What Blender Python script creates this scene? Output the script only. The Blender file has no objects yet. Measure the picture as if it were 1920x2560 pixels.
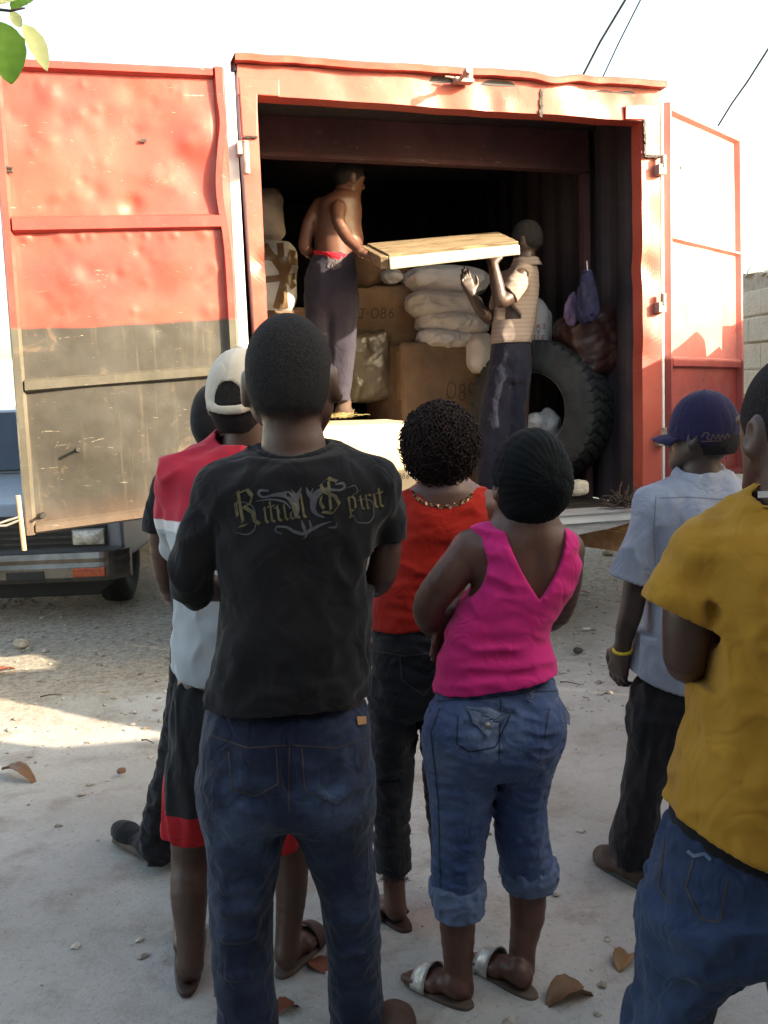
import bpy, math, random
import numpy as np
from mathutils import Vector, Matrix, noise as mnoise
from mathutils.bvhtree import BVHTree
random.seed(7); RNG = np.random.default_rng(7)
scene = bpy.context.scene
# ---------------------------------------------------------------- camera
F_PX, W_PX, H_PX = 2500.0, 1920.0, 2560.0
PITCH, ROLL, EYE = math.radians(7.31), math.radians(-2.206), 1.6
_c, _s = math.cos(PITCH), math.sin(PITCH)
_fw = np.array([0, _c, -_s]); _up = np.array([0, _s, _c]); _rt = np.array([1.0, 0, 0]); _dn = -_up
_c, _s = math.cos(ROLL), math.sin(ROLL)
CR = _c*_rt - _s*_dn; CD = _s*_rt + _c*_dn; CU = -CD; CF = _fw; CAM = np.array([0, 0, EYE])
cd = bpy.data.cameras.new('camera'); cam = bpy.data.objects.new('camera', cd); scene.collection.objects.link(cam)
cam.matrix_world = Matrix(((CR[0], CU[0], -CF[0], 0), (CR[1], CU[1], -CF[1], 0), (CR[2], CU[2], -CF[2], EYE), (0, 0, 0, 1)))
cd.sensor_fit = 'VERTICAL'; cd.sensor_height = 36; cd.lens = 36*F_PX/H_PX; cd.clip_end = 2000; cd.clip_start = .05
scene.camera = cam
# ---------------------------------------------------------------- light
SUN_AZ, SUN_EL = math.radians(65), math.radians(20)      # az: from straight behind the camera towards the right
SUN = np.array([math.sin(SUN_AZ)*math.cos(SUN_EL), -math.cos(SUN_AZ)*math.cos(SUN_EL), math.sin(SUN_EL)])
world = bpy.data.worlds.new('World'); scene.world = world; world.use_nodes = True
nt = world.node_tree; nt.nodes.clear()
wo = nt.nodes.new('ShaderNodeOutputWorld'); bg = nt.nodes.new('ShaderNodeBackground'); sky = nt.nodes.new('ShaderNodeTexSky')
sky.sky_type = 'NISHITA'; sky.sun_disc = False; sky.sun_elevation = SUN_EL
sky.sun_rotation = math.atan2(SUN[0], SUN[1]); sky.air_density = 1.0; sky.dust_density = 5.0; sky.ozone_density = .6
mul = nt.nodes.new('ShaderNodeMix'); mul.data_type = 'RGBA'; mul.blend_type = 'MULTIPLY'; mul.inputs[0].default_value = 1
mul.inputs[7].default_value = (.975, .985, .88, 1)
# thin white haze that thickens towards the horizon
tcw = nt.nodes.new('ShaderNodeTexCoord'); spw = nt.nodes.new('ShaderNodeSeparateXYZ'); nt.links.new(tcw.outputs['Generated'], spw.inputs[0])
hz = nt.nodes.new('ShaderNodeMapRange'); hz.inputs['From Min'].default_value = .0; hz.inputs['From Max'].default_value = .75; hz.inputs['To Min'].default_value = 1.0; hz.inputs['To Max'].default_value = 0; nt.links.new(spw.outputs[2], hz.inputs[0])
addn = nt.nodes.new('ShaderNodeMix'); addn.data_type = 'RGBA'; addn.blend_type = 'ADD'; nt.links.new(hz.outputs[0], addn.inputs[0]); addn.inputs[7].default_value = (.92, .87, .78, 1)
nt.links.new(sky.outputs[0], mul.inputs[6]); nt.links.new(mul.outputs[2], addn.inputs[6]); nt.links.new(addn.outputs[2], bg.inputs[0]); nt.links.new(bg.outputs[0], wo.inputs[0])
bg.inputs[1].default_value = .15
sl = bpy.data.lights.new('sun', 'SUN'); sl.energy = 5.0; sl.angle = math.radians(.5); sl.color = (1, .86, .64)
so = bpy.data.objects.new('sun', sl); scene.collection.objects.link(so)
so.rotation_euler = Vector(SUN).to_track_quat('Z', 'Y').to_euler(); so.location = (6, -6, 8)
vs = scene.view_settings; vs.view_transform = 'Standard'; vs.look = 'None'; vs.gamma = 1; vs.use_curve_mapping = False
vs.exposure = 2.15
scene.cycles.max_bounces = 6; scene.cycles.diffuse_bounces = 4; scene.cycles.use_denoising = True
# ---------------------------------------------------------------- pixel helpers (photograph pixels 1920x2560)
def ray(px, py):
    d = CR*((px-960)/F_PX) + CD*((py-1280)/F_PX) + CF
    return d
def at(px, py, Y):
    d = ray(px, py); return CAM + d*(Y/d[1])
def atz(px, py, z=0.0):
    d = ray(px, py); return CAM + d*((z-EYE)/d[2])
def hit(px, py, p0, n):
    d = ray(px, py); return CAM + d*(np.dot(np.array(p0)-CAM, n)/np.dot(d, n))
def pxm(P):                                   # metres per photo pixel at a point
    return float(np.dot(np.array(P)-CAM, CF))/F_PX
# ---------------------------------------------------------------- objects
def thing(name, label, cat, loc=(0, 0, 0), group=None):
    o = bpy.data.objects.new(name, None); scene.collection.objects.link(o)
    o.location = loc; o.empty_display_size = .1
    o['label'] = label; o['category'] = cat
    if group: o['group'] = group
    o['_base'] = [float(v) for v in loc]
    return o
def tag(o, label, cat, group=None):
    o['label'] = label; o['category'] = cat
    if group: o['group'] = group
    return o
def base_of(p):
    while p.parent: p = p.parent
    return np.array([p.location[0], p.location[1], p.location[2]])
def mesh(name, V, Fc, mat, parent=None, smooth=True, kind=None, base=None, mids=None, uv=None):
    V = np.asarray(V, float)
    b = base_of(parent) if parent else (np.array(base, float) if base is not None else np.zeros(3))
    me = bpy.data.meshes.new(name); me.from_pydata((V-b).tolist(), [], [list(map(int, f)) for f in Fc] if not isinstance(Fc, np.ndarray) else Fc.tolist())
    for m in (mat if isinstance(mat, (list, tuple)) else [mat]): me.materials.append(m)
    if smooth: me.polygons.foreach_set('use_smooth', [True]*len(me.polygons))
    if mids is not None: me.polygons.foreach_set('material_index', [int(i) for i in mids])
    if uv is not None:
        l = me.uv_layers.new(name='UVMap'); li = np.zeros(len(me.loops), int); me.loops.foreach_get('vertex_index', li)
        l.data.foreach_set('uv', np.asarray(uv, float)[li].ravel())
    me.update()
    o = bpy.data.objects.new(name, me); scene.collection.objects.link(o)
    if parent: o.parent = parent
    else: o.location = b
    if kind: o['kind'] = kind
    return o
class MB:
    """collects boxes, tubes and grids into one mesh"""
    def __init__(s): s.V = []; s.F = []; s.n = 0; s.m = []
    def add(s, V, Fc, mi=0):
        V = np.asarray(V, float); s.V.append(V); s.F += [[i+s.n for i in f] for f in Fc]; s.m += [mi]*len(Fc); s.n += len(V); return s
    def prism(s, q, off, mi=0):                # quad/polygon q extruded by vector off
        q = np.asarray(q, float); n = len(q); V = np.vstack([q, q+np.asarray(off, float)])
        Fc = [list(range(n))[::-1], list(range(n, 2*n))] + [[i, (i+1) % n, n+(i+1) % n, n+i] for i in range(n)]
        return s.add(V, Fc, mi)
    def box(s, c, ax, ay, az, mi=0):           # centre, half-axis vectors
        c, ax, ay, az = [np.asarray(v, float) for v in (c, ax, ay, az)]
        return s.prism([c-ax-ay-az, c+ax-ay-az, c+ax+ay-az, c-ax+ay-az], 2*az, mi)
    def tube(s, pts, r, n=8, mi=0, cap=True):
        pts = np.asarray(pts, float); k = len(pts); r = np.broadcast_to(np.asarray(r, float), (k,))
        t = np.gradient(pts, axis=0) if k > 1 else pts; t /= np.linalg.norm(t, axis=1)[:, None]+1e-12
        ref = np.array([0, 0, 1.0]) if abs(t[0][2]) < .9 else np.array([1.0, 0, 0])
        V = []
        for i in range(k):
            a = np.cross(t[i], ref); a /= np.linalg.norm(a)+1e-12; b = np.cross(t[i], a); ref = np.cross(a, t[i])
            th = np.arange(n)*2*math.pi/n
            V.append(pts[i]+r[i]*(np.cos(th)[:, None]*a+np.sin(th)[:, None]*b))
        V = np.vstack(V); Fc = []
        for i in range(k-1):
            for j in range(n):
                a0 = i*n+j; a1 = i*n+(j+1) % n; Fc.append([a0, a0+n, a1+n, a1])
        if cap: Fc += [list(range(n)), list(range((k-1)*n, k*n))[::-1]]
        return s.add(V, Fc, mi)
    def grid(s, P, mi=0, wrap=False):          # P: (a,b,3)
        a, b = P.shape[:2]; Fc = []
        for i in range(a-1):
            for j in range(b-1+(1 if wrap else 0)):
                Fc.append([i*b+j, i*b+(j+1) % b, (i+1)*b+(j+1) % b, (i+1)*b+j])
        return s.add(P.reshape(-1, 3), Fc, mi)
    def build(s, name, mat, parent=None, smooth=False, **k):
        return mesh(name, np.vstack(s.V), s.F, mat, parent, smooth=smooth, mids=s.m if isinstance(mat, (list, tuple)) else None, **k)
def bevel(o, w=.006, seg=2, ang=35):
    m = o.modifiers.new('b', 'BEVEL'); m.width = w; m.segments = seg; m.limit_method = 'ANGLE'; m.angle_limit = math.radians(ang)
    return o
# ---------------------------------------------------------------- cheap vector noise
def vnoise(P, scale, seed=0, octaves=2):
    """smooth pseudo-noise in about -1..1 for an (..,3) array"""
    r = np.random.default_rng(seed+11); out = np.zeros(P.shape[:-1]); amp = 1; tot = 0
    for o in range(octaves):
        for k in range(5):
            d = r.normal(size=3); d /= np.linalg.norm(d); ph = r.uniform(0, 6.28)
            d2 = r.normal(size=3); d2 /= np.linalg.norm(d2)
            s = scale*(2**o)*r.uniform(.7, 1.4)
            out += amp*np.sin(P@d*s+ph+1.3*np.sin(P@d2*s*.7+ph*2))
        tot += amp*2.2; amp *= .5
    return out/tot
# ---------------------------------------------------------------- materials
def lin(r, g, b):
    f = lambda c: ((c/255+.055)/1.055)**2.4 if c > 10 else c/255/12.92
    return (f(r), f(g), f(b))
class NT:
    def __init__(s, name):
        s.m = bpy.data.materials.new(name); s.m.use_nodes = True; s.t = s.m.node_tree; s.t.nodes.clear()
        s.out = s.n('ShaderNodeOutputMaterial'); s.b = s.n('ShaderNodeBsdfPrincipled'); s.l(s.b.outputs[0], s.out.inputs[0])
        s.tc = s.n('ShaderNodeTexCoord')
    def n(s, k, **kw):
        x = s.t.nodes.new(k)
        for a, v in kw.items(): setattr(x, a, v)
        return x
    def l(s, a, b): s.t.links.new(a, b)
    def vec(s, scale=(1, 1, 1), src='Object'):
        m = s.n('ShaderNodeMapping'); m.inputs['Scale'].default_value = scale; s.l(s.tc.outputs[src], m.inputs[0]); return m.outputs[0]
    def noise(s, scale, detail=4, rough=.6, vec=None, dist=0):
        x = s.n('ShaderNodeTexNoise'); x.inputs['Scale'].default_value = scale; x.inputs['Detail'].default_value = detail
        x.inputs['Roughness'].default_value = rough; x.inputs['Distortion'].default_value = dist
        s.l(vec if vec is not None else s.tc.outputs['Object'], x.inputs['Vector']); return x.outputs['Fac']
    def ramp(s, fac, a, b, lo=0, hi=1):
        x = s.n('ShaderNodeMapRange'); x.inputs['From Min'].default_value = a; x.inputs['From Max'].default_value = b
        x.inputs['To Min'].default_value = lo; x.inputs['To Max'].default_value = hi; x.interpolation_type = 'SMOOTHSTEP'
        s.l(fac, x.inputs[0]); return x.outputs[0]
    def mix(s, fac, a, b):
        x = s.n('ShaderNodeMix', data_type='RGBA')
        for i, v in ((0, fac), (6, a), (7, b)):
            if hasattr(v, 'is_linked') or hasattr(v, 'links'): s.l(v, x.inputs[i])
            elif i == 0: x.inputs[0].default_value = v
            else: x.inputs[i].default_value = (*v[:3], 1)
        return x.outputs[2]
    def math(s, op, a, b=0.0, c=None):
        x = s.n('ShaderNodeMath', operation=op)
        for i, v in enumerate((a, b) if c is None else (a, b, c)):
            if hasattr(v, 'links'): s.l(v, x.inputs[i])
            else: x.inputs[i].default_value = v
        return x.outputs[0]
    def bump(s, h, strength=.3, dist=.01, prev=None):
        x = s.n('ShaderNodeBump'); x.inputs['Strength'].default_value = strength; x.inputs['Distance'].default_value = dist
        s.l(h, x.inputs['Height'])
        if prev is not None: s.l(prev, x.inputs['Normal'])
        return x.outputs[0]
    def creases(s, scale, strength):
        """sharp, wandering creases of worn cloth"""
        v = s.vec((1, 1, .8)); a = s.math('ABSOLUTE', s.math('SUBTRACT', s.noise(scale, 2, .5, v, 1.2), .5)); r = s.ramp(a, .0, .10)
        return s.bump(r, strength*.5, .006)
    def set(s, col=None, rough=None, normal=None, metallic=None, spec=None, sheen=None):
        for k, v in (('Base Color', col), ('Roughness', rough), ('Metallic', metallic), ('Specular IOR Level', spec), ('Sheen Weight', sheen)):
            if v is None: continue
            if hasattr(v, 'links'): s.l(v, s.b.inputs[k])
            elif k == 'Base Color': s.b.inputs[k].default_value = (*v[:3], 1)
            else: s.b.inputs[k].default_value = v
        if normal is not None: s.l(normal, s.b.inputs['Normal'])
        return s.m
def plain(name, c, c2=None, scale=6, rough=.7, bump=.15, bscale=60, bdist=.004, spec=.35, metallic=0, sheen=None, lo=.35, hi=.65):
    t = NT(name); c2 = c2 or tuple(v*.7 for v in c)
    n1 = t.noise(scale, 5, .65); col = t.mix(t.ramp(n1, lo, hi), c2, c)
    nb = t.noise(bscale, 3, .6)
    return t.set(col, rough, t.bump(nb, bump, bdist), metallic, spec, sheen)
# ================================================================ materials of the place
def m_ground():
    t = NT('dusty_limestone_ground')
    big = t.noise(.55, 6, .6); mid = t.noise(4, 6, .7); fine = t.noise(55, 5, .75); grit = t.noise(240, 2, .6)
    c = t.mix(t.ramp(big, .32, .68), (.32, .30, .268), (.475, .452, .415))
    c = t.mix(t.math('MULTIPLY', t.ramp(mid, .46, .72), .75), c, (.235, .20, .16))
    c = t.mix(t.math('MULTIPLY', t.ramp(fine, .52, .74), .6), c, (.17, .15, .12))
    c = t.mix(t.math('MULTIPLY', t.ramp(grit, .6, .72), .35), c, (.62, .6, .56))
    # browner loose gravel strip under and before the truck
    sp = t.n('ShaderNodeSeparateXYZ'); t.l(t.tc.outputs['Object'], sp.inputs[0])
    edge = t.math('ADD', t.math('ADD', sp.outputs[1], t.math('MULTIPLY', sp.outputs[0], -.5)), t.math('MULTIPLY', t.math('SUBTRACT', t.noise(1.4, 5, .65), .5), 2.6))
    g = t.ramp(edge, 5.3, 6.5)
    gc = t.mix(t.ramp(t.noise(24, 8, .85), .38, .62), (.15, .115, .082), (.43, .37, .28))
    c = t.mix(t.math('MULTIPLY', g, .75), c, gc)
    h = t.math('ADD', t.math('MULTIPLY', t.noise(7, 8, .75), 1.3), t.math('MULTIPLY', t.noise(70, 4, .75), .45))
    n = t.bump(h, .55, .03)
    return t.set(c, .95, n, spec=.15)
def m_paint(name, base, base2, rust=.5, rough=.42, chips=(.30, .1, .05), split=None, dark=None, plain_low=False, dirt=(.45, .33, .2)):
    """old enamel: faded patches, scratches, chips; optional UV split into a dark lower coat"""
    t = NT(name)
    f = t.noise(2.2, 5, .6); c = t.mix(t.ramp(f, .3, .7), base2, base)
    c = t.mix(t.math('MULTIPLY', t.ramp(t.noise(9, 6, .75), .55, .8), .16), c, dirt)
    if split:
        sp = t.n('ShaderNodeSeparateXYZ'); t.l(t.tc.outputs['UV'], sp.inputs[0])
        w = t.math('MULTIPLY', t.math('SUBTRACT', t.noise(1.6, 2, .5), .5), .035)
        edge = t.math('ADD', sp.outputs[1], w)
        k = t.ramp(edge, split+.004, split-.004)
        dk = t.mix(t.ramp(t.noise(3.5, 6, .7), .35, .68), tuple(v*.72 for v in dark), dark)
        if plain_low: dk_only = dk
        dk = t.mix(t.math('MULTIPLY', t.ramp(t.noise(5, 6, .8, dist=.6), .58, .72), .45), dk, (.20, .13, .08))
        dk = t.mix(t.math('MULTIPLY', t.ramp(t.noise(6.5, 7, .8, dist=1.2), .67, .71), .85), dk, (.42, .1, .05))
        # streaks running down
        st = t.noise(1, 4, .7, t.vec((22, 22, 1.2)))
        dk = t.mix(t.math('MULTIPLY', t.ramp(st, .55, .75), .22), dk, (.22, .18, .12))
        dk = t.mix(t.math('MULTIPLY', t.ramp(edge, .09, -.02), .22), dk, (.26, .12, .075))
        c = t.mix(k, c, dk_only if plain_low else dk)
    sc = t.noise(1.0, 5, .75, t.vec((7, 7, 46)), 2.0)
    c = t.mix(t.math('MULTIPLY', t.ramp(sc, .655, .70), .7*rust), c, (.62, .5, .38))
    ch = t.noise(13, 7, .8, dist=.8)
    c = t.mix(t.math('MULTIPLY', t.ramp(ch, .69, .715), rust), c, chips)
    hb = t.math('ADD', t.noise(4.5, 3, .5), t.math('MULTIPLY', t.noise(60, 4, .7), .12))
    n = t.bump(hb, .35, .012)
    r = t.ramp(t.noise(5, 5, .7), .3, .7, rough-.1, rough+.18)
    return t.set(c, r, n, spec=.5)
RED = (.38, .072, .046); RED2 = (.33, .050, .034)
M_ground = m_ground()
M_red = m_paint('weathered_red_paint', RED, RED2, .75)
M_door_red = m_paint('red_and_black_door_paint', (.41, .072, .048), (.34, .048, .036), 1.0, split=.445, dark=(.058, .051, .041))
M_frame_two = m_paint('red_and_black_door_frame_paint', (.36, .055, .04), (.30, .038, .03), .9, split=.445, dark=(.095, .083, .062))
M_door_right = m_paint('sun_glare_door_paint', (.53, .20, .17), (.47, .16, .135), .2, rough=.36, split=.345, dark=(.27, .05, .045), plain_low=True)  # paler above the split to carry the sun's glare; lower panel stays red
M_dark_in = m_paint('dark_interior_paint', (.030, .019, .024), (.018, .013, .017), .3, rough=.7, dirt=(.03, .02, .015))  # near-black base tone on inner walls and roof
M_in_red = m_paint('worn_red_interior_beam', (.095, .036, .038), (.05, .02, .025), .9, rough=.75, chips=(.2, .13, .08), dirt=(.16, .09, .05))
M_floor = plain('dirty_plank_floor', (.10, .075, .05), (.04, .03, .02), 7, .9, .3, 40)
M_white = m_paint('chipped_white_paint', (.62, .63, .62), (.5, .51, .51), .6, rough=.55, chips=(.12, .09, .07), dirt=(.3, .26, .22))
M_greyw = m_paint('grey_weathered_sheet', (.42, .42, .41), (.33, .33, .33), .6, rough=.6, chips=(.12, .1, .09), dirt=(.3, .24, .18))
M_rust = plain('rusty_beam_paint', (.62, .36, .19), (.45, .23, .10), 9, .8, .35, 45)
M_iron = plain('dark_oily_iron', (.05, .045, .04), (.03, .025, .022), 12, .6, .2, 50)
M_steel = plain('worn_steel', (.35, .32, .28), (.22, .17, .13), 14, .5, .2, 60, metallic=.4)
# ================================================================ ground
gx = np.concatenate([[-260, -60, -25, -12], np.arange(-6, 6.01, .12), [12, 25, 60, 260]]); gy = np.concatenate([[-120, -30, -8], np.arange(.8, 9.01, .12), [12, 20, 45, 150, 600]])
G = np.zeros((len(gx), len(gy), 3)); G[..., 0] = gx[:, None]; G[..., 1] = gy[None, :]
GH = lambda P: .012*vnoise(P*np.array([1, 1, 0]), 2.2, 3, 2)+.006*vnoise(P*np.array([1, 1, 0]), 9, 5, 2)
near = np.clip(1-np.maximum(np.abs(G[..., 0])-5, 0), 0, 1)*np.clip((9.2-G[..., 1])*2, 0, 1)*np.clip((G[..., 1]-.7)*2, 0, 1)
G[..., 2] = GH(G)*near-.004
gm = MB().grid(G.transpose(1, 0, 2)); go = gm.build('ground', M_ground, smooth=True); go['kind'] = 'structure'
def gz(x, y): return float(GH(np.array([x, y, 0.0])))-.004
# gravel and pebbles nobody could count
def pebbles(name, n, area, smin, smax, mat, seed):
    r = np.random.default_rng(seed); b = MB()
    base = np.array([[1, 0, 0], [-1, 0, 0], [0, 1, 0], [0, -1, 0], [0, 0, 1], [0, 0, -1], [.6, .6, .5], [-.6, .6, .5], [.6, -.6, .5], [-.6, -.6, .5]], float)
    Fc = [[4, 6, 0], [4, 8, 6], [0, 6, 2], [6, 7, 2], [4, 7, 6], [4, 9, 7], [4, 8, 9], [7, 1, 2], [7, 9, 1], [9, 3, 1], [8, 3, 9], [8, 0, 3], [6, 8, 0], [5, 2, 1], [5, 1, 3], [5, 3, 0], [5, 0, 2]]
    for i in range(n):
        x, y = area(r); s = smin*(smax/smin)**(r.uniform()**2.2)
        V = base*np.array([s*r.uniform(.7, 1.4), s*r.uniform(.7, 1.3), s*r.uniform(.4, .8)])*r.uniform(.75, 1.2, (10, 1))
        a = r.uniform(0, 6.28); R = np.array([[math.cos(a), -math.sin(a), 0], [math.sin(a), math.cos(a), 0], [0, 0, 1]])
        b.add(V@R.T+np.array([x, y, gz(x, y)+s*.15]), Fc)
    o = b.build(name, mat, smooth=False); o['kind'] = 'stuff'; o['label'] = 'loose limestone gravel and grit scattered over the dusty yard'; o['category'] = 'gravel'
    return o
M_peb = plain('pale_pebbles', (.46, .42, .35), (.2, .16, .12), 14, .9, .2, 60)
M_peb['x'] = 1
pebbles('gravel', 5600, lambda r: ((r.uniform(-3.4, 2.8), r.uniform(4.6, 8.2)) if r.uniform() < .9 else (r.uniform(-2.2, 2.2), r.uniform(2.2, 5))), .0028, .02, M_peb, 4)
# ================================================================ truck
YAW, TR, TP = math.radians(16.15), math.radians(.6), math.radians(-1.01)
def rot3(rx, ry, rz): return np.array(Matrix.Rotation(rz, 3, 'Z')@Matrix.Rotation(ry, 3, 'Y')@Matrix.Rotation(rx, 3, 'X'))
TRM = rot3(TP, TR, YAW); TO = np.array([-.67, 5.298, .82]); TW, TH, TL = 2.442, 2.439, 3.4
ts, td, tu = TRM[:, 0], TRM[:, 1], TRM[:, 2]
def T(s, d, h): return TO+ts*s+td*d+tu*h
def fp(px, py, d=0.0): return hit(px, py, T(0, d, 0), td)           # pixel -> point on a plane parallel to the truck's rear
def sh(P): q = np.asarray(P)-TO; return np.array([q@ts, q@td, q@tu])
truck = thing('cargo_truck', 'old red steel box truck with its rear doors open, loaded with sacks and cartons', 'truck', tuple(T(TW/2, TL/2, -.82)*np.array([1, 1, 0])))
TLo, TRo = sh(fp(592, 160)), sh(fp(1649, 224)); TLi, TRi = sh(fp(642, 238)), sh(fp(1604, 303)); BRi = sh(fp(1609, 1222)); BLi = sh(fp(690, 1262)); BLo = sh(fp(676, 1230)); BRo = sh(fp(1656, 1212))
Hh = .0
def wavy_strip(P0, P1, Q0, Q1, n=60, m=6, amp=.006, seed=0, dents=()):
    """grid between edge P0->P1 and edge Q0->Q1 with shallow dents along the outward normal"""
    u = np.linspace(0, 1, n)[:, None, None]; v = np.linspace(0, 1, m)[None, :, None]
    P = (1-v)*((1-u)*P0+u*P1)+v*((1-u)*Q0+u*Q1)
    nrm = -td; k = amp*vnoise(P, 5.5, seed, 2)
    for (du, dv, rr, a) in dents:
        C = (1-dv)*((1-du)*P0+du*P1)+dv*((1-du)*Q0+du*Q1); k = k+a*np.exp(-np.sum((P-C)**2, -1)/rr**2)
    return P+k[..., None]*nrm
def skin(b, P, thick):
    """closed sheet: front grid + back + sides"""
    a, c = P.shape[:2]; b.grid(P); Q = P+td*thick
    b.grid(Q[:, ::-1])
    for L, M_ in ((P[0], Q[0]), (Q[-1], P[-1]), (Q[:, 0], P[:, 0]), (P[:, -1], Q[:, -1])):
        b.grid(np.stack([L, M_]))
V3 = lambda sdh: T(*sdh)
r_ = np.random.default_rng(3)
# posts
b = MB(); skin(b, wavy_strip(V3((BLo[0]-.02, 0, -.02)), V3((TLo[0], 0, TLo[2]-.03)), V3((BLi[0], 0, -.02)), V3((TLi[0], 0, TLi[2]+.012)), 90, 10, .005, 1, [(.62, .8, .05, -.022), (.36, .6, .12, .014), (.2, .4, .1, -.01)]), .11)
b.build('corner_post', M_red, truck, smooth=False)
b = MB(); skin(b, wavy_strip(V3((BRi[0], 0, -.02)), V3((TRi[0], 0, TRi[2]+.012)), V3((BRo[0], 0, -.02)), V3((TRo[0], 0, TRo[2]-.03)), 90, 10, .007, 2, [(.62, .3, .07, -.02), (.44, .5, .08, .014), (.75, .5, .09, -.012)]), .11)
b.build('corner_post', M_red, truck, smooth=False)
# header beam with dents and the bent roof edge above it
b = MB(); P = wavy_strip(V3((TLo[0], -.004, TLi[2])), V3((TRo[0], -.004, TRi[2])), V3((TLo[0], -.004, TLo[2])), V3((TRo[0], -.004, TRo[2])), 150, 14, .007, 5,
    [(.57, .3, .1, -.016), (.60, .2, .06, .01), (.73, .5, .14, .016), (.86, .35, .1, -.02), (.92, .6, .08, -.012), (.3, .5, .15, .008), (.45, .2, .1, -.012)])
skin(b, P, .12); b.build('header_beam', M_red, truck, smooth=False)
b = MB(); n = 120; u = np.linspace(0, 1, n); rs = TLo[0]-.015+u*(TRo[0]-TLo[0]+.03); hh = TLo[2]+u*(TRo[2]-TLo[2])
wav = np.array([.012*mnoise.noise((x*2.3, 3.1, 0))+.006*mnoise.noise((x*9, 1.1, 0)) for x in rs]); sag = -.02*np.exp(-((u-.72)/.04)**2)-.012*np.exp(-((u-.83)/.03)**2)
ring = [(-.052, .004), (-.058, .03), (-.05, .04), (.12, .046), (.12, .0)]
P = np.array([[T(rs[i], d+.5*wav[i], hh[i]+wav[i]+sag[i]+h) for (d, h) in ring] for i in range(n)])
b.grid(P, wrap=True); b.build('roof_edge', M_red, truck, smooth=False)
# patch plates welded on the two upper corners, hinges, weld blobs
def plate(poly, th=.008, d0=0.0):
    q = [fp(x, y, d0-.002) for x, y in poly]; return MB().prism(q, -td*th)
bevel(plate([(596, 194), (697, 200), (698, 242), (643, 238), (643, 343), (606, 341)]).build('corner_patch', M_red, truck), .004)
bevel(plate([(1563, 262), (1646, 262), (1648, 390), (1612, 389), (1608, 300), (1562, 299)]).build('corner_patch', M_red, truck), .004)
for nn_, x0, y0, dx, dy, hx_, hz_ in ((26, 1353, 228, 0, 2.5, .006, .007), (22, 1613, 391, 1.7, 0, .006, .005), (34, 1611, 302, .05, 2.6, .004, .006), (18, 612, 343, 1.7, 0, .006, .004)):
    b = MB()
    for i in range(nn_): b.box(fp(x0+i*dx+r_.normal(), y0+i*dy+r_.normal()*.6, -.013), ts*hx_*r_.uniform(.6, 1.6), td*.006, tu*hz_*r_.uniform(.6, 1.6))
    b.build('weld_bead', M_iron, truck)
for (x, y) in ((606, 372), (651, 955)):
    b = MB(); c = fp(x, y, -.03); b.box(c, ts*.03, td*.03, tu*.034); b.tube([c+ts*.012-tu*.13-td*.02, c+ts*.012+tu*.035-td*.02], .02, 10)
    bevel(b.build('hinge', M_steel, truck), .004)
for (x, y) in ((1650, 412), (1650, 756), (1652, 1090)):
    b = MB(); c = fp(x, y, -.02); b.box(c-tu*.03, ts*.025, td*.03, tu*.03); b.tube([c-tu*.02+ts*.01-td*.02, c+tu*.05+ts*.01-td*.02], .017, 10)
    bevel(b.build('hinge', M_steel, truck), .004)
# roof clamp
b = MB(); c = fp(1172, 193, -.05); c2 = fp(1145, 200, -.05)
b.tube([c-tu*.03, c+tu*.012], .022, 10); b.tube([c+ts*.012+tu*.0, c+ts*.012+tu*.022], .012, 8); b.box(c2, ts*.022, td*.02, tu*.012); b.box((c+c2)/2-tu*.015, ts*.05, td*.03, tu*.01)
b.tube([fp(1112, 191, -.05), fp(1130, 193, -.05), fp(1145, 198, -.05)], .006, 6); b.tube([c2-tu*.01, c2-td*.13+tu*.0], .011, 8); b.tube([c2-td*.12, c2-td*.17], .02, 8)
bevel(b.build('roof_clamp', M_steel, truck), .003)
# box: side walls, roof, floor, back wall, inner frame
W0, W1 = TLo[0]+.01, TRo[0]-.01; ROOF = min(TLo[2], TRo[2])-.03
def corr(p0, du, dv, nu, depth, normal, pitch=.27):
    """corrugated steel wall: p0 + u*du + v*dv"""
    us = np.linspace(0, 1, nu); L = np.linalg.norm(du); P = []
    for uu in us:
        ph = (uu*L/pitch) % 1; k = np.clip(abs(ph-.5)*4-.5, 0, 1)*depth
        P.append([np.array(p0)+uu*np.array(du)+v*np.array(dv)+normal*k for v in (0, 1)])
    return np.array(P)
for nm, s0, nn in (('side_wall', W0, ts), ('side_wall', W1, -ts)):
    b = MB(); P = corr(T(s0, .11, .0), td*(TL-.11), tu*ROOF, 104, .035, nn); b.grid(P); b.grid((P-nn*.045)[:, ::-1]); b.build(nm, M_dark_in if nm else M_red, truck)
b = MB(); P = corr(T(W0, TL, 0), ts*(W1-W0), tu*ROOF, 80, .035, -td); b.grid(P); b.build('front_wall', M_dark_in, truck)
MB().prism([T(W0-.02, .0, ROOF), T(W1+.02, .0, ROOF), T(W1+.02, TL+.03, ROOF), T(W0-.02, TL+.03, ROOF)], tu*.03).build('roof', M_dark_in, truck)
b = MB()
for i in range(9): b.box(T(W0+.14+i*.265, TL/2, -.02), ts*.129, td*(TL/2-.01), tu*.02)
bevel(b.build('floor', M_floor, truck), .005)
d1 = .75
bl, br = sh(fp(655, 380, d1)), sh(fp(1448, 420, d1))
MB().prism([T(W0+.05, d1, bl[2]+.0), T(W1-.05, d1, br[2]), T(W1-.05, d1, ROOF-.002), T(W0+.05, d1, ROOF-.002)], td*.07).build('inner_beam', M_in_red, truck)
MB().prism([T(W0+.05, d1-.012, bl[2]-.02), T(W1-.05, d1-.012, br[2]-.02), T(W1-.05, d1-.012, br[2]+.004), T(W0+.05, d1-.012, bl[2]+.004)], td*.08).build('inner_beam_lip', M_in_red, truck)
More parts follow.
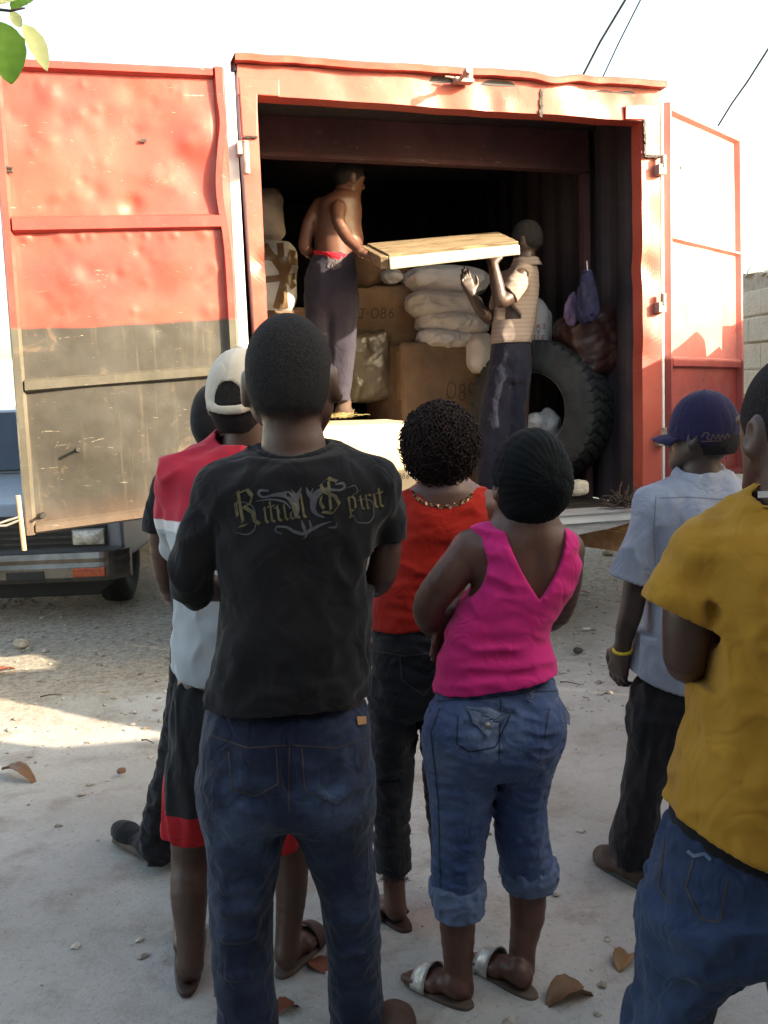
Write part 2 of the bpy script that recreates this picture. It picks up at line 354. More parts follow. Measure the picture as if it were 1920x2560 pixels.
MB().prism([T(W1-.09, d1, 0), T(W1-.045, d1, 0), T(W1-.045, d1, br[2]-.03), T(W1-.09, d1, br[2]-.03)], td*.06).build('inner_post', M_in_red, truck)
# sill with a torn white sheet, chassis beam, rails and wheels
b = MB(); skin(b, wavy_strip(T(W0, -.03, -.055), T(W1, -.03, -.055), T(W0, -.03, .0), T(W1, -.03, .0), 80, 5, .008, 8), .12); b.build('sill', M_white, truck, smooth=False)
MB().prism([T(W0, -.045, -.002), T(W1, -.045, -.002), T(W1, .1, .004), T(W0, .1, .004)], tu*.014).build('sill_edge', M_greyw, truck)
b = MB(); n = 70; P = []
for i in range(n):
    s = W0+(W1-W0)*i/(n-1); low = -.125+.012*mnoise.noise((s*5, 0, 0))+(.075*np.clip((s-1.92)/.5, 0, 1) if s > 1.92 else 0)+(.0 if s > 1.9 else -.012)
    P.append([T(s, -.008-.01*math.sin(s*9), -.05), T(s, -.0+.006*math.sin(s*31), (low-.05)/2), T(s, .004, low)])
b.grid(np.array(P)); b.grid(np.array(P)[:, ::-1]+td*.004); b.build('hanging_sheet', M_greyw, truck, smooth=False)
q1, q2 = at(1392, 1303, 6.7), at(1590, 1338, 6.1); q3, q4 = at(1590, 1386, 6.1), at(1392, 1356, 6.7); bk = np.array([.28, .96, 0])
MB().prism([q1, q2, q3, q4], td*.1).build('rear_bumper_beam', M_rust, truck)
MB().prism([q1-td*.03, q2-td*.03, q2-td*.03-tu*.022, q1-td*.03-tu*.022], td*.03).build('beam_flange', M_rust, truck)
rr = [at(1380, 1262, 7.2), at(1640, 1262, 6.9), at(1640, 1345, 6.9), at(1380, 1330, 7.2)]
MB().prism(rr, td*.06).build('chassis_member', plain('sunlit_rust', (.72, .46, .22), (.45, .2, .07), 16, .85, .4, 60), truck)  # paler rust, the light on it put into its colour
for s in (.78, 1.66):
    MB().prism([T(s, .1, -.25), T(s+.09, .1, -.25), T(s+.09, .1, -.04), T(s, .1, -.04)], td*(TL-.15)).build('chassis_rail', M_iron, truck)
def lathe(c, axis, prof, n=48):
    axis = np.array(axis)/np.linalg.norm(axis); ref = np.array([0, 0, 1.0]); a = np.cross(axis, ref); a /= np.linalg.norm(a); e = np.cross(a, axis)
    th = np.arange(n)*2*math.pi/n
    return np.array([[np.array(c)+axis*x+r*(math.cos(k)*a+math.sin(k)*e) for k in th] for x, r in prof])
M_tyre = plain('worn_black_tyre_rubber', (.040, .040, .038), (.024, .024, .023), 9, .85, .3, 60)
for s in (.36, 2.08):
    for d in (1.0,):
        b = MB(); b.grid(lathe(T(s, d, 0)*np.array([1, 1, 0])+np.array([0, 0, .42]), ts, [(-.17, .25), (-.18, .34), (-.15, .4), (-.05, .42), (.05, .42), (.15, .4), (.18, .34), (.17, .25)]), wrap=True); w = b.build('wheel', M_tyre, truck, smooth=True)
        b = MB(); b.grid(lathe(T(s, d, 0)*np.array([1, 1, 0])+np.array([0, 0, .42]), ts, [(-.13, .01), (-.13, .1), (-.05, .2), (-.16, .26), (.16, .26), (.05, .2), (.13, .1), (.13, .01)]), wrap=True); b.build('rim', M_iron, w, smooth=True)
# ---------------------------------------------------------------- doors
def bil(C, a, b_): return (1-a)*(1-b_)*C[0]+a*(1-b_)*C[1]+a*b_*C[2]+(1-a)*b_*C[3]
def door(C, nrm, rails, mat_p, mat_f, dents, seed, fw=.055, th=.035, amp=.005, strip=None):
    """C: world corners hinge-bottom, free-bottom, free-top, hinge-top; nrm towards the viewer"""
    C = np.array(C); n1 = 190; n2 = 300
    a = np.linspace(0, 1, n1)[:, None, None]; v = np.linspace(0, 1, n2)[None, :, None]
    P = bil(C, a, v); k = amp*vnoise(P, 4.5, seed, 3)
    for (da, dv, r0, am) in dents: k = k+am*np.exp(-np.sum((P-bil(C, da, dv))**2, -1)/r0**2)
    ed = np.minimum(np.minimum(a, 1-a), np.minimum(v, 1-v))[..., 0]; k = k*np.clip(ed*14, 0, 1)
    P = P+k[..., None]*nrm; uv = np.stack(np.broadcast_arrays(a[..., 0], v[..., 0]), -1).reshape(-1, 2)
    b = MB(); b.grid(P); b.grid((P-nrm*.006)[:, ::-1])
    o = mesh('door', np.vstack(b.V), b.F, mat_p, truck, smooth=True, uv=np.vstack([uv, uv]))
    Wd = np.linalg.norm(C[1]-C[0]); Hd = np.linalg.norm(C[3]-C[0]); fa, fb = fw/Wd, fw/Hd
    def member(a0, a1, v0, v1, name, n=40, bend=None, tk=th, taper=.012):
        vert = (v1-v0)*Hd > (a1-a0)*Wd; R = []; U = []
        for i in range(n):
            u = i/(n-1)
            if vert: e = [(a0, v0+(v1-v0)*u), (a1, v0+(v1-v0)*u)]
            else: e = [(a0+(a1-a0)*u, v0), (a0+(a1-a0)*u, v1)]
            wob = .003*mnoise.noise((u*7, seed, name.__hash__() % 13)); bd = bend(u) if bend else 0
            A, B = bil(C, *e[0]), bil(C, *e[1]); ax = (B-A)/np.linalg.norm(B-A)
            R.append([A+nrm*.001, A+ax*taper+nrm*(tk+wob)+ax*bd, B-ax*taper+nrm*(tk+wob)+ax*bd, B+nrm*.001, B-nrm*.02, A-nrm*.02]); U += [e[0]]*2+[e[1]]*3+[e[0]]
        q = MB(); q.grid(np.array(R), wrap=True)
        if True: q.F += [[0, 1, 2, 3, 4, 5], [(n-1)*6+j for j in (5, 4, 3, 2, 1, 0)]]
        mesh(name, np.vstack(q.V), q.F, mat_f, o, smooth=False, uv=U)
    return o, member, (lambda a_, v_, off=0: bil(C, a_, v_)+nrm*off), fa, fb
# left door (opened right back, almost in line with the truck's rear)
yawL = YAW-math.radians(3.6); eL = np.array([math.cos(yawL), math.sin(yawL), 0]); nL = np.array([math.sin(yawL), -math.cos(yawL), 0])
hL = T(-.035, -.02, 0)
CL = [hit(618, 1262, hL, nL), hit(64, 1338, hL, nL), hit(-30, 143, hL, nL), hit(559, 172, hL, nL)]
def invbil(C, P):
    a, v = .5, .5; C = np.array(C)
    for _ in range(12):
        r = bil(C, a, v)-P; da = (bil(C, a+1e-4, v)-bil(C, a, v))/1e-4; dv = (bil(C, a, v+1e-4)-bil(C, a, v))/1e-4
        s = np.linalg.lstsq(np.stack([da, dv], 1), -r, rcond=None)[0]; a += s[0]; v += s[1]
    return a, v
def pL(x, y): return invbil(CL, hit(x, y, hL, nL))
dl = []
for (x, y, r0, am) in ((200, 700, .10, .016), (215, 680, .05, -.012), (330, 225, .06, -.012), (450, 240, .12, .014), (480, 420, .1, -.018), (470, 360, .05, .012), (500, 330, .1, .014), (330, 520, .05, -.02), (120, 240, .06, .012), (60, 310, .06, -.01), (380, 440, .05, .008), (240, 480, .04, -.008),
                      (510, 480, .07, -.012), (300, 330, .16, -.012), (130, 400, .15, .012), (440, 660, .12, .012), (90, 620, .12, -.012), (380, 720, .1, -.01), (230, 1050, .2, .012), (120, 1200, .15, -.012), (300, 1150, .18, .012)):
    dl.append((*pL(x, y), r0, am))
rd = np.random.default_rng(77)
for i in range(70): dl.append((rd.uniform(.05, .95), rd.uniform(.42, .97), rd.uniform(.022, .045), rd.choice([-1, 1])*rd.uniform(.0018, .0045)))
for i in range(25): dl.append((rd.uniform(.05, .95), rd.choice([.635, .665, .955]), rd.uniform(.018, .03), rd.uniform(.003, .006)))
door_l, mem, DL, fa, fb = door(CL, nL, None, M_door_red, M_frame_two, dl, 21)
bend = lambda u: .028*math.exp(-((u-.73)/.09)**2)-.012*math.exp(-((u-.88)/.04)**2)
v1 = pL(300, 556)[1]; v1b = pL(300, 579)[1]; v1t = pL(300, 538)[1]; v2t = pL(300, 930)[1]; v2b = pL(300, 963)[1]
mem(0, fa*1.05, fb*.4, 1, 'hinge_side_frame', 80, bend); mem(1-fa, 1, 0, 1, 'free_side_frame', 60)
mem(fa*1.05, 1-fa, 1-fb, 1, 'top_frame'); mem(fa*1.05, 1-fa, 0, fb, 'bottom_frame'); mem(fa*1.05, 1-fa, v1b, v1t, 'cross_rail'); mem(fa*1.05, 1-fa, v2b, v2t, 'cross_rail')
# pale edge strip at the hinge gap, bolts, hasp and locking rod
MB().prism([DL(-.05, .0, -.05), DL(-.006, .0, -.05), DL(-.006, 1.0, -.05), DL(-.05, 1.0, -.05)], -nL*.02).build('hinge_strip', M_white, door_l)
for (x, y, L) in ((197, 1123, .07), (108, 1287, .08)):
    q = MB(); a_, v_ = pL(x, y); q.tube([DL(a_, v_, .0), DL(a_, v_, .012)], .016, 12); q.tube([DL(a_, v_, .012), DL(a_, v_, L)], .008, 10); q.build('bolt', M_iron, door_l)
q = MB(); a_, v_ = pL(359, 352); q.box(DL(a_, v_, .004), eL*.014, nL*.004, np.array([0, 0, .008])); q.build('torn_hole', M_iron, door_l)
q = MB(); A, B = DL(*pL(48, 1236), .05), DL(*pL(64, 1372), .05); q.tube([A, B], .012, 12); q.build('locking_rod', M_rust, door_l)
q = MB(); L0 = [DL(*pL(x, y), .06) for x, y in ((52, 1289), (28, 1296), (4, 1304), (2, 1311), (20, 1310), (52, 1297))]; q.tube(L0, .006, 8); q.build('rod_handle', M_steel, door_l)
q = MB(); L0 = [DL(*pL(x, y), .02) for x, y in ((-25, 418), (10, 420), (32, 423), (32, 431), (10, 432), (-25, 432))]; q.tube(L0, .009, 8); q.build('pull_handle', M_iron, door_l)
# right door, swung past the side
yawR = YAW+math.radians(33.0); eR = np.array([math.cos(yawR), math.sin(yawR), 0]); nR = np.array([math.sin(yawR), -math.cos(yawR), 0])
hR = T(TW+.035, .05, 0)
CRr = [hit(1664, 1216, hR, nR), hit(1851, 1183, hR, nR), hit(1842, 341, hR, nR), hit(1659, 257, hR, nR)]
pR = lambda x, y: invbil(CRr, hit(x, y, hR, nR))
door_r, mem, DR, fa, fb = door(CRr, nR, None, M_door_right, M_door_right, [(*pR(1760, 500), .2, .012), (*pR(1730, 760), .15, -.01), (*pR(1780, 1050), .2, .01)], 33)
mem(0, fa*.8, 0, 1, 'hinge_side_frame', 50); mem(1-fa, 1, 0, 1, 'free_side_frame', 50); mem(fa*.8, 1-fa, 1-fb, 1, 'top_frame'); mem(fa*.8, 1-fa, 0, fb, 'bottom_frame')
for (y0, y1) in ((606, 621), (893, 921)):
    va, vb = pR(1750, y1)[1], pR(1750, y0)[1]; mem(fa*.8, 1-fa, va, vb, 'cross_rail')
MB().prism([DR(-.03, .0, .0), DR(-.004, .0, .0), DR(-.004, 1, .0), DR(-.03, 1, .0)], -nR*.02).build('hinge_strip', M_white, door_r)
q = MB(); a_, v_ = pR(1826, 1190); q.tube([DR(.9, .0, -.03), DR(.9, -.06, -.03)], .012, 8); q.build('locking_rod', M_iron, door_r)
q = MB(); a_, v_ = pR(1701, 420); q.box(DR(a_, v_, .002), eR*.008, nR*.003, np.array([0, 0, .008])); q.build('torn_hole', M_iron, door_r)
# ================================================================ block wall on the right and the unseen wall and roofs added to shade the yard
M_block = NT('cream_block_wall')
def m_block():
    t = NT('cream_concrete_block'); n1 = t.noise(8, 6, .75); n2 = t.noise(42, 5, .8)
    c = t.mix(t.ramp(n1, .3, .7), (.84, .77, .61), (.92, .86, .70)); c = t.mix(t.math('MULTIPLY', t.ramp(n2, .55, .72), .6), c, (.42, .36, .27))
    return t.set(c, .95, t.bump(t.math('ADD', n2, n1), .7, .02), spec=.1)
M_block = m_block(); M_mortar = plain('grey_mortar', (.6, .55, .45), (.45, .4, .32), 20, .95, .5, 60)
M_plaster = plain('blocker_plaster', (.5, .47, .42), (.4, .37, .33), 3, .9, .2, 30)
wx = lambda y: 3.4-.07*y
wall = thing('block_wall', 'unpainted cream concrete block wall with a broken top behind the open right door', 'wall', (wx(8), 8, 0))
b = MB(); mb = MB(); rw = np.random.default_rng(5)
WP = [(4.0, 2.42), (4.37, 2.30), (4.9, 2.25), (5.28, 2.23), (5.69, 2.23), (5.95, 2.25), (6.03, 2.2), (6.07, 2.06), (6.1, 2.04), (6.34, 2.05), (6.385, 2.01), (6.39, 2.17), (6.6, 2.12), (6.75, 2.12), (7.0, 2.2), (7.6, 2.32), (8.2, 2.36), (8.8, 2.31), (9.5, 2.36), (10.6, 2.32), (13.5, 2.36)]
def whts(y): return float(np.interp(y, [p[0] for p in WP], [p[1] for p in WP]))
for c in range(12):
    z0 = c*.2; off = (c % 2)*.2; y = 4.0-off
    while y < 13.5:
        y0, y1 = max(y, 4.0), min(y+.4, 13.5); y += .4
        if y1-y0 < .05 or z0+.2 > min(whts(y0+.02), whts(y1-.02), whts((y0+y1)/2))+.01: continue
        j = rw.normal(0, .004, 3); d = np.array([-.07, 1, 0])/1.00245; n_ = np.array([1, .07, 0])/1.00245
        ce = np.array([wx((y0+y1)/2)+.075, (y0+y1)/2, z0+.1])+n_*j[0]
        b.box(ce, n_*.075, d*((y1-y0)/2-.007), np.array([0, 0, .093+j[1]*.3]))
bevel(b.build('blocks', M_block, wall), .01, 2)
for (ya, za), (yb, zb) in zip(WP[:-1], WP[1:]): mb.prism([[wx(ya)+.02, ya, 0], [wx(yb)+.02, yb, 0], [wx(yb)+.02, yb, zb], [wx(ya)+.02, ya, za]], [.12, .0, 0])
mb.build('mortar', M_mortar, wall)
b = MB()
for i in range(46):
    y = rw.uniform(6.2, 13); s = rw.uniform(.03, .085); y = max(y, 7.3); zt = whts(y)-.03; b.tube([[wx(y)+.07+rw.normal(0, .02), y, zt], [wx(y)+.07, y+rw.normal(0, .02), zt+.02+s*.7]], [s, s*.6], 6)
b.build('rubble_cap', M_block, wall)
# ---------------------------------------------------------------- added wall, out of frame, its top cut to throw the yard's shade
def sunplane(P):                               # slide a point towards the sun until the line of the wall
    P = np.asarray(P, float); t = (wx(P[1])-P[0])/(SUN[0]+.07*SUN[1]); Q = P+SUN*t; return Q
M_wood_dark = plain('dark_blocker_boards', (.16, .12, .09), (.1, .075, .055), 8, .8, .2, 40)
shade_wall = thing('shade_wall', 'unseen wall and roof added to shade the yard beside the block wall', 'shade_wall', (wx(0), 0, 0))
top = [(-9, 4.9), (-3.0, 4.9), (-1.0, 4.5), (.5, 3.75), (.9, 3.55), (1.4, 3.35), (1.87, 2.98), (2.3, 2.85), (2.67, 2.76), (3.45, 2.45), (3.94, 2.43), (3.99, 2.42)]
ph = [sunplane(atz(x, y)) for x, y in ((-260, 1690), (0, 1742), (210, 1782), (412, 1826), (395, 1838), (250, 1850), (110, 1862), (0, 1848), (-260, 1800))]  # openings in the added wall, cut so sun patches land on the ground
ph2 = [sunplane(atz(x, y)) for x, y in ((-160, 1650), (0, 1640), (62, 1633), (118, 1650), (108, 1668), (0, 1676), (-160, 1690))]
holes = [[(p[1], p[2]) for p in q] for q in (ph, ph2)]; hole = holes[0]+holes[1]
ys = sorted(set([round(t, 3) for t, _ in top]+[h[0] for h in hole]+list(np.linspace(min(h[0] for h in hole), max(h[0] for h in hole), 14))))
def topz(y): return float(np.interp(y, [t[0] for t in top], [t[1] for t in top]))
def spans(y):
    out = []
    for h in holes:
        zs = []
        for i in range(len(h)):
            (a0, z0), (a1, z1) = h[i], h[(i+1) % len(h)]
            if (a0-y)*(a1-y) <= 0 and abs(a1-a0) > 1e-9: zs.append(z0+(z1-z0)*(y-a0)/(a1-a0))
        if len(zs) >= 2: out.append((min(zs), max(zs)))
        else: out.append(None)
    return out
ys = sorted(set(ys+[round(v, 4) for v in np.linspace(min(h[0] for h in hole), max(h[0] for h in hole), 40)]))
b = MB()
for y0, y1 in zip(ys[:-1], ys[1:]):
    if y1-y0 < 1e-3: continue
    e = 1e-4; S0, S1 = spans(y0+e), spans(y1-e); iv = sorted([(a_, b_) for a_, b_ in zip(S0, S1) if a_ and b_])
    def q(za0, zb0, za1, zb1): b.prism([[wx(y0), y0, za0], [wx(y1), y1, za1], [wx(y1), y1, zb1], [wx(y0), y0, zb0]], [.025, 0, 0])
    l0 = l1 = 0
    for a_, b_ in iv: q(l0, a_[0]-.02, l1, b_[0]-.02); l0, l1 = a_[1]+.02, b_[1]+.02
    q(l0, topz(y0), l1, topz(y1))
b.build('wall', M_plaster, shade_wall)
MB().box([wx(-4)+2.2, -4.7, 4.97], [2.3, 0, 0], [0, 4.4, 0], [0, 0, .06]).build('roof', M_plaster, shade_wall)
# wall and roof added behind and above the photographer to block skylight
ver = thing('sky_blocker', 'unseen wall and flat roof added behind the photographer to block skylight', 'sky_blocker', (-1.5, -2.6, 0))
MB().box([-1.6, -2.7, 1.5], [5.0, 0, 0], [0, .1, 0], [0, 0, 1.5]).build('wall', M_plaster, ver)
MB().box([-1.6, -1.55, 2.86], [4.95, 0, 0], [0, 1.03, 0], [0, 0, .06]).build('roof', M_wood_dark, ver)
for x in (-5.6, -3.2): bevel(MB().box([x, -.7, 1.4], [.06, 0, 0], [0, .06, 0], [0, 0, 1.39]).build('post', M_wood_dark, ver), .01)
# ================================================================ signed-distance modelling: bodies, clothes, sacks as single smooth skins
import openvdb
def pchip(t, y, x):
    """monotone-ish cubic through (t,y) at x"""
    t = np.asarray(t, float); y = np.asarray(y, float)
    if len(t) == 1: return np.full(np.shape(x), y[0])
    d = np.diff(y)/np.diff(t); m = np.zeros(len(t)); m[0], m[-1] = d[0], d[-1]
    for i in range(1, len(t)-1):
        m[i] = 0 if d[i-1]*d[i] <= 0 else 2*d[i-1]*d[i]/(d[i-1]+d[i])
    x = np.clip(x, t[0], t[-1]); i = np.clip(np.searchsorted(t, x)-1, 0, len(t)-2)
    h = t[i+1]-t[i]; s = (x-t[i])/h
    return (2*s**3-3*s**2+1)*y[i]+(s**3-2*s**2+s)*h*m[i]+(-2*s**3+3*s**2)*y[i+1]+(s**3-s**2)*h*m[i+1]
class SDF:
    def __init__(s, lo, hi, h=.006):
        s.lo = np.array(lo, float); s.h = h; s.n = np.maximum(np.ceil((np.array(hi)-lo)/h).astype(int)+1, 4)
        s.a = np.full(s.n, .5, np.float32); s.post = []
    def sub(s, lo, hi, pad=.04):
        i0 = np.clip(np.floor((np.array(lo)-pad-s.lo)/s.h).astype(int), 0, s.n); i1 = np.clip(np.ceil((np.array(hi)+pad-s.lo)/s.h).astype(int)+1, 0, s.n)
        sl = tuple(slice(a, b) for a, b in zip(i0, i1))
        g = [(s.lo[k]+np.arange(i0[k], i1[k])*s.h).astype(np.float32) for k in range(3)]
        return sl, g[0][:, None, None], g[1][None, :, None], g[2][None, None, :]
    def put(s, sl, d, k=.02):
        a = s.a[sl]
        if a.size == 0: return s
        if k > 0:
            h = np.maximum(k-np.abs(a-d), 0)/k; s.a[sl] = np.minimum(a, d)-h*h*k*.25
        else: s.a[sl] = np.minimum(a, d)
        return s
    def cone(s, a, b, ra, rb, k=.02, flat=None, ratio=1.0):
        """tapered capsule; flat: direction along which it is squashed by ratio"""
        a = np.array(a, float); b = np.array(b, float); R = max(ra, rb)
        sl, X, Y, Z = s.sub(np.minimum(a, b)-R, np.maximum(a, b)+R, .02+k)
        ab = b-a; L2 = max(ab@ab, 1e-9)
        px, py, pz = X-a[0], Y-a[1], Z-a[2]
        t = np.clip((px*ab[0]+py*ab[1]+pz*ab[2])/L2, 0, 1)
        qx, qy, qz = px-t*ab[0], py-t*ab[1], pz-t*ab[2]; r = ra+(rb-ra)*t
        if flat is not None:
            f = np.array(flat, float); f /= np.linalg.norm(f); c = (qx*f[0]+qy*f[1]+qz*f[2])*(1/ratio-1)
            qx, qy, qz = qx+c*f[0], qy+c*f[1], qz+c*f[2]
            d = (np.sqrt(qx*qx+qy*qy+qz*qz)-r)*(ratio*.5+.5 if ratio < 1 else 1)
        else: d = np.sqrt(qx*qx+qy*qy+qz*qz)-r
        return s.put(sl, d, k)
    def chain(s, pts, rad, k=.02, kj=.015, flat=None, ratio=1.0):
        for i in range(len(pts)-1): s.cone(pts[i], pts[i+1], rad[i], rad[i+1], k if i == 0 else kj, flat, ratio)
        return s
    def curve(s, pts, rad, k=.02, n=10, flat=None, ratio=1.0):
        """smooth tapered limb through joints"""
        pts = np.array(pts, float); t = np.arange(len(pts)); x = np.linspace(0, len(pts)-1, n+1)
        P = np.stack([pchip(t, pts[:, i], x) for i in range(3)], 1); r = pchip(t, rad, x)
        return s.chain(P, r, k, .006, flat, ratio)
    def ell(s, c, r, M=None, k=.02):
        c = np.array(c, float); r = np.array(r, float); R = max(r); sl, X, Y, Z = s.sub(c-R, c+R, .02+k); M = np.eye(3) if M is None else np.array(M)
        px, py, pz = X-c[0], Y-c[1], Z-c[2]
        k0 = 0; k1 = 0
        for i in range(3):
            u = px*M[0, i]+py*M[1, i]+pz*M[2, i]; k0 = k0+(u/r[i])**2; k1 = k1+(u/r[i]**2)**2
        k0 = np.sqrt(k0); d = k0*(k0-1)/np.maximum(np.sqrt(k1), 1e-6)
        return s.put(sl, d, k)
    def field_ell(s, c, r, M=None):
        c = np.array(c, float); r = np.array(r, float); R = max(r); sl, X, Y, Z = s.sub(c-R, c+R, .01); M = np.eye(3) if M is None else np.array(M)
        px, py, pz = X-c[0], Y-c[1], Z-c[2]; k0 = 0; k1 = 0
        for i in range(3):
            u = px*M[0, i]+py*M[1, i]+pz*M[2, i]; k0 = k0+(u/r[i])**2; k1 = k1+(u/r[i]**2)**2
        k0 = np.sqrt(k0); return sl, k0*(k0-1)/np.maximum(np.sqrt(k1), 1e-6)
    def carve(s, c, r, M=None, k=.01):
        sl, d = s.field_ell(c, r, M); a = s.a[sl]
        if a.size: h = np.maximum(k-np.abs(a+d), 0)/k; s.a[sl] = np.maximum(a, -d)+h*h*k*.25
        return s
    def rbox(s, c, hx, M=None, r=.02, k=.01):
        c = np.array(c, float); hx = np.array(hx, float); R = np.linalg.norm(hx); sl, X, Y, Z = s.sub(c-R, c+R, .01+k); M = np.eye(3) if M is None else np.array(M)
        px, py, pz = X-c[0], Y-c[1], Z-c[2]; q = [np.abs(px*M[0, i]+py*M[1, i]+pz*M[2, i])-hx[i]+r for i in range(3)]
        d = np.sqrt(sum(np.maximum(v, 0)**2 for v in q))+np.minimum(np.maximum(np.maximum(q[0], q[1]), q[2]), 0)-r
        return s.put(sl, d, k)
    def loft(s, rings, k=.02, top=True, bot=True, n=2.2, rc=.015):
        """rings: (z, cx, cy, rx, ry[, yaw]) stacked along z"""
        rg = sorted([tuple(r)+(0.0,)*(6-len(r)) for r in rings]); A = np.array(rg); z = A[:, 0]
        R = max(A[:, 3].max(), A[:, 4].max()); lo = np.array([(A[:, 1]-A[:, 3]-A[:, 4]*abs(np.sin(A[:, 5]))).min(), (A[:, 2]-np.maximum(A[:, 4], A[:, 3]*abs(np.sin(A[:, 5])))).min(), z[0]]); hi = np.array([(A[:, 1]+A[:, 3]+A[:, 4]*abs(np.sin(A[:, 5]))).max(), (A[:, 2]+np.maximum(A[:, 4], A[:, 3]*abs(np.sin(A[:, 5])))).max(), z[-1]])
        sl, X, Y, Z = s.sub(lo, hi, .02+k); zz = Z[0, 0]
        cx, cy, rx, ry, yw = [pchip(z, A[:, i], zz).astype(np.float32)[None, None, :] for i in range(1, 6)]
        px, py = X-cx, Y-cy
        if np.any(np.abs(yw) > 1e-4): c, sn = np.cos(yw), np.sin(yw); px, py = px*c+py*sn, -px*sn+py*c
        u, v = np.abs(px)/rx, np.abs(py)/ry; k0 = (u**n+v**n)**(1/n)
        g = np.sqrt((u**(n-1)/rx)**2+(v**(n-1)/ry)**2)/np.maximum(k0, 1e-4)**(n-1); d = (k0-1)/np.maximum(g, 1e-3)
        d = np.where(k0 < .25, -np.minimum(rx, ry)*.75, d)
        for on, e in ((bot, z[0]-Z), (top, Z-z[-1])):
            if not on: e = e-.0
            h = np.maximum(rc-np.abs(d-e), 0)/rc; d = np.maximum(d, e)+h*h*rc*.25
        return s.put(sl, d, k)
    def cut(s, p, nrm, box=None, k=0.0):
        """remove everything on the +nrm side of the plane through p (optionally only inside box lo,hi); done last, after the folds"""
        s.post.append((1, lambda: s._cut(p, nrm, box))); return s
    def ncarve(s, *a, **k): s.post.append((1, lambda: s.carve(*a, **k))); return s
    def _cut(s, p, nrm, box=None):
        nrm = np.array(nrm, float); nrm /= np.linalg.norm(nrm)
        if box is None: lo, hi = s.lo, s.lo+s.n*s.h
        else: lo, hi = box
        sl, X, Y, Z = s.sub(lo, hi, 0); d = (X-p[0])*nrm[0]+(Y-p[1])*nrm[1]+(Z-p[2])*nrm[2]
        s.a[sl] = np.maximum(s.a[sl], d); return s
    def hollow(s, p, nrm, depth=.035, wall=.010, rad=.3):
        """open the end of a garment: scoop out the inside near the plane (done last, after the folds)"""
        s.post.append((0, lambda: s._hollow(p, nrm, depth, wall+.002, rad))); return s
    def _hollow(s, p, nrm, depth, wall, rad):
        nrm = np.array(nrm, float); nrm /= np.linalg.norm(nrm); p = np.array(p, float)
        sl, X, Y, Z = s.sub(p-rad, p+rad, 0); d = (X-p[0])*nrm[0]+(Y-p[1])*nrm[1]+(Z-p[2])*nrm[2]
        rr = np.sqrt((X-p[0])**2+(Y-p[1])**2+(Z-p[2])**2)-rad
        inner = np.maximum(np.maximum(s.a[sl]+wall, -(d+depth)), rr); s.a[sl] = np.maximum(s.a[sl], -inner); return s
    def band(s, w=None):
        w = w or s.h*3.2; idx = np.argwhere(np.abs(s.a) < w+.03); return idx, s.lo+idx*s.h
    def disp(s, fn, w=.03):
        m = np.abs(s.a) < w; idx = np.nonzero(m); P = np.stack([s.lo[i]+idx[i]*s.h for i in range(3)], -1)
        s.a[idx] = s.a[idx]-fn(P).astype(np.float32); return s
    def mesh(s):
        for o, q in sorted(s.post, key=lambda t: t[0]): q()
        h = s.h; a = np.pad(s.a, 2, constant_values=.5); a = np.clip(a, -3*h, 3*h)/h
        g = openvdb.FloatGrid(3.0); g.copyFromArray(np.ascontiguousarray(a)); p, q = g.convertToQuads(0.0)
        return (np.asarray(p, float)-2)*h+s.lo, np.asarray(q, int)[:, ::-1]
    def obj(s, name, mat, parent=None, cull=True, **k):
        V, Q = s.mesh()
        # keep the largest connected pieces (drop specks)
        o = mesh(name, V, Q, mat, parent, smooth=True, **k); return o
def fold(a, b, amp, w, pw=2):
    """a crease/ridge of cloth along the segment a-b; +amp ridge, -amp valley"""
    a, b = np.array(a, float), np.array(b, float); ab = b-a; L = max(ab@ab, 1e-9)
    def f(P):
        t = np.clip((P-a)@ab/L, 0, 1); d = np.linalg.norm(P-a-t[:, None]*ab, axis=1); return amp*np.exp(-(d/w)**pw)*(np.sin(np.pi*np.clip(t, .02, .98))**.6)
    return f
def folds(*fs):
    return lambda P: sum(f(P) for f in fs)
def crumple(amp, scale, seed, stretch=(1, 1, 1), oct=2, ridge=True, mask=None):
    st = np.array(stretch, float)
    def f(P):
        v = vnoise(P*st, scale*4.2, seed, oct); v = (1-2*np.abs(v)) if ridge else v
        return amp*v*(1 if mask is None else mask(P))
    return f
def mesh_bvh(o):
    me = o.data; b = base_of(o) ; return BVHTree.FromPolygons([tuple(np.array(v.co)+b) for v in me.vertices], [tuple(p.vertices) for p in me.polygons])
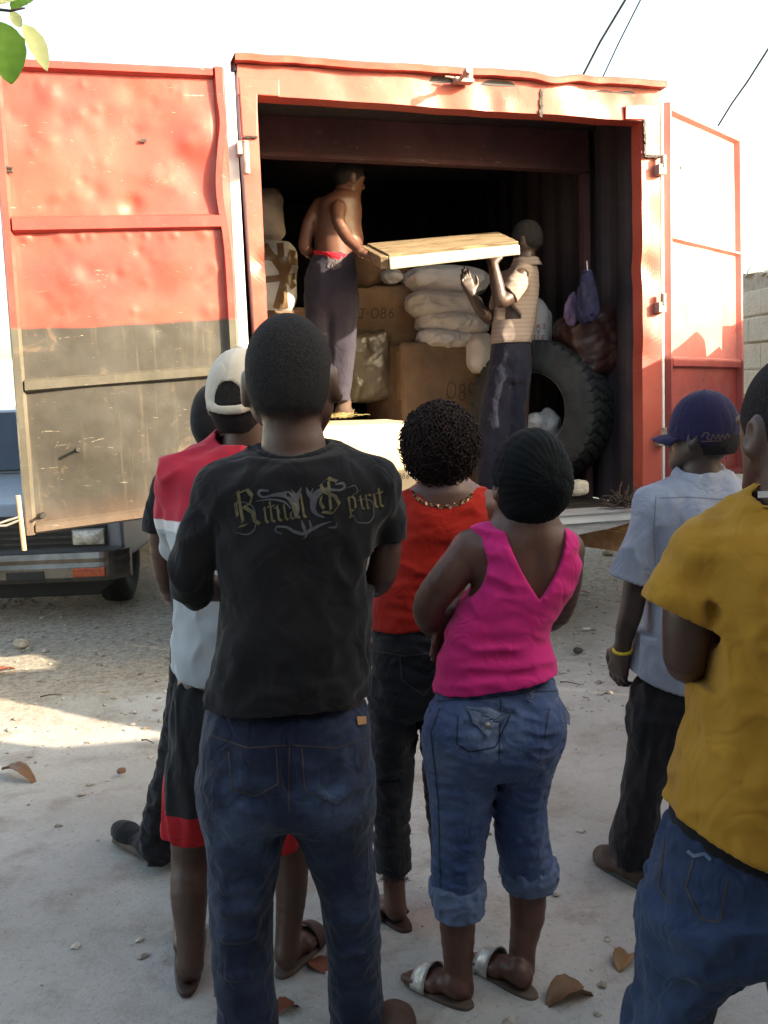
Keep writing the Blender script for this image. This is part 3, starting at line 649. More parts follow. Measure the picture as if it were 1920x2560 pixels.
def strokes_on(name, lines, w, surf, mat, parent, off=.002, dense=.006):
    """pen strokes as thin raised ink on a surface; surf(u,v)->(point,normal); lines: list of [(u,v),...] or ([(u,v)..], widths)"""
    b = MB(); mpp = None
    for ln in lines:
        ws = None
        if isinstance(ln, tuple) and len(ln) == 2 and isinstance(ln[0], list): ln, ws = ln
        if mpp is None:
            for q in ln:
                r = surf(*q)
                if r is not None: mpp = pxm(r[0]); break
            if mpp is None: continue
            w = w/mpp
        if ws is not None: ws = [v/mpp for v in ws]
        L = np.array(ln, float); seg = np.linalg.norm(np.diff(L, axis=0), axis=1); t = np.concatenate([[0], np.cumsum(seg)])
        n = max(3, int(t[-1]/dense)+1); x = np.linspace(0, t[-1], n); Q = np.stack([np.interp(x, t, L[:, i]) for i in (0, 1)], 1)
        ww = np.full(n, w) if ws is None else np.interp(x, np.linspace(0, t[-1], len(ws)), ws)
        tg = np.gradient(Q, axis=0); tg /= np.linalg.norm(tg, axis=1)[:, None]+1e-9; nn = np.stack([-tg[:, 1], tg[:, 0]], 1)
        P = []
        for i in range(n):
            e = []
            for sgn in (-1, 1):
                r = surf(*(Q[i]+sgn*nn[i]*ww[i]/2))
                if r is None: e = None; break
                e.append(np.array(r[0])+np.array(r[1])*off)
            if e is None:
                if len(P) > 1: b.grid(np.array(P))
                P = []
            else: P.append(e)
        if len(P) > 1: b.grid(np.array(P))
    if not b.V: return None
    return b.build(name, mat, parent)
def cam_surf(o, toward=True):
    """photo pixel -> nearest hit on the mesh along that line of sight"""
    bv = mesh_bvh(o)
    def f(px, py):
        d = ray(px, py); h = bv.ray_cast(Vector(CAM), Vector(d/np.linalg.norm(d)))
        if h[0] is None: return None
        n = np.array(h[1]); n = n if n@d < 0 else -n
        return np.array(h[0]), n
    return f
# ================================================================ cargo inside the truck
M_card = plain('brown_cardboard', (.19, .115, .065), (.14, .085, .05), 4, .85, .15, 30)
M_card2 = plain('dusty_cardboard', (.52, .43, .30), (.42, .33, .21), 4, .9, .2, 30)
M_tape = plain('brown_packing_tape', (.20, .12, .06), (.15, .085, .04), 5, .3, .15, 40, spec=.6)
M_wrap = plain('taped_carton_wrap', (.16, .125, .085), (.10, .078, .05), 5, .28, .5, 22, spec=.7, bdist=.012)
M_sack = plain('white_woven_sack', (.60, .575, .56), (.50, .47, .45), 5, .8, .25, 120)
M_sack2 = plain('grey_plastic_sack', (.36, .31, .29), (.27, .22, .2), 6, .5, .4, 25, bdist=.01)
M_ink = plain('black_marker_ink', (.03, .022, .018), rough=.7, bump=0)
M_inkr = plain('red_print_ink', (.38, .05, .07), rough=.7, bump=0)
M_blue = plain('navy_blue_cloth', (.02, .02, .06), (.012, .012, .035), 7, .85, .3, 50)
M_mauve = plain('mauve_cloth', (.16, .11, .2), (.1, .07, .13), 7, .85, .3, 50)
M_redb = plain('dull_red_bundle', (.06, .02, .014), (.03, .011, .009), 5, .45, .5, 18, spec=.6, bdist=.015)
M_film = plain('crumpled_clear_film', (.5, .47, .45), (.3, .28, .27), 8, .25, .8, 18, bdist=.02)
M_clay = plain('brown_clay_jar', (.12, .06, .03), (.07, .035, .02), 8, .7, .3, 40)
M_conc = plain('pale_concrete_chunk', (.5, .45, .36), (.32, .27, .2), 16, .95, .7, 70, bdist=.01)
M_stick = plain('dry_roots', (.09, .06, .045), (.05, .032, .025), 20, .9, .4, 60)
M_straw = plain('dry_straw', (.30, .24, .10), (.16, .13, .06), 20, .9, .2, 60)
def m_wood(name, a, b_, sc=(3, 3, 60)):
    t = NT(name); g = t.noise(1, 5, .7, t.vec(sc), 1.5); c = t.mix(t.ramp(g, .3, .7), a, b_); c = t.mix(t.math('MULTIPLY', t.ramp(t.noise(9, 5, .8), .6, .75), .5), c, tuple(v*.4 for v in a))
    return t.set(c, .8, t.bump(g, .3, .006), spec=.2)
M_wood = m_wood('weathered_boards', (.10, .068, .038), (.30, .225, .14), (3.5, 26, 26)); M_woodp = m_wood('pale_weathered_wood', (.5, .43, .32), (.6, .54, .43), (4, 26, 26))
def axes_px(x, y, Y, ang=0, yaw=0, tilt=0):
    """centre + axes for something seen at a pixel: right, depth, up, turned in the picture plane and about the vertical"""
    R = Matrix.Rotation(YAW+math.radians(yaw), 3, 'Z')@Matrix.Rotation(math.radians(tilt), 3, 'X')@Matrix.Rotation(math.radians(ang), 3, 'Y')
    return at(x, y, Y), np.array(R)
def carton(name, label, x, y, Y, hw, hh, dep, mat, ang=0, yaw=0, tilt=0, r=.02, bulge=.015, seed=0, group=None, cat='carton', h=.011, crum=.004):
    c, R = axes_px(x, y, Y, ang, yaw, tilt); k = Y/F_PX; hx = np.array([hw*k, dep, hh*k])
    c = c+R[:, 1]*dep
    S = SDF(c-np.linalg.norm(hx)-.04, c+np.linalg.norm(hx)+.04, h); S.rbox(c, hx, R, r)
    def f(P):
        q = (P-c)@R/hx; m = np.clip(1-np.sort(np.abs(q), 1)[:, 1]**2, 0, 1); return bulge*m+crum*vnoise(P, 26, seed, 3)
    S.disp(f, .05)
    o = S.obj(name, mat, base=c-np.array([0, 0, hh*k])); tag(o, label, cat, group); return o
def writing(o, glyphs, w, mat, name='handwriting'):
    return strokes_on(name, glyphs, w, cam_surf(o), mat, o, .002, 3)
def dig(ch, x, y, w, h, sl=-.05):
    """handwritten figure in pixel space, top-left x,y"""
    E = lambda cx, cy, rx, ry, a0, a1, n=14: [(cx+rx*math.cos(math.radians(a0+(a1-a0)*i/n)), cy+ry*math.sin(math.radians(a0+(a1-a0)*i/n))) for i in range(n+1)]
    g = {'0': [E(.5, .5, .42, .5, -70, 300)], '8': [E(.5, .26, .32, .26, 60, -310)+E(.5, .76, .4, .26, -80, 280)], '6': [[(.75, 0), (.4, .3)]+E(.5, .72, .36, .28, 200, -170)],
         '9': [E(.5, .28, .36, .28, 0, -350)+[(.84, .4), (.6, 1)]], '3': [E(.4, .25, .38, .25, -150, 90)+E(.4, .75, .42, .26, -90, 150)], 'J': [[(.2, .0), (1, .0)], [(.65, .0), (.62, .7)]+E(.36, .7, .26, .28, 0, 170)], '-': [[(.1, .5), (.8, .5)]],
         'C': [E(.55, .5, .45, .5, -50, -310)], 'K': [[(.1, 0), (.1, 1)], [(.85, 0), (.1, .55)], [(.35, .4), (.9, 1)]], 'I': [[(.5, 0), (.5, 1)], [(.25, 0), (.75, 0)], [(.25, 1), (.75, 1)]], 'Y': [[(.05, 0), (.5, .5), (.95, 0)], [(.5, .5), (.5, 1)]],
         'R': [[(.1, 1), (.1, 0), (.6, 0)]+E(.58, .25, .28, .25, -90, 90)+[(.1, .5)], [(.45, .5), (.9, 1)]], 'E': [[(.85, 0), (.1, 0), (.1, 1), (.85, 1)], [(.1, .5), (.7, .5)]], 'T': [[(0, 0), (1, 0)], [(.5, 0), (.5, 1)]], 'G': [E(.55, .5, .45, .5, -50, -330)+[(.95, .55), (.6, .55)]]}
    return [[(x+(px+sl*(py-.5))*w, y+py*h) for px, py in ln] for ln in g[ch]]
# crate the shirtless man stands on
c0, c1 = sh(fp(640, 1045, .16)), sh(fp(1068, 1050, .16)); zt = c1[2]
cc = T((c0[0]+c1[0])/2, .16+.85, zt/2); hx = np.array([(c1[0]-c0[0])/2, .85, zt/2-.002])
S = SDF(cc-np.linalg.norm(hx), cc+np.linalg.norm(hx), .016); S.rbox(cc, hx, TRM, .03); S.disp(lambda P: .007*vnoise(P, 6, 4, 3)+.01*np.clip(((P-TO)@tu-zt+.12)/.12, 0, 1)*vnoise(P, 3, 9, 1), .06)
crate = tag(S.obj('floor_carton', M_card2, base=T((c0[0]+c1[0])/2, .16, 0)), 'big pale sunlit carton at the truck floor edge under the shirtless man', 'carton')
writing(crate, dig('3', 983, 1182, 9, 14)+dig('0', 994, 1183, 9, 13)+dig('8', 1005, 1183, 8, 13)+dig('6', 1015, 1184, 8, 13), .003, M_ink)
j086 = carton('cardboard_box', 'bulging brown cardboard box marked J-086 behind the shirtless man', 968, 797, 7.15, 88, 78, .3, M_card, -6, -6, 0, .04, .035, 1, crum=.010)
writing(j086, dig('J', 893, 772, 22, 24)+dig('-', 914, 772, 8, 22)+dig('0', 927, 771, 21, 24)+dig('8', 950, 770, 17, 25)+dig('6', 970, 771, 16, 23), .006, M_ink)
wrapb = carton('taped_box', 'glossy tape-wrapped brown box leaning below the J-086 box', 928, 917, 7.0, 56, 84, .2, M_wrap, -5, 8, 4, .035, .02, 2, crum=.012)
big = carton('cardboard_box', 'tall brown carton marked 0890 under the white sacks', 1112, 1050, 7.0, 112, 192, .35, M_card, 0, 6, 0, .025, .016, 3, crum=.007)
writing(big, dig('0', 1115, 955, 26, 42)+dig('8', 1145, 960, 20, 40)+dig('9', 1168, 958, 22, 42)+dig('0', 1192, 960, 20, 42), .005, M_ink)
lowb = carton('cardboard_box', 'brown cardboard box with a J scrawled on it, beneath the taped white bundle', 716, 895, 6.95, 66, 122, .3, M_card, 1, 4, 0, .03, .02, 5)
writing(lowb, dig('J', 690, 792, 34, 24), .005, M_ink)
bund = carton('taped_bundle', 'white sheet bundle crossed with brown tape beside the left door post', 688, 690, 6.9, 56, 84, .25, M_sack, 3, 4, 0, .07, .03, 6, cat='bundle', crum=.01)
sf = cam_surf(bund)
tapes = [[(650, 640), (742, 655)], [(700, 608), (712, 770)], [(655, 700), (745, 690)], [(735, 612), (690, 770)], [(660, 612), (750, 742)]]
strokes_on('packing_tape', tapes, .045, lambda u, v: sf(u, v), M_tape, bund, .004, 4) if False else None
def tape_on(o, lines, wpx, mat, name='packing_tape'):
    f = cam_surf(o)
    for ln in lines:
        L = np.array(ln, float); n = 24; Q = np.stack([np.linspace(L[0, i], L[-1, i], n) for i in (0, 1)], 1); t = (L[-1]-L[0])/np.linalg.norm(L[-1]-L[0]); nn = np.array([-t[1], t[0]]); P = []
        for q in Q:
            row = [f(*(q+nn*w)) for w in np.linspace(-wpx/2, wpx/2, 5)]
            if any(r is None for r in row):
                if len(P) > 2: break
                P = []; continue
            P.append([r[0]+r[1]*.004 for r in row])
        if len(P) > 2: MB().grid(np.array(P)).build(name, mat, o, smooth=True)
tape_on(bund, tapes, 17, M_tape); tape_on(j086, [[(900, 852), (1040, 838)]], 16, M_tape); tape_on(big, [[(1000, 880), (1000, 1000)]], 14, M_tape)
up = carton('plastic_sack', 'greyish plastic sack on top of the taped bundle, half behind the left post', 668, 535, 7.0, 42, 60, .2, M_sack2, 0, 4, 0, .06, .03, 7, cat='sack', crum=.008)
bsk = carton('brown_sack', 'dark brown sack on top of the J-086 box, under the wooden panel', 955, 672, 7.2, 74, 48, .25, plain('brown_sack_cloth', (.14, .08, .045), (.09, .05, .03), 6, .9, .4, 60), -3, 0, 0, .1, .03, 8, cat='sack')
cl = carton('plastic_bag', 'small crumpled clear bag beside the brown sack under the panel', 988, 690, 7.1, 22, 14, .06, M_film, 10, 0, 0, .04, .02, 9, cat='plastic bag', h=.006, crum=.012)
# white sacks
def sack(label, x, y, Y, hw, hh, dep, ang, seed, mat=M_sack, yaw=0):
    c, R = axes_px(x, y, Y, ang, yaw); k = Y/F_PX; hx = np.array([hw*k, dep, hh*k]); c = c+R[:, 1]*dep*.9
    S = SDF(c-np.linalg.norm(hx)-.05, c+np.linalg.norm(hx)+.05, .009); sl, X, Y_, Z = S.sub(c-9, c+9)
    u = [((X-c[0])*R[0, i]+(Y_-c[1])*R[1, i]+(Z-c[2])*R[2, i])/hx[i] for i in range(3)]
    k0 = (np.abs(u[0])**3.2+np.abs(u[1])**3.2)**(1/3.2); hz = np.clip(1-k0**4, 0, 1)**.5
    rr = (k0**2.6+np.abs(u[2])**2.6)**(1/2.6); d = (rr-1)*hx[2]*1.0
    S.put(sl, d.astype(np.float32), 0)
    S.disp(folds(crumple(.0032, 7, seed, (1, 1, 1.6), 2), crumple(.006, 2.5, seed+5, (1, 1, 1), 1, False)), .05)
    return tag(S.obj('white_sack', mat, base=c-R[:, 2]*hx[2]), label, 'sack', 'stacked white sacks')
sack('topmost white sack of the pile, directly under the wooden panel', 1135, 697, 7.05, 112, 39, .25, 3, 11)
sack('second white sack from the top, plump with a creased end', 1128, 757, 7.0, 98, 39, .25, 3, 12)
sack('third white sack from the top, long and flattened', 1152, 806, 7.0, 94, 31, .25, 4, 13)
sack('lowest white sack of the pile, small and resting on the tall carton', 1140, 846, 7.0, 76, 27, .25, 4, 14)
hs = carton('white_sack', 'white sack end hanging down beside the tall carton, behind the striped-shirt man', 1214, 882, 6.95, 26, 44, .1, M_sack, 0, 0, 0, .05, .02, 15, cat='sack', h=.008)
rice = carton('rice_sack', 'upright white rice sack with red lettering behind the striped-shirt man', 1352, 822, 6.8, 38, 72, .14, M_sack, 2, 0, 0, .12, .03, 16, cat='sack', h=.008)
L = []
for i, ch in enumerate('CKI'): L += dig(ch, 1329+i*13, 811, 10, 10)
L += dig('Y', 1342, 826, 9, 9)
for i, ch in enumerate('RICE'): L += dig(ch, 1322+i*10.5, 839, 8, 9)
for i, ch in enumerate('TG'): L += dig(ch, 1332+i*9, 852, 7, 6)
writing(rice, L, .005, M_inkr, 'red_lettering')
# truck tyre with block tread, axis turned towards the left
tc = at(1352, 1030, 6.68); th = math.radians(-37); axv = np.array([math.sin(th), -math.cos(th), .06]); axv /= np.linalg.norm(axv); R0 = .472; Wt = .34
prof = [(.145, .255), (.165, .262), (.172, .28), (.182, .32), (.176, .37), (.168, .405)]
nt_ = 440; a_ = np.cross(axv, [0, 0, 1]); a_ /= np.linalg.norm(a_); e_ = np.cross(a_, axv); P = []
def ringp(x, r, ths): return tc+axv*x+r[:, None]*(np.cos(ths)[:, None]*a_+np.sin(ths)[:, None]*e_)
ths = np.arange(nt_)*2*math.pi/nt_
for x, r in prof[::1]: P.append(ringp(x, np.full(nt_, r), ths))
for x in np.linspace(.165, -.165, 36):
    phase = ths*R0/.072+.55*np.sign(math.sin(x*26+.6))*abs(x)*10; g = (phase % 1); groove = np.clip((np.abs(g-.5)-.36)*22, 0, 1)
    lane = np.clip(1-abs(abs(x)-.062)/.010, 0, 1); zz = np.clip(1-np.abs(((ths*R0/.15) % 1)-.5+.9*abs(x))/.05, 0, 1)*(abs(x) < .062)
    gr = np.maximum(np.maximum(groove, lane), zz); P.append(ringp(x, R0-.012*(x/.165)**2-.014*gr, ths))
for x, r in prof[::-1]: P.append(ringp(-x, np.full(nt_, r), ths))
for x, r in ((-.13, .25), (0, .262), (.13, .25)): P.append(ringp(x, np.full(nt_, r), ths))
P.append(P[0])
tyre = thing('truck_tyre', 'large spare lorry tyre with worn block tread leaning inside the truck', 'tyre', tuple(tc-np.array([0, 0, R0])))
b = MB(); b.grid(np.array(P), wrap=True); b.build('tread', M_tyre, tyre, smooth=True)
b = MB(); b.tube(np.vstack([ringp(.15, np.full(64, .258), np.arange(64)*2*math.pi/63)]), .005, 6); b.build('bead_wire', M_steel, tyre, smooth=True)
bg_ = carton('plastic_bag', 'crumpled white plastic bag stuffed inside the lorry tyre', 1368, 1082, 6.62, 46, 52, .05, M_film, 0, 0, 0, .08, .02, 17, cat='plastic bag', h=.008, crum=.02)
# hanging clothes, red bundle
def hang(name, label, rings, Y, mat, seed, ck=.012, cat='clothes'):
    R = []
    for (y, xl, xr, dp) in rings:
        A, B = at(xl, y, Y), at(xr, y, Y); R.append(((A[2]+B[2])/2, (A[0]+B[0])/2, Y, (B[0]-A[0])/2, dp))
    lo = np.array([min(r[1]-r[3] for r in R)-.05, Y-.2, min(r[0] for r in R)-.05]); hi = np.array([max(r[1]+r[3] for r in R)+.05, Y+.2, max(r[0] for r in R)+.05])
    S = SDF(lo, hi, .008).loft(R, 0, n=2.4, rc=.03); S.disp(crumple(ck, 16, seed, (1.3, 1.3, .35), 2), .05)
    return tag(S.obj(name, mat, base=((R[0][1]), Y, R[-1][0])), label, cat)
hang('hanging_bag', 'navy blue cloth bag hanging by a white string on the right inner wall', [(672, 1462, 1476, .02), (700, 1452, 1484, .05), (740, 1444, 1492, .07), (780, 1442, 1495, .08), (808, 1452, 1478, .05)], 6.25, M_blue, 1, cat='bag')
q = MB(); q.tube([at(1467, 652, 6.2), at(1469, 676, 6.22)], .004, 6); tag(q.build('white_string', M_sack, base=at(1467, 660, 6.2)), 'short white string holding the navy bag on the wall', 'string')
hang('hanging_cloth', 'mauve and blue cloth hanging beside the navy bag', [(732, 1430, 1440, .02), (760, 1416, 1440, .05), (790, 1412, 1442, .05), (812, 1420, 1440, .03)], 6.4, M_mauve, 2)
redb = carton('cloth_bundle', 'dull red bundle wrapped in clear plastic, wedged above the lorry tyre', 1506, 853, 6.45, 62, 74, .16, M_redb, -18, 0, 0, .05, .03, 18, cat='bundle', crum=.014)
# jar, roots, concrete
c = at(1512, 1210, 6.05); c[2] = TO[2]+.0; k = 5.95/F_PX
b = MB(); b.grid(lathe(c, [0, 0, 1], [(0, .01), (0, 20*k), (.03, 23*k), (50*k, 24*k), (66*k, 18*k), (72*k, 13*k), (80*k, 13*k), (82*k, 16*k), (85*k, 15*k), (84*k, 11*k), (60*k, 11*k)], 32), wrap=True)
tag(b.build('clay_jar', M_clay, smooth=True, base=c), 'brown clay jar standing on the truck floor beside the tyre', 'jar')
b = MB(); rr_ = np.random.default_rng(12)
for i in range(30):
    p = at(1562+rr_.normal()*16, 1226, 5.85); p[2] = TO[2]+.012+abs(rr_.normal())*.02; L = []
    d = rr_.normal(size=3)*np.array([1, .6, .45]); d /= np.linalg.norm(d)
    for j in range(7): L.append(p.copy()); d = d+rr_.normal(size=3)*.45; d /= np.linalg.norm(d); d[2] += .04; p = p+d*.024; p[2] = max(p[2], TO[2]+.008)
    b.tube(L, np.linspace(.0065, .003, 7), 5)
tag(b.build('dry_root_tangle', M_stick, smooth=True, base=at(1560, 1240, 5.75)), 'tangle of dry brown roots at the right rear corner of the truck floor', 'roots')
cch = carton('concrete_chunk', 'pale rough concrete chunk on the rear edge of the truck floor', 1452, 1221, 5.68, 27, 18, .06, M_conc, -1, 0, 0, .025, .004, 19, cat='block', h=.006)
b = MB()
for i in range(150):
    p = at(835+rr_.normal()*28, 1012, 6.2+rr_.normal()*.1); p[2] = TO[2]+zt+.012; a = rr_.uniform(0, 6.28); d = np.array([math.cos(a), math.sin(a), rr_.uniform(-.02, .5)]); L = rr_.uniform(.03, .1)
    b.tube([p, p+d*L*.5, p+d*L+np.array([0, 0, -.02*rr_.uniform()])], [.002, .002, .001], 4)
so_ = b.build('dry_straw', M_straw, base=at(835, 1012, 6.2)); so_['kind'] = 'stuff'; so_['label'] = 'wisps of dry straw around the feet on the pale carton'; so_['category'] = 'straw'
# wooden panel the two men are lifting
pA, pB = at(972, 645, 5.95), at(1296, 612, 5.95); pD, pC = at(918, 617, 6.5), at(1246, 588, 6.45)
panel = thing('wooden_panel', 'thin weathered board panel, edge on, being lifted by two men', 'panel', tuple((pA+pB+pC+pD)/4))
px_ = (pB-pA)/np.linalg.norm(pB-pA); py_ = (pD-pA)/np.linalg.norm(pD-pA); pn = np.cross(px_, py_); pn /= np.linalg.norm(pn)
n = 6
for i in range(n):
    a0, a1 = (i+.006)/n, (i+.994)/n; q = [pA+(pD-pA)*a0, pB+(pC-pB)*a0, pB+(pC-pB)*a1, pA+(pD-pA)*a1]; bevel(MB().prism(np.array(q)-pn*.0, pn*(.02+.0015*(i % 2))).build('plank', M_wood, panel), .003)
kk = 5.95/F_PX
bevel(MB().prism([pA-pn*25*kk, pB-pn*21*kk, pB+pn*.004, pA+pn*.004], -np.cross(pn, px_)*.05).build('front_beam', M_woodp, panel), .006)
bevel(MB().prism([pD-pn*.05, pA-pn*.06-px_*.002, pA+pn*.012-px_*.002, pD+pn*.012], -px_*.05).build('end_beam', M_wood, panel), .006)
bevel(MB().prism([pC-pn*.05, pB-pn*.05, pB-pn*.003, pC-pn*.003], -px_*.05).build('end_beam', M_wood, panel), .004)
# ================================================================ pickup behind the left door
M_car = plain('pale_blue_white_car_paint', (.20, .22, .26), (.16, .18, .21), 2, .25, .05, 60, spec=.6)
M_glass = plain('dark_windscreen_glass', (.02, .025, .035), rough=.05, bump=0, spec=.8)
M_chrome = plain('dull_chrome', (.22, .205, .18), (.14, .125, .105), 6, .38, .15, 30, metallic=.9)
M_blk = plain('black_plastic', (.02, .02, .02), (.03, .028, .025), 8, .6, .2, 50)
M_amber = plain('amber_lens', (.45, .07, .015), (.3, .04, .01), 30, .2, .3, 90, spec=.7)
M_lens = plain('headlight_glass', (.62, .58, .48), (.3, .28, .24), 22, .12, .6, 60, spec=.8)
PX0, PX1, PY = -3.54, -1.88, 7.05; pc = (PX0+PX1)/2
pick = thing('pickup', 'pale pickup with chrome bumper parked behind the open left truck door', 'pickup', (pc, PY+2, 0))
prof = [(PY+.12, .34), (PY+.06, .46), (PY+.05, .70), (PY+.10, .78), (PY+.9, .93), (PY+1.0, .95), (PY+2.5, .95), (PY+4.2, .93), (PY+4.2, .36)]
bevel(MB().prism([[PX0, y, z] for y, z in prof], [PX1-PX0, 0, 0]).build('body', M_car, pick), .035, 3)
cab = [(PY+.92, .94), (PY+1.48, 1.44), (PY+2.2, 1.47), (PY+2.42, 1.0), (PY+2.44, .94)]
bevel(MB().prism([[PX0+.1, y, z] for y, z in cab], [PX1-PX0-.2, 0, 0]).build('cab', M_car, pick), .04, 3)
y0, z0, y1, z1 = PY+.93, .965, PY+1.44, 1.41; nn = np.array([0, -(z1-z0), (y1-y0)]); nn /= np.linalg.norm(nn); q = np.array([[PX0+.17, y0, z0], [PX1-.17, y0, z0], [PX1-.24, y1, z1], [PX0+.24, y1, z1]])+nn*.006
MB().prism(q, nn*.006).build('windscreen', M_glass, pick)
b = MB(); b.box([pc, PY+.04, .585], [.72, 0, 0], [0, .012, 0], [0, 0, .115]); b.build('grille', M_blk, pick)
b = MB()
for i in range(5): b.box([pc, PY+.024, .50+i*.042], [.54, 0, 0], [0, .008, 0], [0, 0, .009])
b.build('grille_bars', M_iron, pick)
for s in (-1, 1):
    l = bevel(MB().box([pc+s*.60, PY+.018, .535], [.125, 0, 0], [0, .02, 0], [0, 0, .065]).build('headlight', M_chrome, pick), .02, 3)
    g = MB(); g.grid(np.array([[[pc+s*.60+.108*u, PY-.004-.022*(1-u*u)*(1-v*v), .535+.05*v] for u in np.linspace(-1, 1, 14)] for v in np.linspace(-1, 1, 10)])); g.build('lens', M_lens, l, smooth=True)
# bumper: swept section curving back at the ends
sec = [(.0, .445), (-.02, .44), (-.035, .40), (-.03, .37), (-.045, .34), (-.045, .27), (-.02, .235), (.02, .23), (.03, .40)]; P = []
for x in np.linspace(-.87, .87, 60):
    sw = .16*max(0, (abs(x)-.68)/.19)**2; P.append([[pc+x, PY-.07+y+sw, z] for y, z in sec])
b = MB(); b.grid(np.array(P), wrap=True); b.F += [list(range(9)), list(range(59*9, 60*9))[::-1]]; b.build('bumper', M_chrome, pick, smooth=False)
for s in (-1, 1):
    bevel(MB().box([pc+s*.62, PY-.117, .305], [.115, 0, 0], [0, .012, 0], [0, 0, .032]).build('indicator', M_amber, pick), .006)
    bevel(MB().box([pc+s*.17, PY-.117, .29], [.135, 0, 0], [0, .006, 0], [0, 0, .033]).build('bumper_slot', M_blk, pick), .012)
bevel(MB().prism([[pc-.8, PY+.05, .24], [pc+.8, PY+.05, .24], [pc+.62, PY+.08, .1], [pc-.62, PY+.08, .1]], [0, .03, 0]).build('valance', M_blk, pick), .01)
for s in (-1, 1):
    for yy in (.62, 3.3):
        b = MB(); b.grid(lathe([pc+s*.63, PY+yy, .27], [1, 0, 0], [(-.1, .18), (-.11, .25), (-.085, .32), (0, .33), (.085, .32), (.11, .25), (.1, .18), (.0, .02)], 40), wrap=True); b.build('wheel', M_tyre, pick, smooth=True)
    bevel(MB().box([pc+s*.82, PY+1.02, 1.06], [.07, 0, 0], [0, .03, 0], [0, 0, .06]).box([pc+s*.73, PY+1.03, 1.02], [.06, 0, 0], [0, .012, 0], [0, 0, .015]).build('wing_mirror', M_blk, pick), .015)
pick.location.z += .06
# far things glimpsed past the doors
b = MB().box([-9, 16, 1.1], [7.5, 0, 0], [0, .1, 0], [0, 0, 1.1]).build('yard_wall', M_block, base=(-9, 16, 0)); tag(b, 'distant cream yard wall beyond the pickup', 'wall')
# ================================================================ cables, leaves
M_cable = plain('dark_cable', (.03, .03, .045), rough=.6, bump=0)
for lab, pts, Y, r in (('thick overhead cable, leftmost of the pair above the truck roof', [(1563, 0), (1500, 105), (1447, 208)], 15, .018), ('thin overhead cable just right of the thick one above the roof', [(1601, 0), (1548, 105), (1497, 214)], 15, .011), ('overhead cable slanting down above the right door', [(1932, 104), (1868, 205), (1830, 258), (1798, 310)], 15, .015)):
    P = [at(x, y, Y+i*.8) for i, (x, y) in enumerate(pts)]; t = np.arange(len(P)); xx = np.linspace(-.6 if len(pts) == 3 else -.4, len(P)-1+.0, 24)
    P = np.array(P); Q = np.stack([np.interp(xx, t, P[:, i]) for i in range(3)], 1)
    ex = xx < 0; Q[ex] = P[0]+(P[1]-P[0])*xx[ex][:, None]
    Q = np.vstack([Q, P[-1]+(P[-1]-P[-2])*1.2+np.array([0, 0, -.05]), P[-1]+(P[-1]-P[-2])*(3 if len(pts) == 3 else 6)+np.array([0, 0, -.2])])
    b = MB(); b.tube(Q, r, 8); tag(b.build('power_cable', M_cable, smooth=True, base=Q[-1]), lab, 'cable', 'overhead cables')
def m_leaf(name, a, b_, trans=.0, em=None):
    t = NT(name); n1 = t.noise(9, 5, .7); c = t.mix(t.ramp(n1, .3, .7), a, b_); v = t.noise(1, 2, .5, t.vec((120, 120, 20)))
    m = t.set(c, .55, t.bump(n1, .3, .006), spec=.3); 
    if trans:
        tr = t.n('ShaderNodeBsdfTranslucent'); t.l(c, tr.inputs[0]); mx = t.n('ShaderNodeMixShader'); mx.inputs[0].default_value = trans; t.l(t.b.outputs[0], mx.inputs[1]); t.l(tr.outputs[0], mx.inputs[2]); t.l(mx.outputs[0], t.out.inputs[0])
    return m
M_leaf_g = m_leaf('green_almond_leaf', (.10, .22, .03), (.16, .30, .04), .5); M_leaf_y = m_leaf('pale_yellow_leaf', (.55, .62, .25), (.6, .6, .3), .5)
M_leaf_b = m_leaf('dry_brown_leaf', (.11, .055, .026), (.19, .10, .045)); M_leaf_r = m_leaf('dry_red_leaf', (.12, .035, .02), (.19, .06, .03)); M_leaf_t = m_leaf('dry_tan_leaf', (.24, .14, .055), (.17, .085, .035))
def leaf(base, d, up, L, W, curl=.2, roll=.3, seed=0, n=14, m=9, ob=.62, torn=0):
    """obovate leaf sheet: base point, direction, rough normal"""
    d = np.array(d, float); d /= np.linalg.norm(d); up = np.array(up, float); up = up-d*(up@d); up /= np.linalg.norm(up); sd = np.cross(d, up); P = []
    rg = np.random.default_rng(seed)
    for i in range(n):
        t = i/(n-1); w = W*(math.sin(math.pi*t**(ob*1.25+.1))**.75+.04)*(1-.12*torn*abs(math.sin(t*17+seed))); row = []
        for j in range(m):
            v = -1+2*j/(m-1); bend = curl*L*math.sin(math.pi*t)*.5-curl*.6*L*t*t
            row.append(np.array(base)+d*L*t+sd*w*v*(1-.25*abs(roll)*abs(v))+up*(bend+roll*w*abs(v)**1.6+.012*L*math.sin(i*2.1+seed+v*3)))
        P.append(row)
    return np.array(P)
br = thing('almond_branch', 'leafy green tree branch tip hanging into the upper left corner', 'branch', tuple(at(-60, -40, 2.3)))
Yb = 2.3; toC = -CF
b = MB(); b.tube([at(-1500, -900, Yb-.1), at(-700, -420, Yb), at(-160, -60, Yb), at(-40, 20, Yb), at(25, 27, Yb), at(62, 20, Yb)], [.022, .014, .006, .004, .003, .002], 6); b.build('twig', M_stick, br, smooth=True)
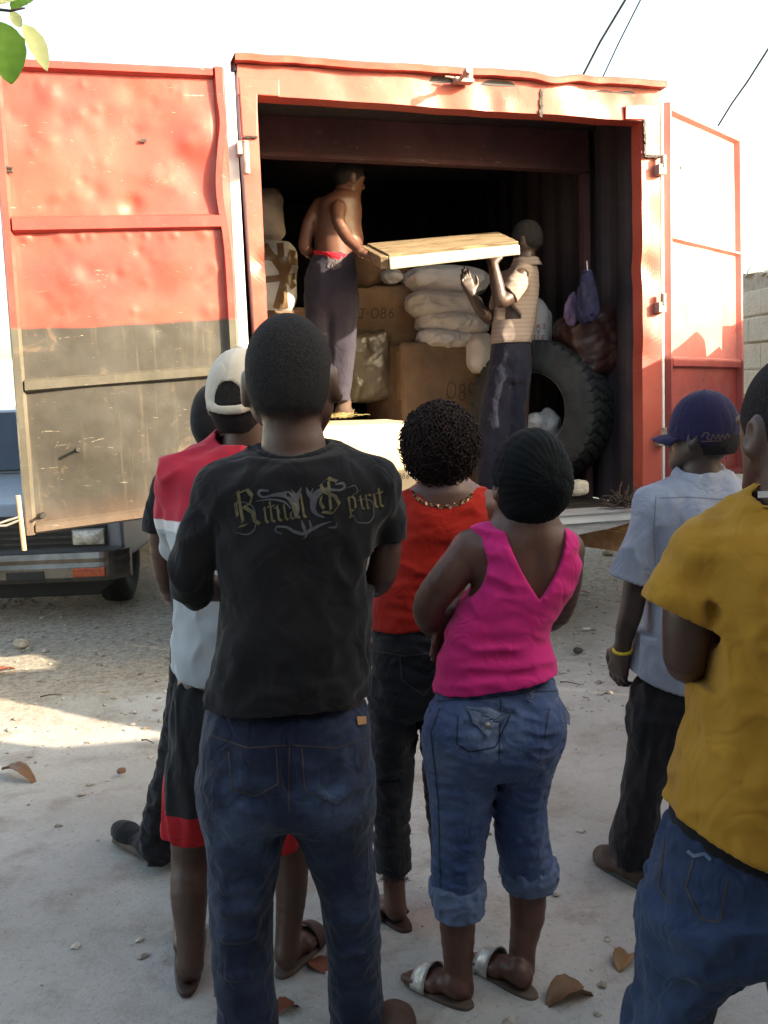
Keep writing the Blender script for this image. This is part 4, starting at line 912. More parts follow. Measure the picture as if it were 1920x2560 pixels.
for (x0, y0, x1, y1, W, mt, dY, cu, ro, up_) in ((-18, 50, 34, 208, .050, M_leaf_g, .0, .2, .25, (.5, -1, .3)), (25, 27, 55, 70, .013, M_leaf_y, .02, .2, .2, (0, -1, .3)), (58, 60, 122, 175, .024, M_leaf_y, .05, .15, .2, (.4, -1, .6)), (28, 24, 82, -8, .02, M_leaf_g, .03, .2, .2, (0, -1, .4)), (-10, 12, 35, -6, .016, M_leaf_y, .0, .2, .2, (0, -1, .4)), (-20, 30, -90, 140, .05, M_leaf_g, .1, .2, .2, (0, -1, .4)), (-60, -10, -20, -110, .05, M_leaf_g, .1, .2, .2, (0, -1, .4))):
    A, B = at(x0, y0, Yb+dY), at(x1, y1, Yb+dY+.03); MB().grid(leaf(A, B-A, up_, np.linalg.norm(B-A), W, cu, ro, int(x0+200), torn=.5)).build('leaf', mt, br, smooth=True)
def ground_leaf(label, tip, base, W, mat, curl, roll, seed, tilt=(0, 0, 1)):
    A, B = atz(*base), atz(*tip); o = MB().grid(leaf(A+np.array([0, 0, .006]), B-A+np.array([0, 0, .001]), tilt, np.linalg.norm(B-A)*.95, W*.85, curl*.5, roll*.55, seed, torn=.8)).build('dry_leaf', mat, smooth=True, base=A); o.modifiers.new('s', 'SOLIDIFY').thickness = .0012
    return tag(o, label, 'leaf', 'fallen leaves')
ground_leaf('curled brown fallen leaf on the pale dust left of the black slipper', (96, 1952), (6, 1928), .045, M_leaf_b, .55, .9, 1)
ground_leaf('reddish fallen leaf at the left edge beside the small sun patch', (42, 1668), (-14, 1690), .04, M_leaf_r, .4, .7, 2)
ground_leaf('large brown fallen leaf standing curled, nearest the pink-topped woman\'s heel', (1498, 2478), (1366, 2524), .055, M_leaf_b, .7, 1.1, 3)
ground_leaf('tan crumpled fallen leaf between the woman\'s sandals and the yellow-shirted man', (1582, 2372), (1548, 2436), .040, M_leaf_t, .5, .9, 4)
ground_leaf('dark red crumpled leaf between the legs of the man in blue jeans', (752, 2510), (688, 2545), .036, M_leaf_r, .6, .9, 5)
ground_leaf('dark red leaf lying under the brown flip-flop', (830, 2440), (775, 2405), .04, M_leaf_r, .3, .5, 6)
ground_leaf('small round brown leaf on the gravel below the truck sill', (1476, 1484), (1444, 1482), .035, M_leaf_r, .3, .3, 7)
ground_leaf('tiny orange leaf right of the rolled denim hip', (1404, 1900), (1386, 1892), .012, M_leaf_r, .3, .5, 8)
ground_leaf('tan leaf at the right edge between the yellow-shirted man\'s legs', (1935, 2365), (1900, 2430), .04, M_leaf_t, .5, .9, 9)
ground_leaf('small rust-coloured leaf beyond the yellow-shirted man\'s hip', (1690, 1930), (1664, 1934), .012, M_leaf_r, .3, .5, 10)
def stone(label, x, y, s, mat, seed, cat='stone'):
    c = atz(x, y); r = np.random.default_rng(seed); S = SDF(c-s*2, c+s*2, max(s/9, .002)); S.ell(c+np.array([0, 0, s*.5]), [s*1.15, s*.95, s*.7], k=0); S.disp(lambda P: s*.18*vnoise(P, 2.2/s, seed, 2), s)
    return tag(S.obj('stone', mat, base=c), label, cat)
stone('round dark nut lying alone on the pale ground', 303, 1932, .017, M_leaf_b, 1, 'nut')
stone('grey pebble on the ground right of the pink top', 1444, 1632, .028, M_iron, 2)
stone('pale stone at the left edge under the pickup bumper', 55, 1617, .045, M_conc, 3)
stone('white stone under the rusty beam behind the truck', 1519, 1387, .045, M_conc, 4)
q = atz(1466, 1574); tag(bevel(MB().box(q+np.array([0, 0, .008]), [.026, .004, 0], [-.002, .012, 0], [0, 0, .006]).build('paper_scrap', M_sack, base=q), .003), 'white scrap of crushed paper on the ground behind the grey pebble', 'litter')
for i, (x0, y0, x1, y1, lab) in enumerate(((1400, 1705, 1452, 1712, 'thin dry twig lying right of the pink hem'), (100, 1742, 155, 1737, 'thin dry twig just above the sun patch'), (354, 1850, 384, 1858, 'thin dry twig right of the sun patch tip'))):
    A, B = atz(x0, y0, .005), atz(x1, y1, .005); b = MB(); b.tube([A, A*.6+B*.4+np.array([0, .01, .004]), B], [.004, .003, .002], 6); tag(b.build('dry_twig', M_stick, smooth=True, base=A), lab, 'twig', 'twigs on the ground')
# ================================================================ people
def m_skin(name, c, rough=.48):
    t = NT(name); n1 = t.noise(14, 4, .6); n2 = t.noise(160, 3, .6)
    col = t.mix(t.ramp(n1, .3, .7), tuple(v*.72 for v in c), c); n3 = t.noise(45, 5, .7); col = t.mix(t.math('MULTIPLY', t.ramp(n3, .55, .75), .3), col, tuple(v*1.35 for v in c))
    return t.set(col, t.ramp(n3, .3, .7, rough-.1, rough+.1), t.bump(t.math('ADD', n2, t.math('MULTIPLY', n3, .8)), .16, .003), spec=.5)
def m_cloth(name, c, c2=None, scale=7, weave=420, sheen=.15, rough=.85, bump=.12):
    t = NT(name); c2 = c2 or tuple(v*.8 for v in c); n1 = t.noise(scale, 5, .65); col = t.mix(t.ramp(n1, .3, .7), c2, c)
    n2 = t.noise(weave, 2, .5); n3 = t.noise(30, 4, .7)
    return t.set(col, rough, t.bump(t.math('ADD', n2, t.math('MULTIPLY', n3, 1.5)), bump, .003, t.creases(9, .5)), spec=.08, sheen=sheen*.6)
def m_denim(name, c, faded, amount=.5, scale=5, worn=()):
    t = NT(name); n1 = t.noise(scale, 5, .7); col = t.mix(t.math('MULTIPLY', t.ramp(n1, .38, .72), amount), c, faded)
    cr = t.noise(1, 4, .7, t.vec((16, 16, 60))); col = t.mix(t.math('MULTIPLY', t.ramp(cr, .58, .75), amount*.35), col, faded)
    g = t.n('ShaderNodeNewGeometry') if worn else None
    for (w_, r_w, a_w) in worn:                # rubbed patches on seat, thighs and knees
        d = t.n('ShaderNodeVectorMath', operation='DISTANCE'); t.l(g.outputs['Position'], d.inputs[0]); d.inputs[1].default_value = tuple(map(float, w_))
        f = t.ramp(t.math('ADD', d.outputs['Value'], t.math('MULTIPLY', t.math('SUBTRACT', t.noise(22, 5, .75), .5), .12)), r_w, r_w*.25); col = t.mix(t.math('MULTIPLY', f, a_w), col, faded)
    n2 = t.noise(500, 2, .5); n3 = t.noise(40, 5, .75)
    return t.set(col, .85, t.bump(t.math('ADD', n2, t.math('MULTIPLY', n3, 2.0)), .2, .003, t.creases(12, .6)), spec=.2, sheen=.1)
M_skinA = m_skin('deep_brown_skin', (.072, .033, .021)); M_skinE = m_skin('warm_brown_skin', (.10, .042, .027)); M_skinI = m_skin('mid_brown_skin', (.115, .05, .032))  # the shirtless man has the lightest skin tone here
M_skinF = m_skin('dark_brown_skin', (.05, .028, .021))
def m_hair(name, c, s=170, b=.9):
    t = NT(name); n = t.noise(s, 5, .85); return t.set(t.mix(t.ramp(n, .35, .65), tuple(v*.45 for v in c), tuple(v*1.5 for v in c)), .8, t.bump(n, b, .010), spec=.15)
def m_fade(name, c, z0, z1):
    t = NT(name); n = t.noise(170, 5, .85); m = t.set(t.mix(t.ramp(n, .35, .65), tuple(v*.45 for v in c), tuple(v*1.5 for v in c)), .8, t.bump(n, .9, .010), spec=.15)
    sp = t.n('ShaderNodeSeparateXYZ'); t.l(t.tc.outputs['Object'], sp.inputs[0]); e = t.math('ADD', sp.outputs[2], t.math('MULTIPLY', t.math('SUBTRACT', t.noise(60, 3, .6), .5), .02))
    a = t.math('GREATER_THAN', t.ramp(e, z0, z1), t.noise(900, 2, .5)); a2 = t.math('MULTIPLY', t.ramp(e, z0, z1), 1.0); t.l(t.math('MAXIMUM', t.math('MULTIPLY', a, a2), t.ramp(e, z0+.01, z1)), t.b.inputs['Alpha']); return m
M_hair = m_hair('short_black_hair', (.022, .019, .019)); M_curl = m_hair('curly_black_hair', (.020, .013, .012), 90, .4)
M_tee = m_cloth('charcoal_tee', (.013, .012, .013), (.008, .0075, .009), 3); M_blackc = m_cloth('black_cloth', (.013, .012, .014), (.009, .009, .01), 4)
M_shorts = m_cloth('black_mesh_shorts', (.018, .018, .019), (.013, .013, .014), 4); M_redhem = m_cloth('red_hem', (.34, .015, .02))
M_redtop = m_cloth('orange_red_top', (.36, .020, .010), (.26, .012, .008), 3); M_pink = m_cloth('hot_pink_top', (.60, .028, .185), (.50, .02, .145), 3)
M_shirtF = m_cloth('pale_grey_blue_shirt', (.27, .285, .335), (.22, .235, .285), 4, bump=.1); M_must = m_cloth('mustard_tee', (.37, .19, .024), (.31, .155, .018), 3)
M_pantsF = m_cloth('black_trousers', (.016, .014, .016), (.011, .01, .012), 3); M_pantsI = m_cloth('dark_slate_trousers', (.036, .031, .044), (.026, .023, .034), 4)
M_denA = m_denim('dark_indigo_denim', (.0055, .0085, .025), (.045, .068, .125), .45, 3.2, [(at(600, 2085, 2.0), .085, .8), (at(835, 2035, 2.0), .09, .85), (at(575, 1960, 2.0), .05, .4), (at(610, 2250, 2.03), .06, .45), (at(880, 2260, 2.1), .06, .5), (at(690, 2150, 2.05), .05, .4), (at(880, 1890, 2.0), .04, .4)]); M_denE = m_denim('mid_blue_denim', (.030, .052, .135), (.13, .17, .27), .5, 3, [(at(1235, 1830, 2.3), .10, .6), (at(1120, 1900, 2.32), .08, .45), (at(1160, 2020, 2.34), .06, .3), (at(1330, 1890, 2.33), .06, .35)])
M_denD = m_denim('black_denim', (.012, .012, .016), (.03, .03, .036), .5); M_denG = m_denim('blue_denim', (.014, .025, .06), (.036, .056, .11), .5, 3); M_denJ = m_denim('navy_denim', (.007, .008, .02), (.016, .018, .034), .4)
M_stitch = plain('brown_stitching', (.055, .038, .03), bump=0); M_capw = m_cloth('beige_cap_cotton', (.50, .45, .38), (.43, .38, .31), 5); M_cappur = m_cloth('purple_cap_cotton', (.022, .018, .056), (.015, .013, .038), 5)
M_wrapk = m_cloth('black_knit_wrap', (.006, .0075, .008), (.004, .005, .0055), 5, sheen=.03); M_sole = plain('grey_brown_sole_rubber', (.12, .085, .065), (.08, .055, .04), 10, .8, .2, 50); M_strap = plain('dark_sandal_strap', (.06, .03, .025), (.04, .02, .016), 10, .6, .2, 60)
M_silver = plain('silver_sandal_strap', (.6, .56, .52), (.38, .35, .32), 40, .3, .5, 90, metallic=.4); M_shoeb = plain('brown_suede_shoe', (.075, .045, .032), (.05, .03, .022), 9, .8, .3, 60); M_yel = plain('yellow_rubber_band', (.62, .42, .02), bump=0, rough=.5)
M_gold = plain('faded_gold_print', (.125, .102, .042), (.055, .047, .024), 60, .8, .1, 80); M_greyp = plain('grey_print', (.075, .075, .082), (.045, .045, .05), 30, .8, .1, 80)
def m_rugby():
    t = NT('red_white_grey_shirt'); sp = t.n('ShaderNodeSeparateXYZ'); t.l(t.tc.outputs['Object'], sp.inputs[0]); z = sp.outputs[2]; x = sp.outputs[0]
    e = t.math('ADD', z, t.math('MULTIPLY', x, -.03)); g = t.mix(t.ramp(t.noise(5, 4, .6), .3, .7), (.30, .32, .34), (.40, .42, .44))
    c = t.mix(t.ramp(e, 1.245, 1.249), g, (.62, .6, .6)); c = t.mix(t.ramp(e, 1.273, 1.277), c, (.40, .018, .04))
    n3 = t.noise(40, 4, .7); n2 = t.noise(420, 2, .5)
    return t.set(c, .85, t.bump(t.math('ADD', n2, n3), .12, .003), spec=.2, sheen=.1)
def m_stripe():
    t = NT('tan_striped_shirt'); sp = t.n('ShaderNodeSeparateXYZ'); t.l(t.tc.outputs['Object'], sp.inputs[0]); w = t.math('SINE', t.math('MULTIPLY', sp.outputs[2], 230))
    c = t.mix(t.ramp(w, .3, .8), (.245, .195, .17), (.205, .16, .14)); return t.set(c, .85, t.bump(t.noise(40, 4, .7), .15, .003), spec=.2)
M_rugby = m_rugby(); M_stripe = m_stripe()
I3 = np.eye(3)
def collar(P, c, prof, mat, parent, rx=1.0, ry=1.0, tilt=.2, th=.004, seed=0):
    """folded or ribbed neck band: prof = (radius, height) steps, turned about the neck"""
    R = []
    for i in range(49):
        a = 2*math.pi*i/48; w = .0015*math.sin(a*5+seed); R.append([np.array(c)+np.array([math.cos(a)*(r+w)*rx, math.sin(a)*(r+w)*ry, z+tilt*r*math.sin(a)+w]) for r, z in prof])
    b = MB(); b.grid(np.array(R)); o = b.build('collar', mat, parent, smooth=True); m = o.modifiers.new('s', 'SOLIDIFY'); m.thickness = th; m.offset = 0; return o
class Person:
    def __init__(s, label, Y, px, lo, hi, skin, h=.006, base=None):
        s.Y = Y; s.skin = skin; s.h = h; b = atz(px, 1, 0) if False else at(px, 1500, Y); b[2] = 0
        if base is not None: b = np.array(base, float)
        s.t = thing('person', label, 'person', tuple(b)); s.b = b
        s.lo, s.hi = np.array(lo, float), np.array(hi, float)
        s.S = s.new()
    def new(s, h=None, lo=None, hi=None): return SDF(s.lo if lo is None else lo, s.hi if hi is None else hi, h or s.h)
    def p(s, x, y, dY=0.0): return at(x, y, s.Y+dY)
    def k(s, dY=0.0): return (s.Y+dY)/F_PX*1.01
    def box(s, x0, y0, x1, y1, d0=-.3, d1=.3):
        a, b = s.p(x0, y0), s.p(x1, y1); return (np.minimum(a, b)+np.array([0, d0, 0]), np.maximum(a, b)+np.array([0, d1, 0]))
    def ring(s, y, xl, xr, dep, dY=0.0, yaw=0.0):
        A, B = at(xl, y, s.Y+dY), at(xr, y, s.Y+dY); return ((A[2]+B[2])/2, (A[0]+B[0])/2, s.Y+dY, (B[0]-A[0])/2, dep, yaw)
    def rings(s, *rs): return [s.ring(*r) for r in rs]
    def limb(s, S, pts, k=.025, n=14, flat=None, ratio=1):
        """pts: (x, y, dY, radius_px)"""
        P = [s.p(x, y, d) for x, y, d, r in pts]; R = [r*s.k(d) for x, y, d, r in pts]; S.curve(P, R, k, n, flat, ratio); return P
    def body(s, name='body'): return s.S.obj(name, s.skin, s.t)
    def add(s, S, name, mat, parent=None): return S.obj(name, mat, parent or s.t)
def frame(yaw, tilt=0, lean=0):
    """head frame columns right, forward, up; yaw 0 looks away from the camera, positive turns right"""
    M = Matrix.Rotation(-math.radians(yaw), 3, 'Z')@Matrix.Rotation(math.radians(tilt), 3, 'X')@Matrix.Rotation(math.radians(lean), 3, 'Y')
    return np.array(M)
def head(S, o, M, s=1.0, wide=1.0, face=True, ears=True, grow=0, k=.02):
    """o: point between the ears"""
    g = lambda r, f, u: o+M@(np.array([r*wide, f, u])*s)
    q = lambda a, b, c: np.array([a*wide*s+grow, b*s+grow, c*s+grow])
    S.ell(g(0, -.006, .030), q(.0765, .097, .098), M, k); S.ell(g(0, -.042, .002), q(.066, .06, .07), M, .02)
    S.ell(g(0, .035, -.015), q(.062, .06, .07), M, .03)
    if not face: return g
    S.cone(g(0, .035, -.055), g(0, .068, -.088), .05*s, .030*s, .03); S.cone(g(-.052, .0, -.045), g(-.02, .07, -.088), .022*s, .022*s, .03); S.cone(g(.052, .0, -.045), g(.02, .07, -.088), .022*s, .022*s, .03)
    S.cone(g(0, .092, .012), g(0, .112, -.028), .010*s, .0165*s, .012); S.ell(g(-.014, .10, -.031), [.009*s]*3, None, .01); S.ell(g(.014, .10, -.031), [.009*s]*3, None, .01)
    for e in (-1, 1):
        S.carve(g(e*.031, .103, .008), [.018*s, .012*s, .011*s], M, .02); S.ell(g(e*.031, .083, .007), [.0125*s]*3, None, .004); S.cone(g(e*.012, .094, .026), g(e*.048, .084, .024), .009*s, .007*s, .015)
    S.ell(g(0, .096, -.055), np.array([.024, .013, .0075])*s, M, .008); S.ell(g(0, .094, -.068), np.array([.022, .013, .008])*s, M, .006)
    if ears:
        for e in (-1, 1):
            Me = M@np.array(Matrix.Rotation(e*math.radians(-24), 3, 'Z')@Matrix.Rotation(math.radians(12), 3, 'X'))
            S.ell(g(e*.082, -.008, -.004), np.array([.011, .021, .034])*s, Me, .012); S.carve(g(e*.093, -.002, .0), np.array([.008, .012, .021])*s, Me, .006)
    return g
def hand(S, w, d, pn, side, s=1.0, curl=(.3, .35, .4, .45), thumb=.6, k=.008):
    """w wrist, d direction of the fingers, pn palm normal (curl side), side = thumb direction"""
    w = np.array(w, float); d = np.array(d, float)/np.linalg.norm(d); pn = np.array(pn, float); pn = pn-d*(pn@d); pn /= np.linalg.norm(pn); sd = np.cross(d, pn); sd = sd if sd@np.array(side) > 0 else -sd
    kn = w+d*.088*s
    S.cone(w, w+d*.03*s, .024*s, .026*s, .02, pn, .72)
    for i in range(4):
        off = (1.5-i)*.0195*s; b0 = w+d*.03*s+sd*off*.75; b1 = kn+sd*off-d*abs(1.2-i)*.004*s; S.cone(b0, b1, .0155*s, .0125*s, .014)
        L = (.074, .082, .077, .060)[i]*s; p = b1; a = curl[i]*.6; r0 = (.0098, .0100, .0096, .0086)[i]*s
        for j, f in enumerate((.45, .32, .26)):
            v = d*math.cos(a)+pn*math.sin(a)+sd*off*.55*(1 if j == 0 else .2); v /= np.linalg.norm(v); q = p+v*L*f; S.cone(p, q, r0*(1-.1*j), r0*(.92-.1*j), k if j == 0 else .003); p = q; a += curl[i]
    t0 = w+d*.022*s+sd*.022*s; t1 = t0+(d*.55+sd*.75+pn*.25*thumb)*.042*s; t2 = t1+(d*.85+sd*.3+pn*.4*thumb)*.033*s; t3 = t2+(d*.95+pn*.4*thumb)*.026*s
    S.cone(t0, t1, .0165*s, .0118*s, .012); S.cone(t1, t2, .0115*s, .0105*s, .004); S.cone(t2, t3, .0105*s, .008*s, .003)
    return kn
def foot(S, heel, toe, ankle, ra, s=1.0, lift=.016, k=.008, toes=True, w=1.0):
    heel, toe, ankle = [np.array(v, float) for v in (heel, toe, ankle)]; heel[2] = toe[2] = lift; d = toe-heel; L = np.linalg.norm(d); d /= L; u = np.array([0, 0, 1.0]); sd = np.cross(d, u)
    S.ell(heel+d*.038*s+u*.028*s, np.array([.027*w, .032, .029])*s, np.stack([sd, d, u], 1), k)
    S.cone(heel+d*.04*s+u*.035*s, heel+d*L*.66+u*.022*s,     .030*s*w, .026*s, k); S.cone(heel+d*L*.5+u*.022*s-sd*.018*s, heel+d*L*.76+u*.016*s-sd*.026*s, .024*s, .018*s, k); S.cone(heel+d*L*.5+u*.022*s+sd*.018*s, heel+d*L*.76+u*.016*s+sd*.024*s, .024*s, .018*s, k)
    S.cone(ankle, heel+d*.045*s+u*.045*s, ra, .029*s, k); S.cone(ankle-u*.01, heel+d*L*.5+u*.032*s, ra*.8, .023*s, .012)
    if toes:
        for i, o in enumerate((-.036, -.016, .002, .018, .032)):
            l = (.0, .002, -.004, -.012, -.022)[i]; S.cone(heel+d*L*.78+sd*o*s*.95+u*.013*s, heel+d*(L*.95+l)+sd*o*s+u*.011*s, .0115*s, (.012, .0095, .009, .0085, .008)[i]*s, .006)
    return d, sd, L
def flipflop(P, heel, toe, w=.05, mat=None, smat=None, th=.015, strap=True, name='flip_flop', tilt=0, band=False):
    heel, toe = np.array(heel, float), np.array(toe, float); heel[2] = toe[2] = 0; d = toe-heel; L = np.linalg.norm(d); d /= L; u = np.array([0, 0, 1.0]); sd = np.cross(d, u); n = 44; top = []
    for i in range(n):
        a = 2*math.pi*i/n; t = math.cos(a); t = math.copysign(abs(t)**.72, t); sa = math.copysign(abs(math.sin(a))**.72, math.sin(a)); ww = w*(.84+.14*t); top.append(heel+d*(L*.5+t*(L*.5+.006))+sd*sa*ww)
    b = MB(); b.prism(np.array(top)+u*.002, u*th); o = bevel(b.build(name, mat or M_sole, P.t), .004)
    if strap and not band:
        c = heel+d*L*.78+u*(th+.012)
        for e in (-1, 1):
            q = MB(); a0 = heel+d*L*.36+sd*e*w*.95+u*th; q.tube([a0, a0*.45+c*.55+u*.030+sd*e*.012, c+u*.012, c-u*.008], [.009, .009, .007, .004], 8); q.build('strap', smat or M_strap, o, smooth=True)
    if band:
        R = []
        for i in range(17):
            a = math.pi*i/16; R.append([heel+d*(L*f)+sd*math.cos(a)*w*1.04+u*(th+math.sin(a)*hh) for f, hh in ((.55, .074), (.62, .068), (.70, .060), (.77, .052))])
        q = MB(); q.grid(np.array(R)); so = q.build('strap', smat or M_strap, o, smooth=True); so.modifiers.new('s', 'SOLIDIFY').thickness = .004
    return o
def shoe(P, heel, toe, w, mat, h=.005, sole=M_blk, name='shoe', high=.085):
    heel, toe = np.array(heel, float), np.array(toe, float); heel[2] = toe[2] = 0; d = toe-heel; L = np.linalg.norm(d); d /= L; u = np.array([0, 0, 1.0]); sd = np.cross(d, u); M = np.stack([sd, d, u], 1); c = (heel+toe)/2
    S = SDF(c-.24, c+.24, h); S.ell(heel+d*.05+u*.05, [w*.82, .055, high*.62], M, 0); S.cone(heel+d*.05+u*.045, heel+d*L*.72+u*.036, w*.80, w*.86, .03, u, .75); S.ell(heel+d*(L-.075)+u*.03, [w, .078, .042], M, .03); S.cone(heel+d*.06+u*high*.9, heel+d*.10+u*high*.6, .045, .05, .03)
    S.cut([0, 0, .016], [0, 0, -1]); S.disp(crumple(.0018, 10, 3), .03); o = S.obj(name, mat, P.t)
    S2 = SDF(c-.24, c+.24, h); S2.cone(heel+d*.045, heel+d*(L-.065), w*.9, w*1.06, 0); S2.cut([0, 0, .024], [0, 0, 1]); S2.cut([0, 0, .001], [0, 0, -1]); S2.obj('sole', sole, o); return o
# ---------------------------------------------------------------- man in the black printed T-shirt
A = Person('tall man with shaved head in black Ritual Spirit T-shirt, arms folded', 2.13, 720, [-.58, 1.75, -.01], [.2, 2.62, 1.84], M_skinA, .0055)
MA = frame(4, 0, -1); oA = A.p(727, 962, .02); gA = head(A.S, oA, MA, 1.16, 1.02)
A.limb(A.S, [(727, 985, .0, 72), (729, 1060, -.005, 67), (735, 1130, 0, 80)], .03)
A.S.loft(A.rings((1760, 530, 905, .11), (1500, 575, 905, .11), (1300, 560, 935, .11), (1200, 600, 900, .09), (1150, 650, 830, .07)), .03)
hA = A.limb(A.S, [(560, 1255, 0, 44), (480, 1420, -.01, 36), (500, 1462, .06, 36), (610, 1470, .24, 30), (700, 1440, .27, 24)], .03)
A.limb(A.S, [(920, 1240, 0, 44), (965, 1360, .03, 38), (948, 1448, .06, 36), (880, 1462, .22, 30), (760, 1470, .29, 24)], .03)
hand(A.S, A.p(680, 1440, .27), [.9, .2, .3], [0, -1, 0], [0, 0, 1]); hand(A.S, A.p(770, 1470, .30), [-1, .1, .2], [0, -1, 0], [0, 0, 1])
A.S.loft(A.rings((1760, 540, 895, .10), (1900, 560, 880, .09), (1990, 580, 860, .06)), .03); A.limb(A.S, [(610, 2000, 0, 66), (606, 2250, 0, 55), (618, 2640, .02, 45)], .03); A.limb(A.S, [(826, 2000, .03, 66), (872, 2250, .06, 60), (890, 2600, .12, 45)], .03)
A.body()
H = A.new(.005, oA-.19, oA+.24); head(H, oA, MA, 1.16, 1.02, face=False, grow=.002, k=.0); H.cone(oA+MA@np.array([0, -.05, -.03]), oA+MA@np.array([0, -.035, -.085]), .066, .058, .03)
H.cut(oA+MA@np.array([0, .055, .02]), MA@np.array([0, .75, -.66])); H.cut(oA+MA@np.array([0, -.05, -.085]), MA@np.array([0, .12, -1])); A.add(H, 'hair', m_fade('shaved_hair', (.022, .019, .019), oA[2]-.085, oA[2]-.035))
S = A.new()
S.loft(A.rings((1815, 503, 924, .15), (1790, 502, 926, .152), (1700, 520, 926, .15), (1600, 546, 924, .145), (1500, 554, 932, .14), (1400, 548, 946, .14), (1300, 536, 960, .14), (1230, 532, 962, .132), (1185, 552, 944, .12), (1148, 600, 895, .1), (1118, 648, 838, .085)), 0, n=2.3, rc=.02)
S.cone(A.p(560, 1228), A.p(690, 1165), .058, .05, .06); S.cone(A.p(925, 1212), A.p(780, 1162), .056, .05, .06)
A.limb(S, [(562, 1240, 0, 60), (520, 1320, -.01, 62), (478, 1420, -.005, 55), (478, 1462, .03, 50), (500, 1480, .07, 46)], .05)
A.limb(S, [(925, 1222, 0, 58), (958, 1290, .02, 54), (962, 1350, .03, 50), (962, 1375, .035, 48)], .05)
S.cut(A.p(500, 1470, .06), [.35, .75, -.35], A.box(380, 1560, 560, 1400, -.2, .3))
S.cut(A.p(962, 1352, .03), [.12, .1, -1], A.box(925, 1460, 1060, 1352, -.15, .2)); S.hollow(A.p(962, 1352, .03), [.12, .1, -1], .03, .009, .08)
S.cut(A.p(735, 1122, -.02), [0, -.25, 1], A.box(630, 1160, 850, 1000, -.2, .2)); S.ncarve(A.p(735, 1085, .01), [.078, .082, .052], None, .012)
S.cut(A.p(715, 1792, -.15), [.02, 0, -1]); S.hollow(A.p(715, 1792, -.15), [.02, 0, -1], .03, .009, .3)
S.disp(folds(crumple(.0045, 9, 2, (1, 1, .8), 2), crumple(.004, 16, 7, (.5, .5, 1.6), 2, True, lambda P: np.clip((1.12-P[:, 2])*4, 0, 1)), fold(A.p(470, 1330, -.1), A.p(600, 1420, -.14), .008, .016), fold(A.p(540, 1280, -.12), A.p(620, 1400, -.15), -.008, .018), fold(A.p(930, 1260, -.12), A.p(900, 1420, -.14), .008, .018), fold(A.p(955, 1280, -.1), A.p(925, 1440, -.13), -.008, .014),
    fold(A.p(520, 1720, -.15), A.p(640, 1660, -.15), .008, .02), fold(A.p(900, 1640, -.14), A.p(925, 1740, -.13), -.009, .018), fold(A.p(560, 1590, -.14), A.p(900, 1610, -.14), .005, .03), fold(A.p(560, 1680, -.15), A.p(880, 1690, -.15), -.005, .02), fold(A.p(640, 1175, -.12), A.p(860, 1172, -.12), .006, .02)), .04)
teeA = A.add(S, 'tshirt', M_tee)
# collar rib
S = A.new(.005, A.p(620, 1200, -.2), A.p(860, 1050, .2)); 
ring_ = [A.p(735, 1118, .01)+np.array([math.cos(a)*.082, math.sin(a)*.086, -.012*math.sin(a)*-1-.010*(1-abs(math.cos(a)))]) for a in np.linspace(0, 2*math.pi, 29)]
S.chain(ring_, [.009]*29, .0, .004); A.add(S, 'collar', M_tee, teeA)
# jeans
S = A.new()
S.loft(A.rings((1745, 520, 912, .125), (1800, 510, 922, .132), (1880, 500, 928, .145), (1950, 498, 931, .15), (1985, 502, 931, .145), (2040, 518, 928, .11)), 0, n=2.3, rc=.03)
S.loft(A.rings((1930, 505, 715, .125), (2025, 510, 714, .114), (2085, 514, 712, .108), (2150, 520, 702, .1), (2241, 524, 684, .09), (2330, 528, 680, .085), (2424, 534, 682, .082), (2520, 542, 692, .082), (2640, 548, 700, .086)), .035, n=2.1)
S.loft(A.rings((1930, 720, 930, .125, .0), (2025, 720, 931, .114, .01), (2070, 732, 932, .108, .02), (2125, 760, 933, .1, .03), (2241, 802, 946, .09, .05), (2330, 813, 951, .085, .07), (2424, 820, 953, .082, .09), (2520, 824, 958, .082, .1), (2600, 822, 968, .086, .11)), .035, n=2.1)
fs = [crumple(.003, 9, 4, (1, 1, 1.3), 2), fold(A.p(560, 1990, -.15), A.p(690, 2010, -.14), -.020, .016), fold(A.p(745, 1995, -.12), A.p(880, 1960, -.14), -.016, .016), fold(A.p(722, 1830, -.15), A.p(718, 2040, -.12), -.020, .014), fold(A.p(560, 1900, -.14), A.p(690, 1955, -.15), -.012, .014), fold(A.p(700, 1960, -.15), A.p(620, 2060, -.13), .012, .018), fold(A.p(570, 1830, -.14), A.p(715, 1862, -.15), .007, .014), fold(A.p(735, 1862, -.15), A.p(905, 1835, -.14), .007, .014), fold(A.p(560, 1850, -.14), A.p(700, 1975, -.15), .007, .02), fold(A.p(740, 1990, -.15), A.p(890, 1985, -.14), .010, .022)]
for x0, x1, y0 in ((535, 660, 2150), (540, 670, 2215), (535, 655, 2275), (545, 670, 2345), (545, 660, 2440), (812, 930, 2170), (820, 940, 2230), (815, 945, 2300), (830, 940, 2390), (830, 945, 2480)): fs += [fold(A.p(x0, y0+12, -.09+(.06 if x0 > 700 else 0)), A.p(x1, y0-8, -.09+(.06 if x0 > 700 else 0)), .015, .013)]
S.disp(folds(*fs), .04); jeA = A.add(S, 'jeans', M_denA)
sfA = cam_surf(jeA)
strokes_on('pocket_stitching', [[(572, 1880), (580, 1975), (640, 1990), (695, 1960), (690, 1870)], [(755, 1870), (762, 1975), (840, 2015), (905, 1965), (908, 1865)], [(724, 1800), (722, 2030)], [(520, 1835), (620, 1870), (722, 1862)], [(722, 1862), (840, 1870), (925, 1840)]], .0025, sfA, M_stitch, jeA, .001, 5)
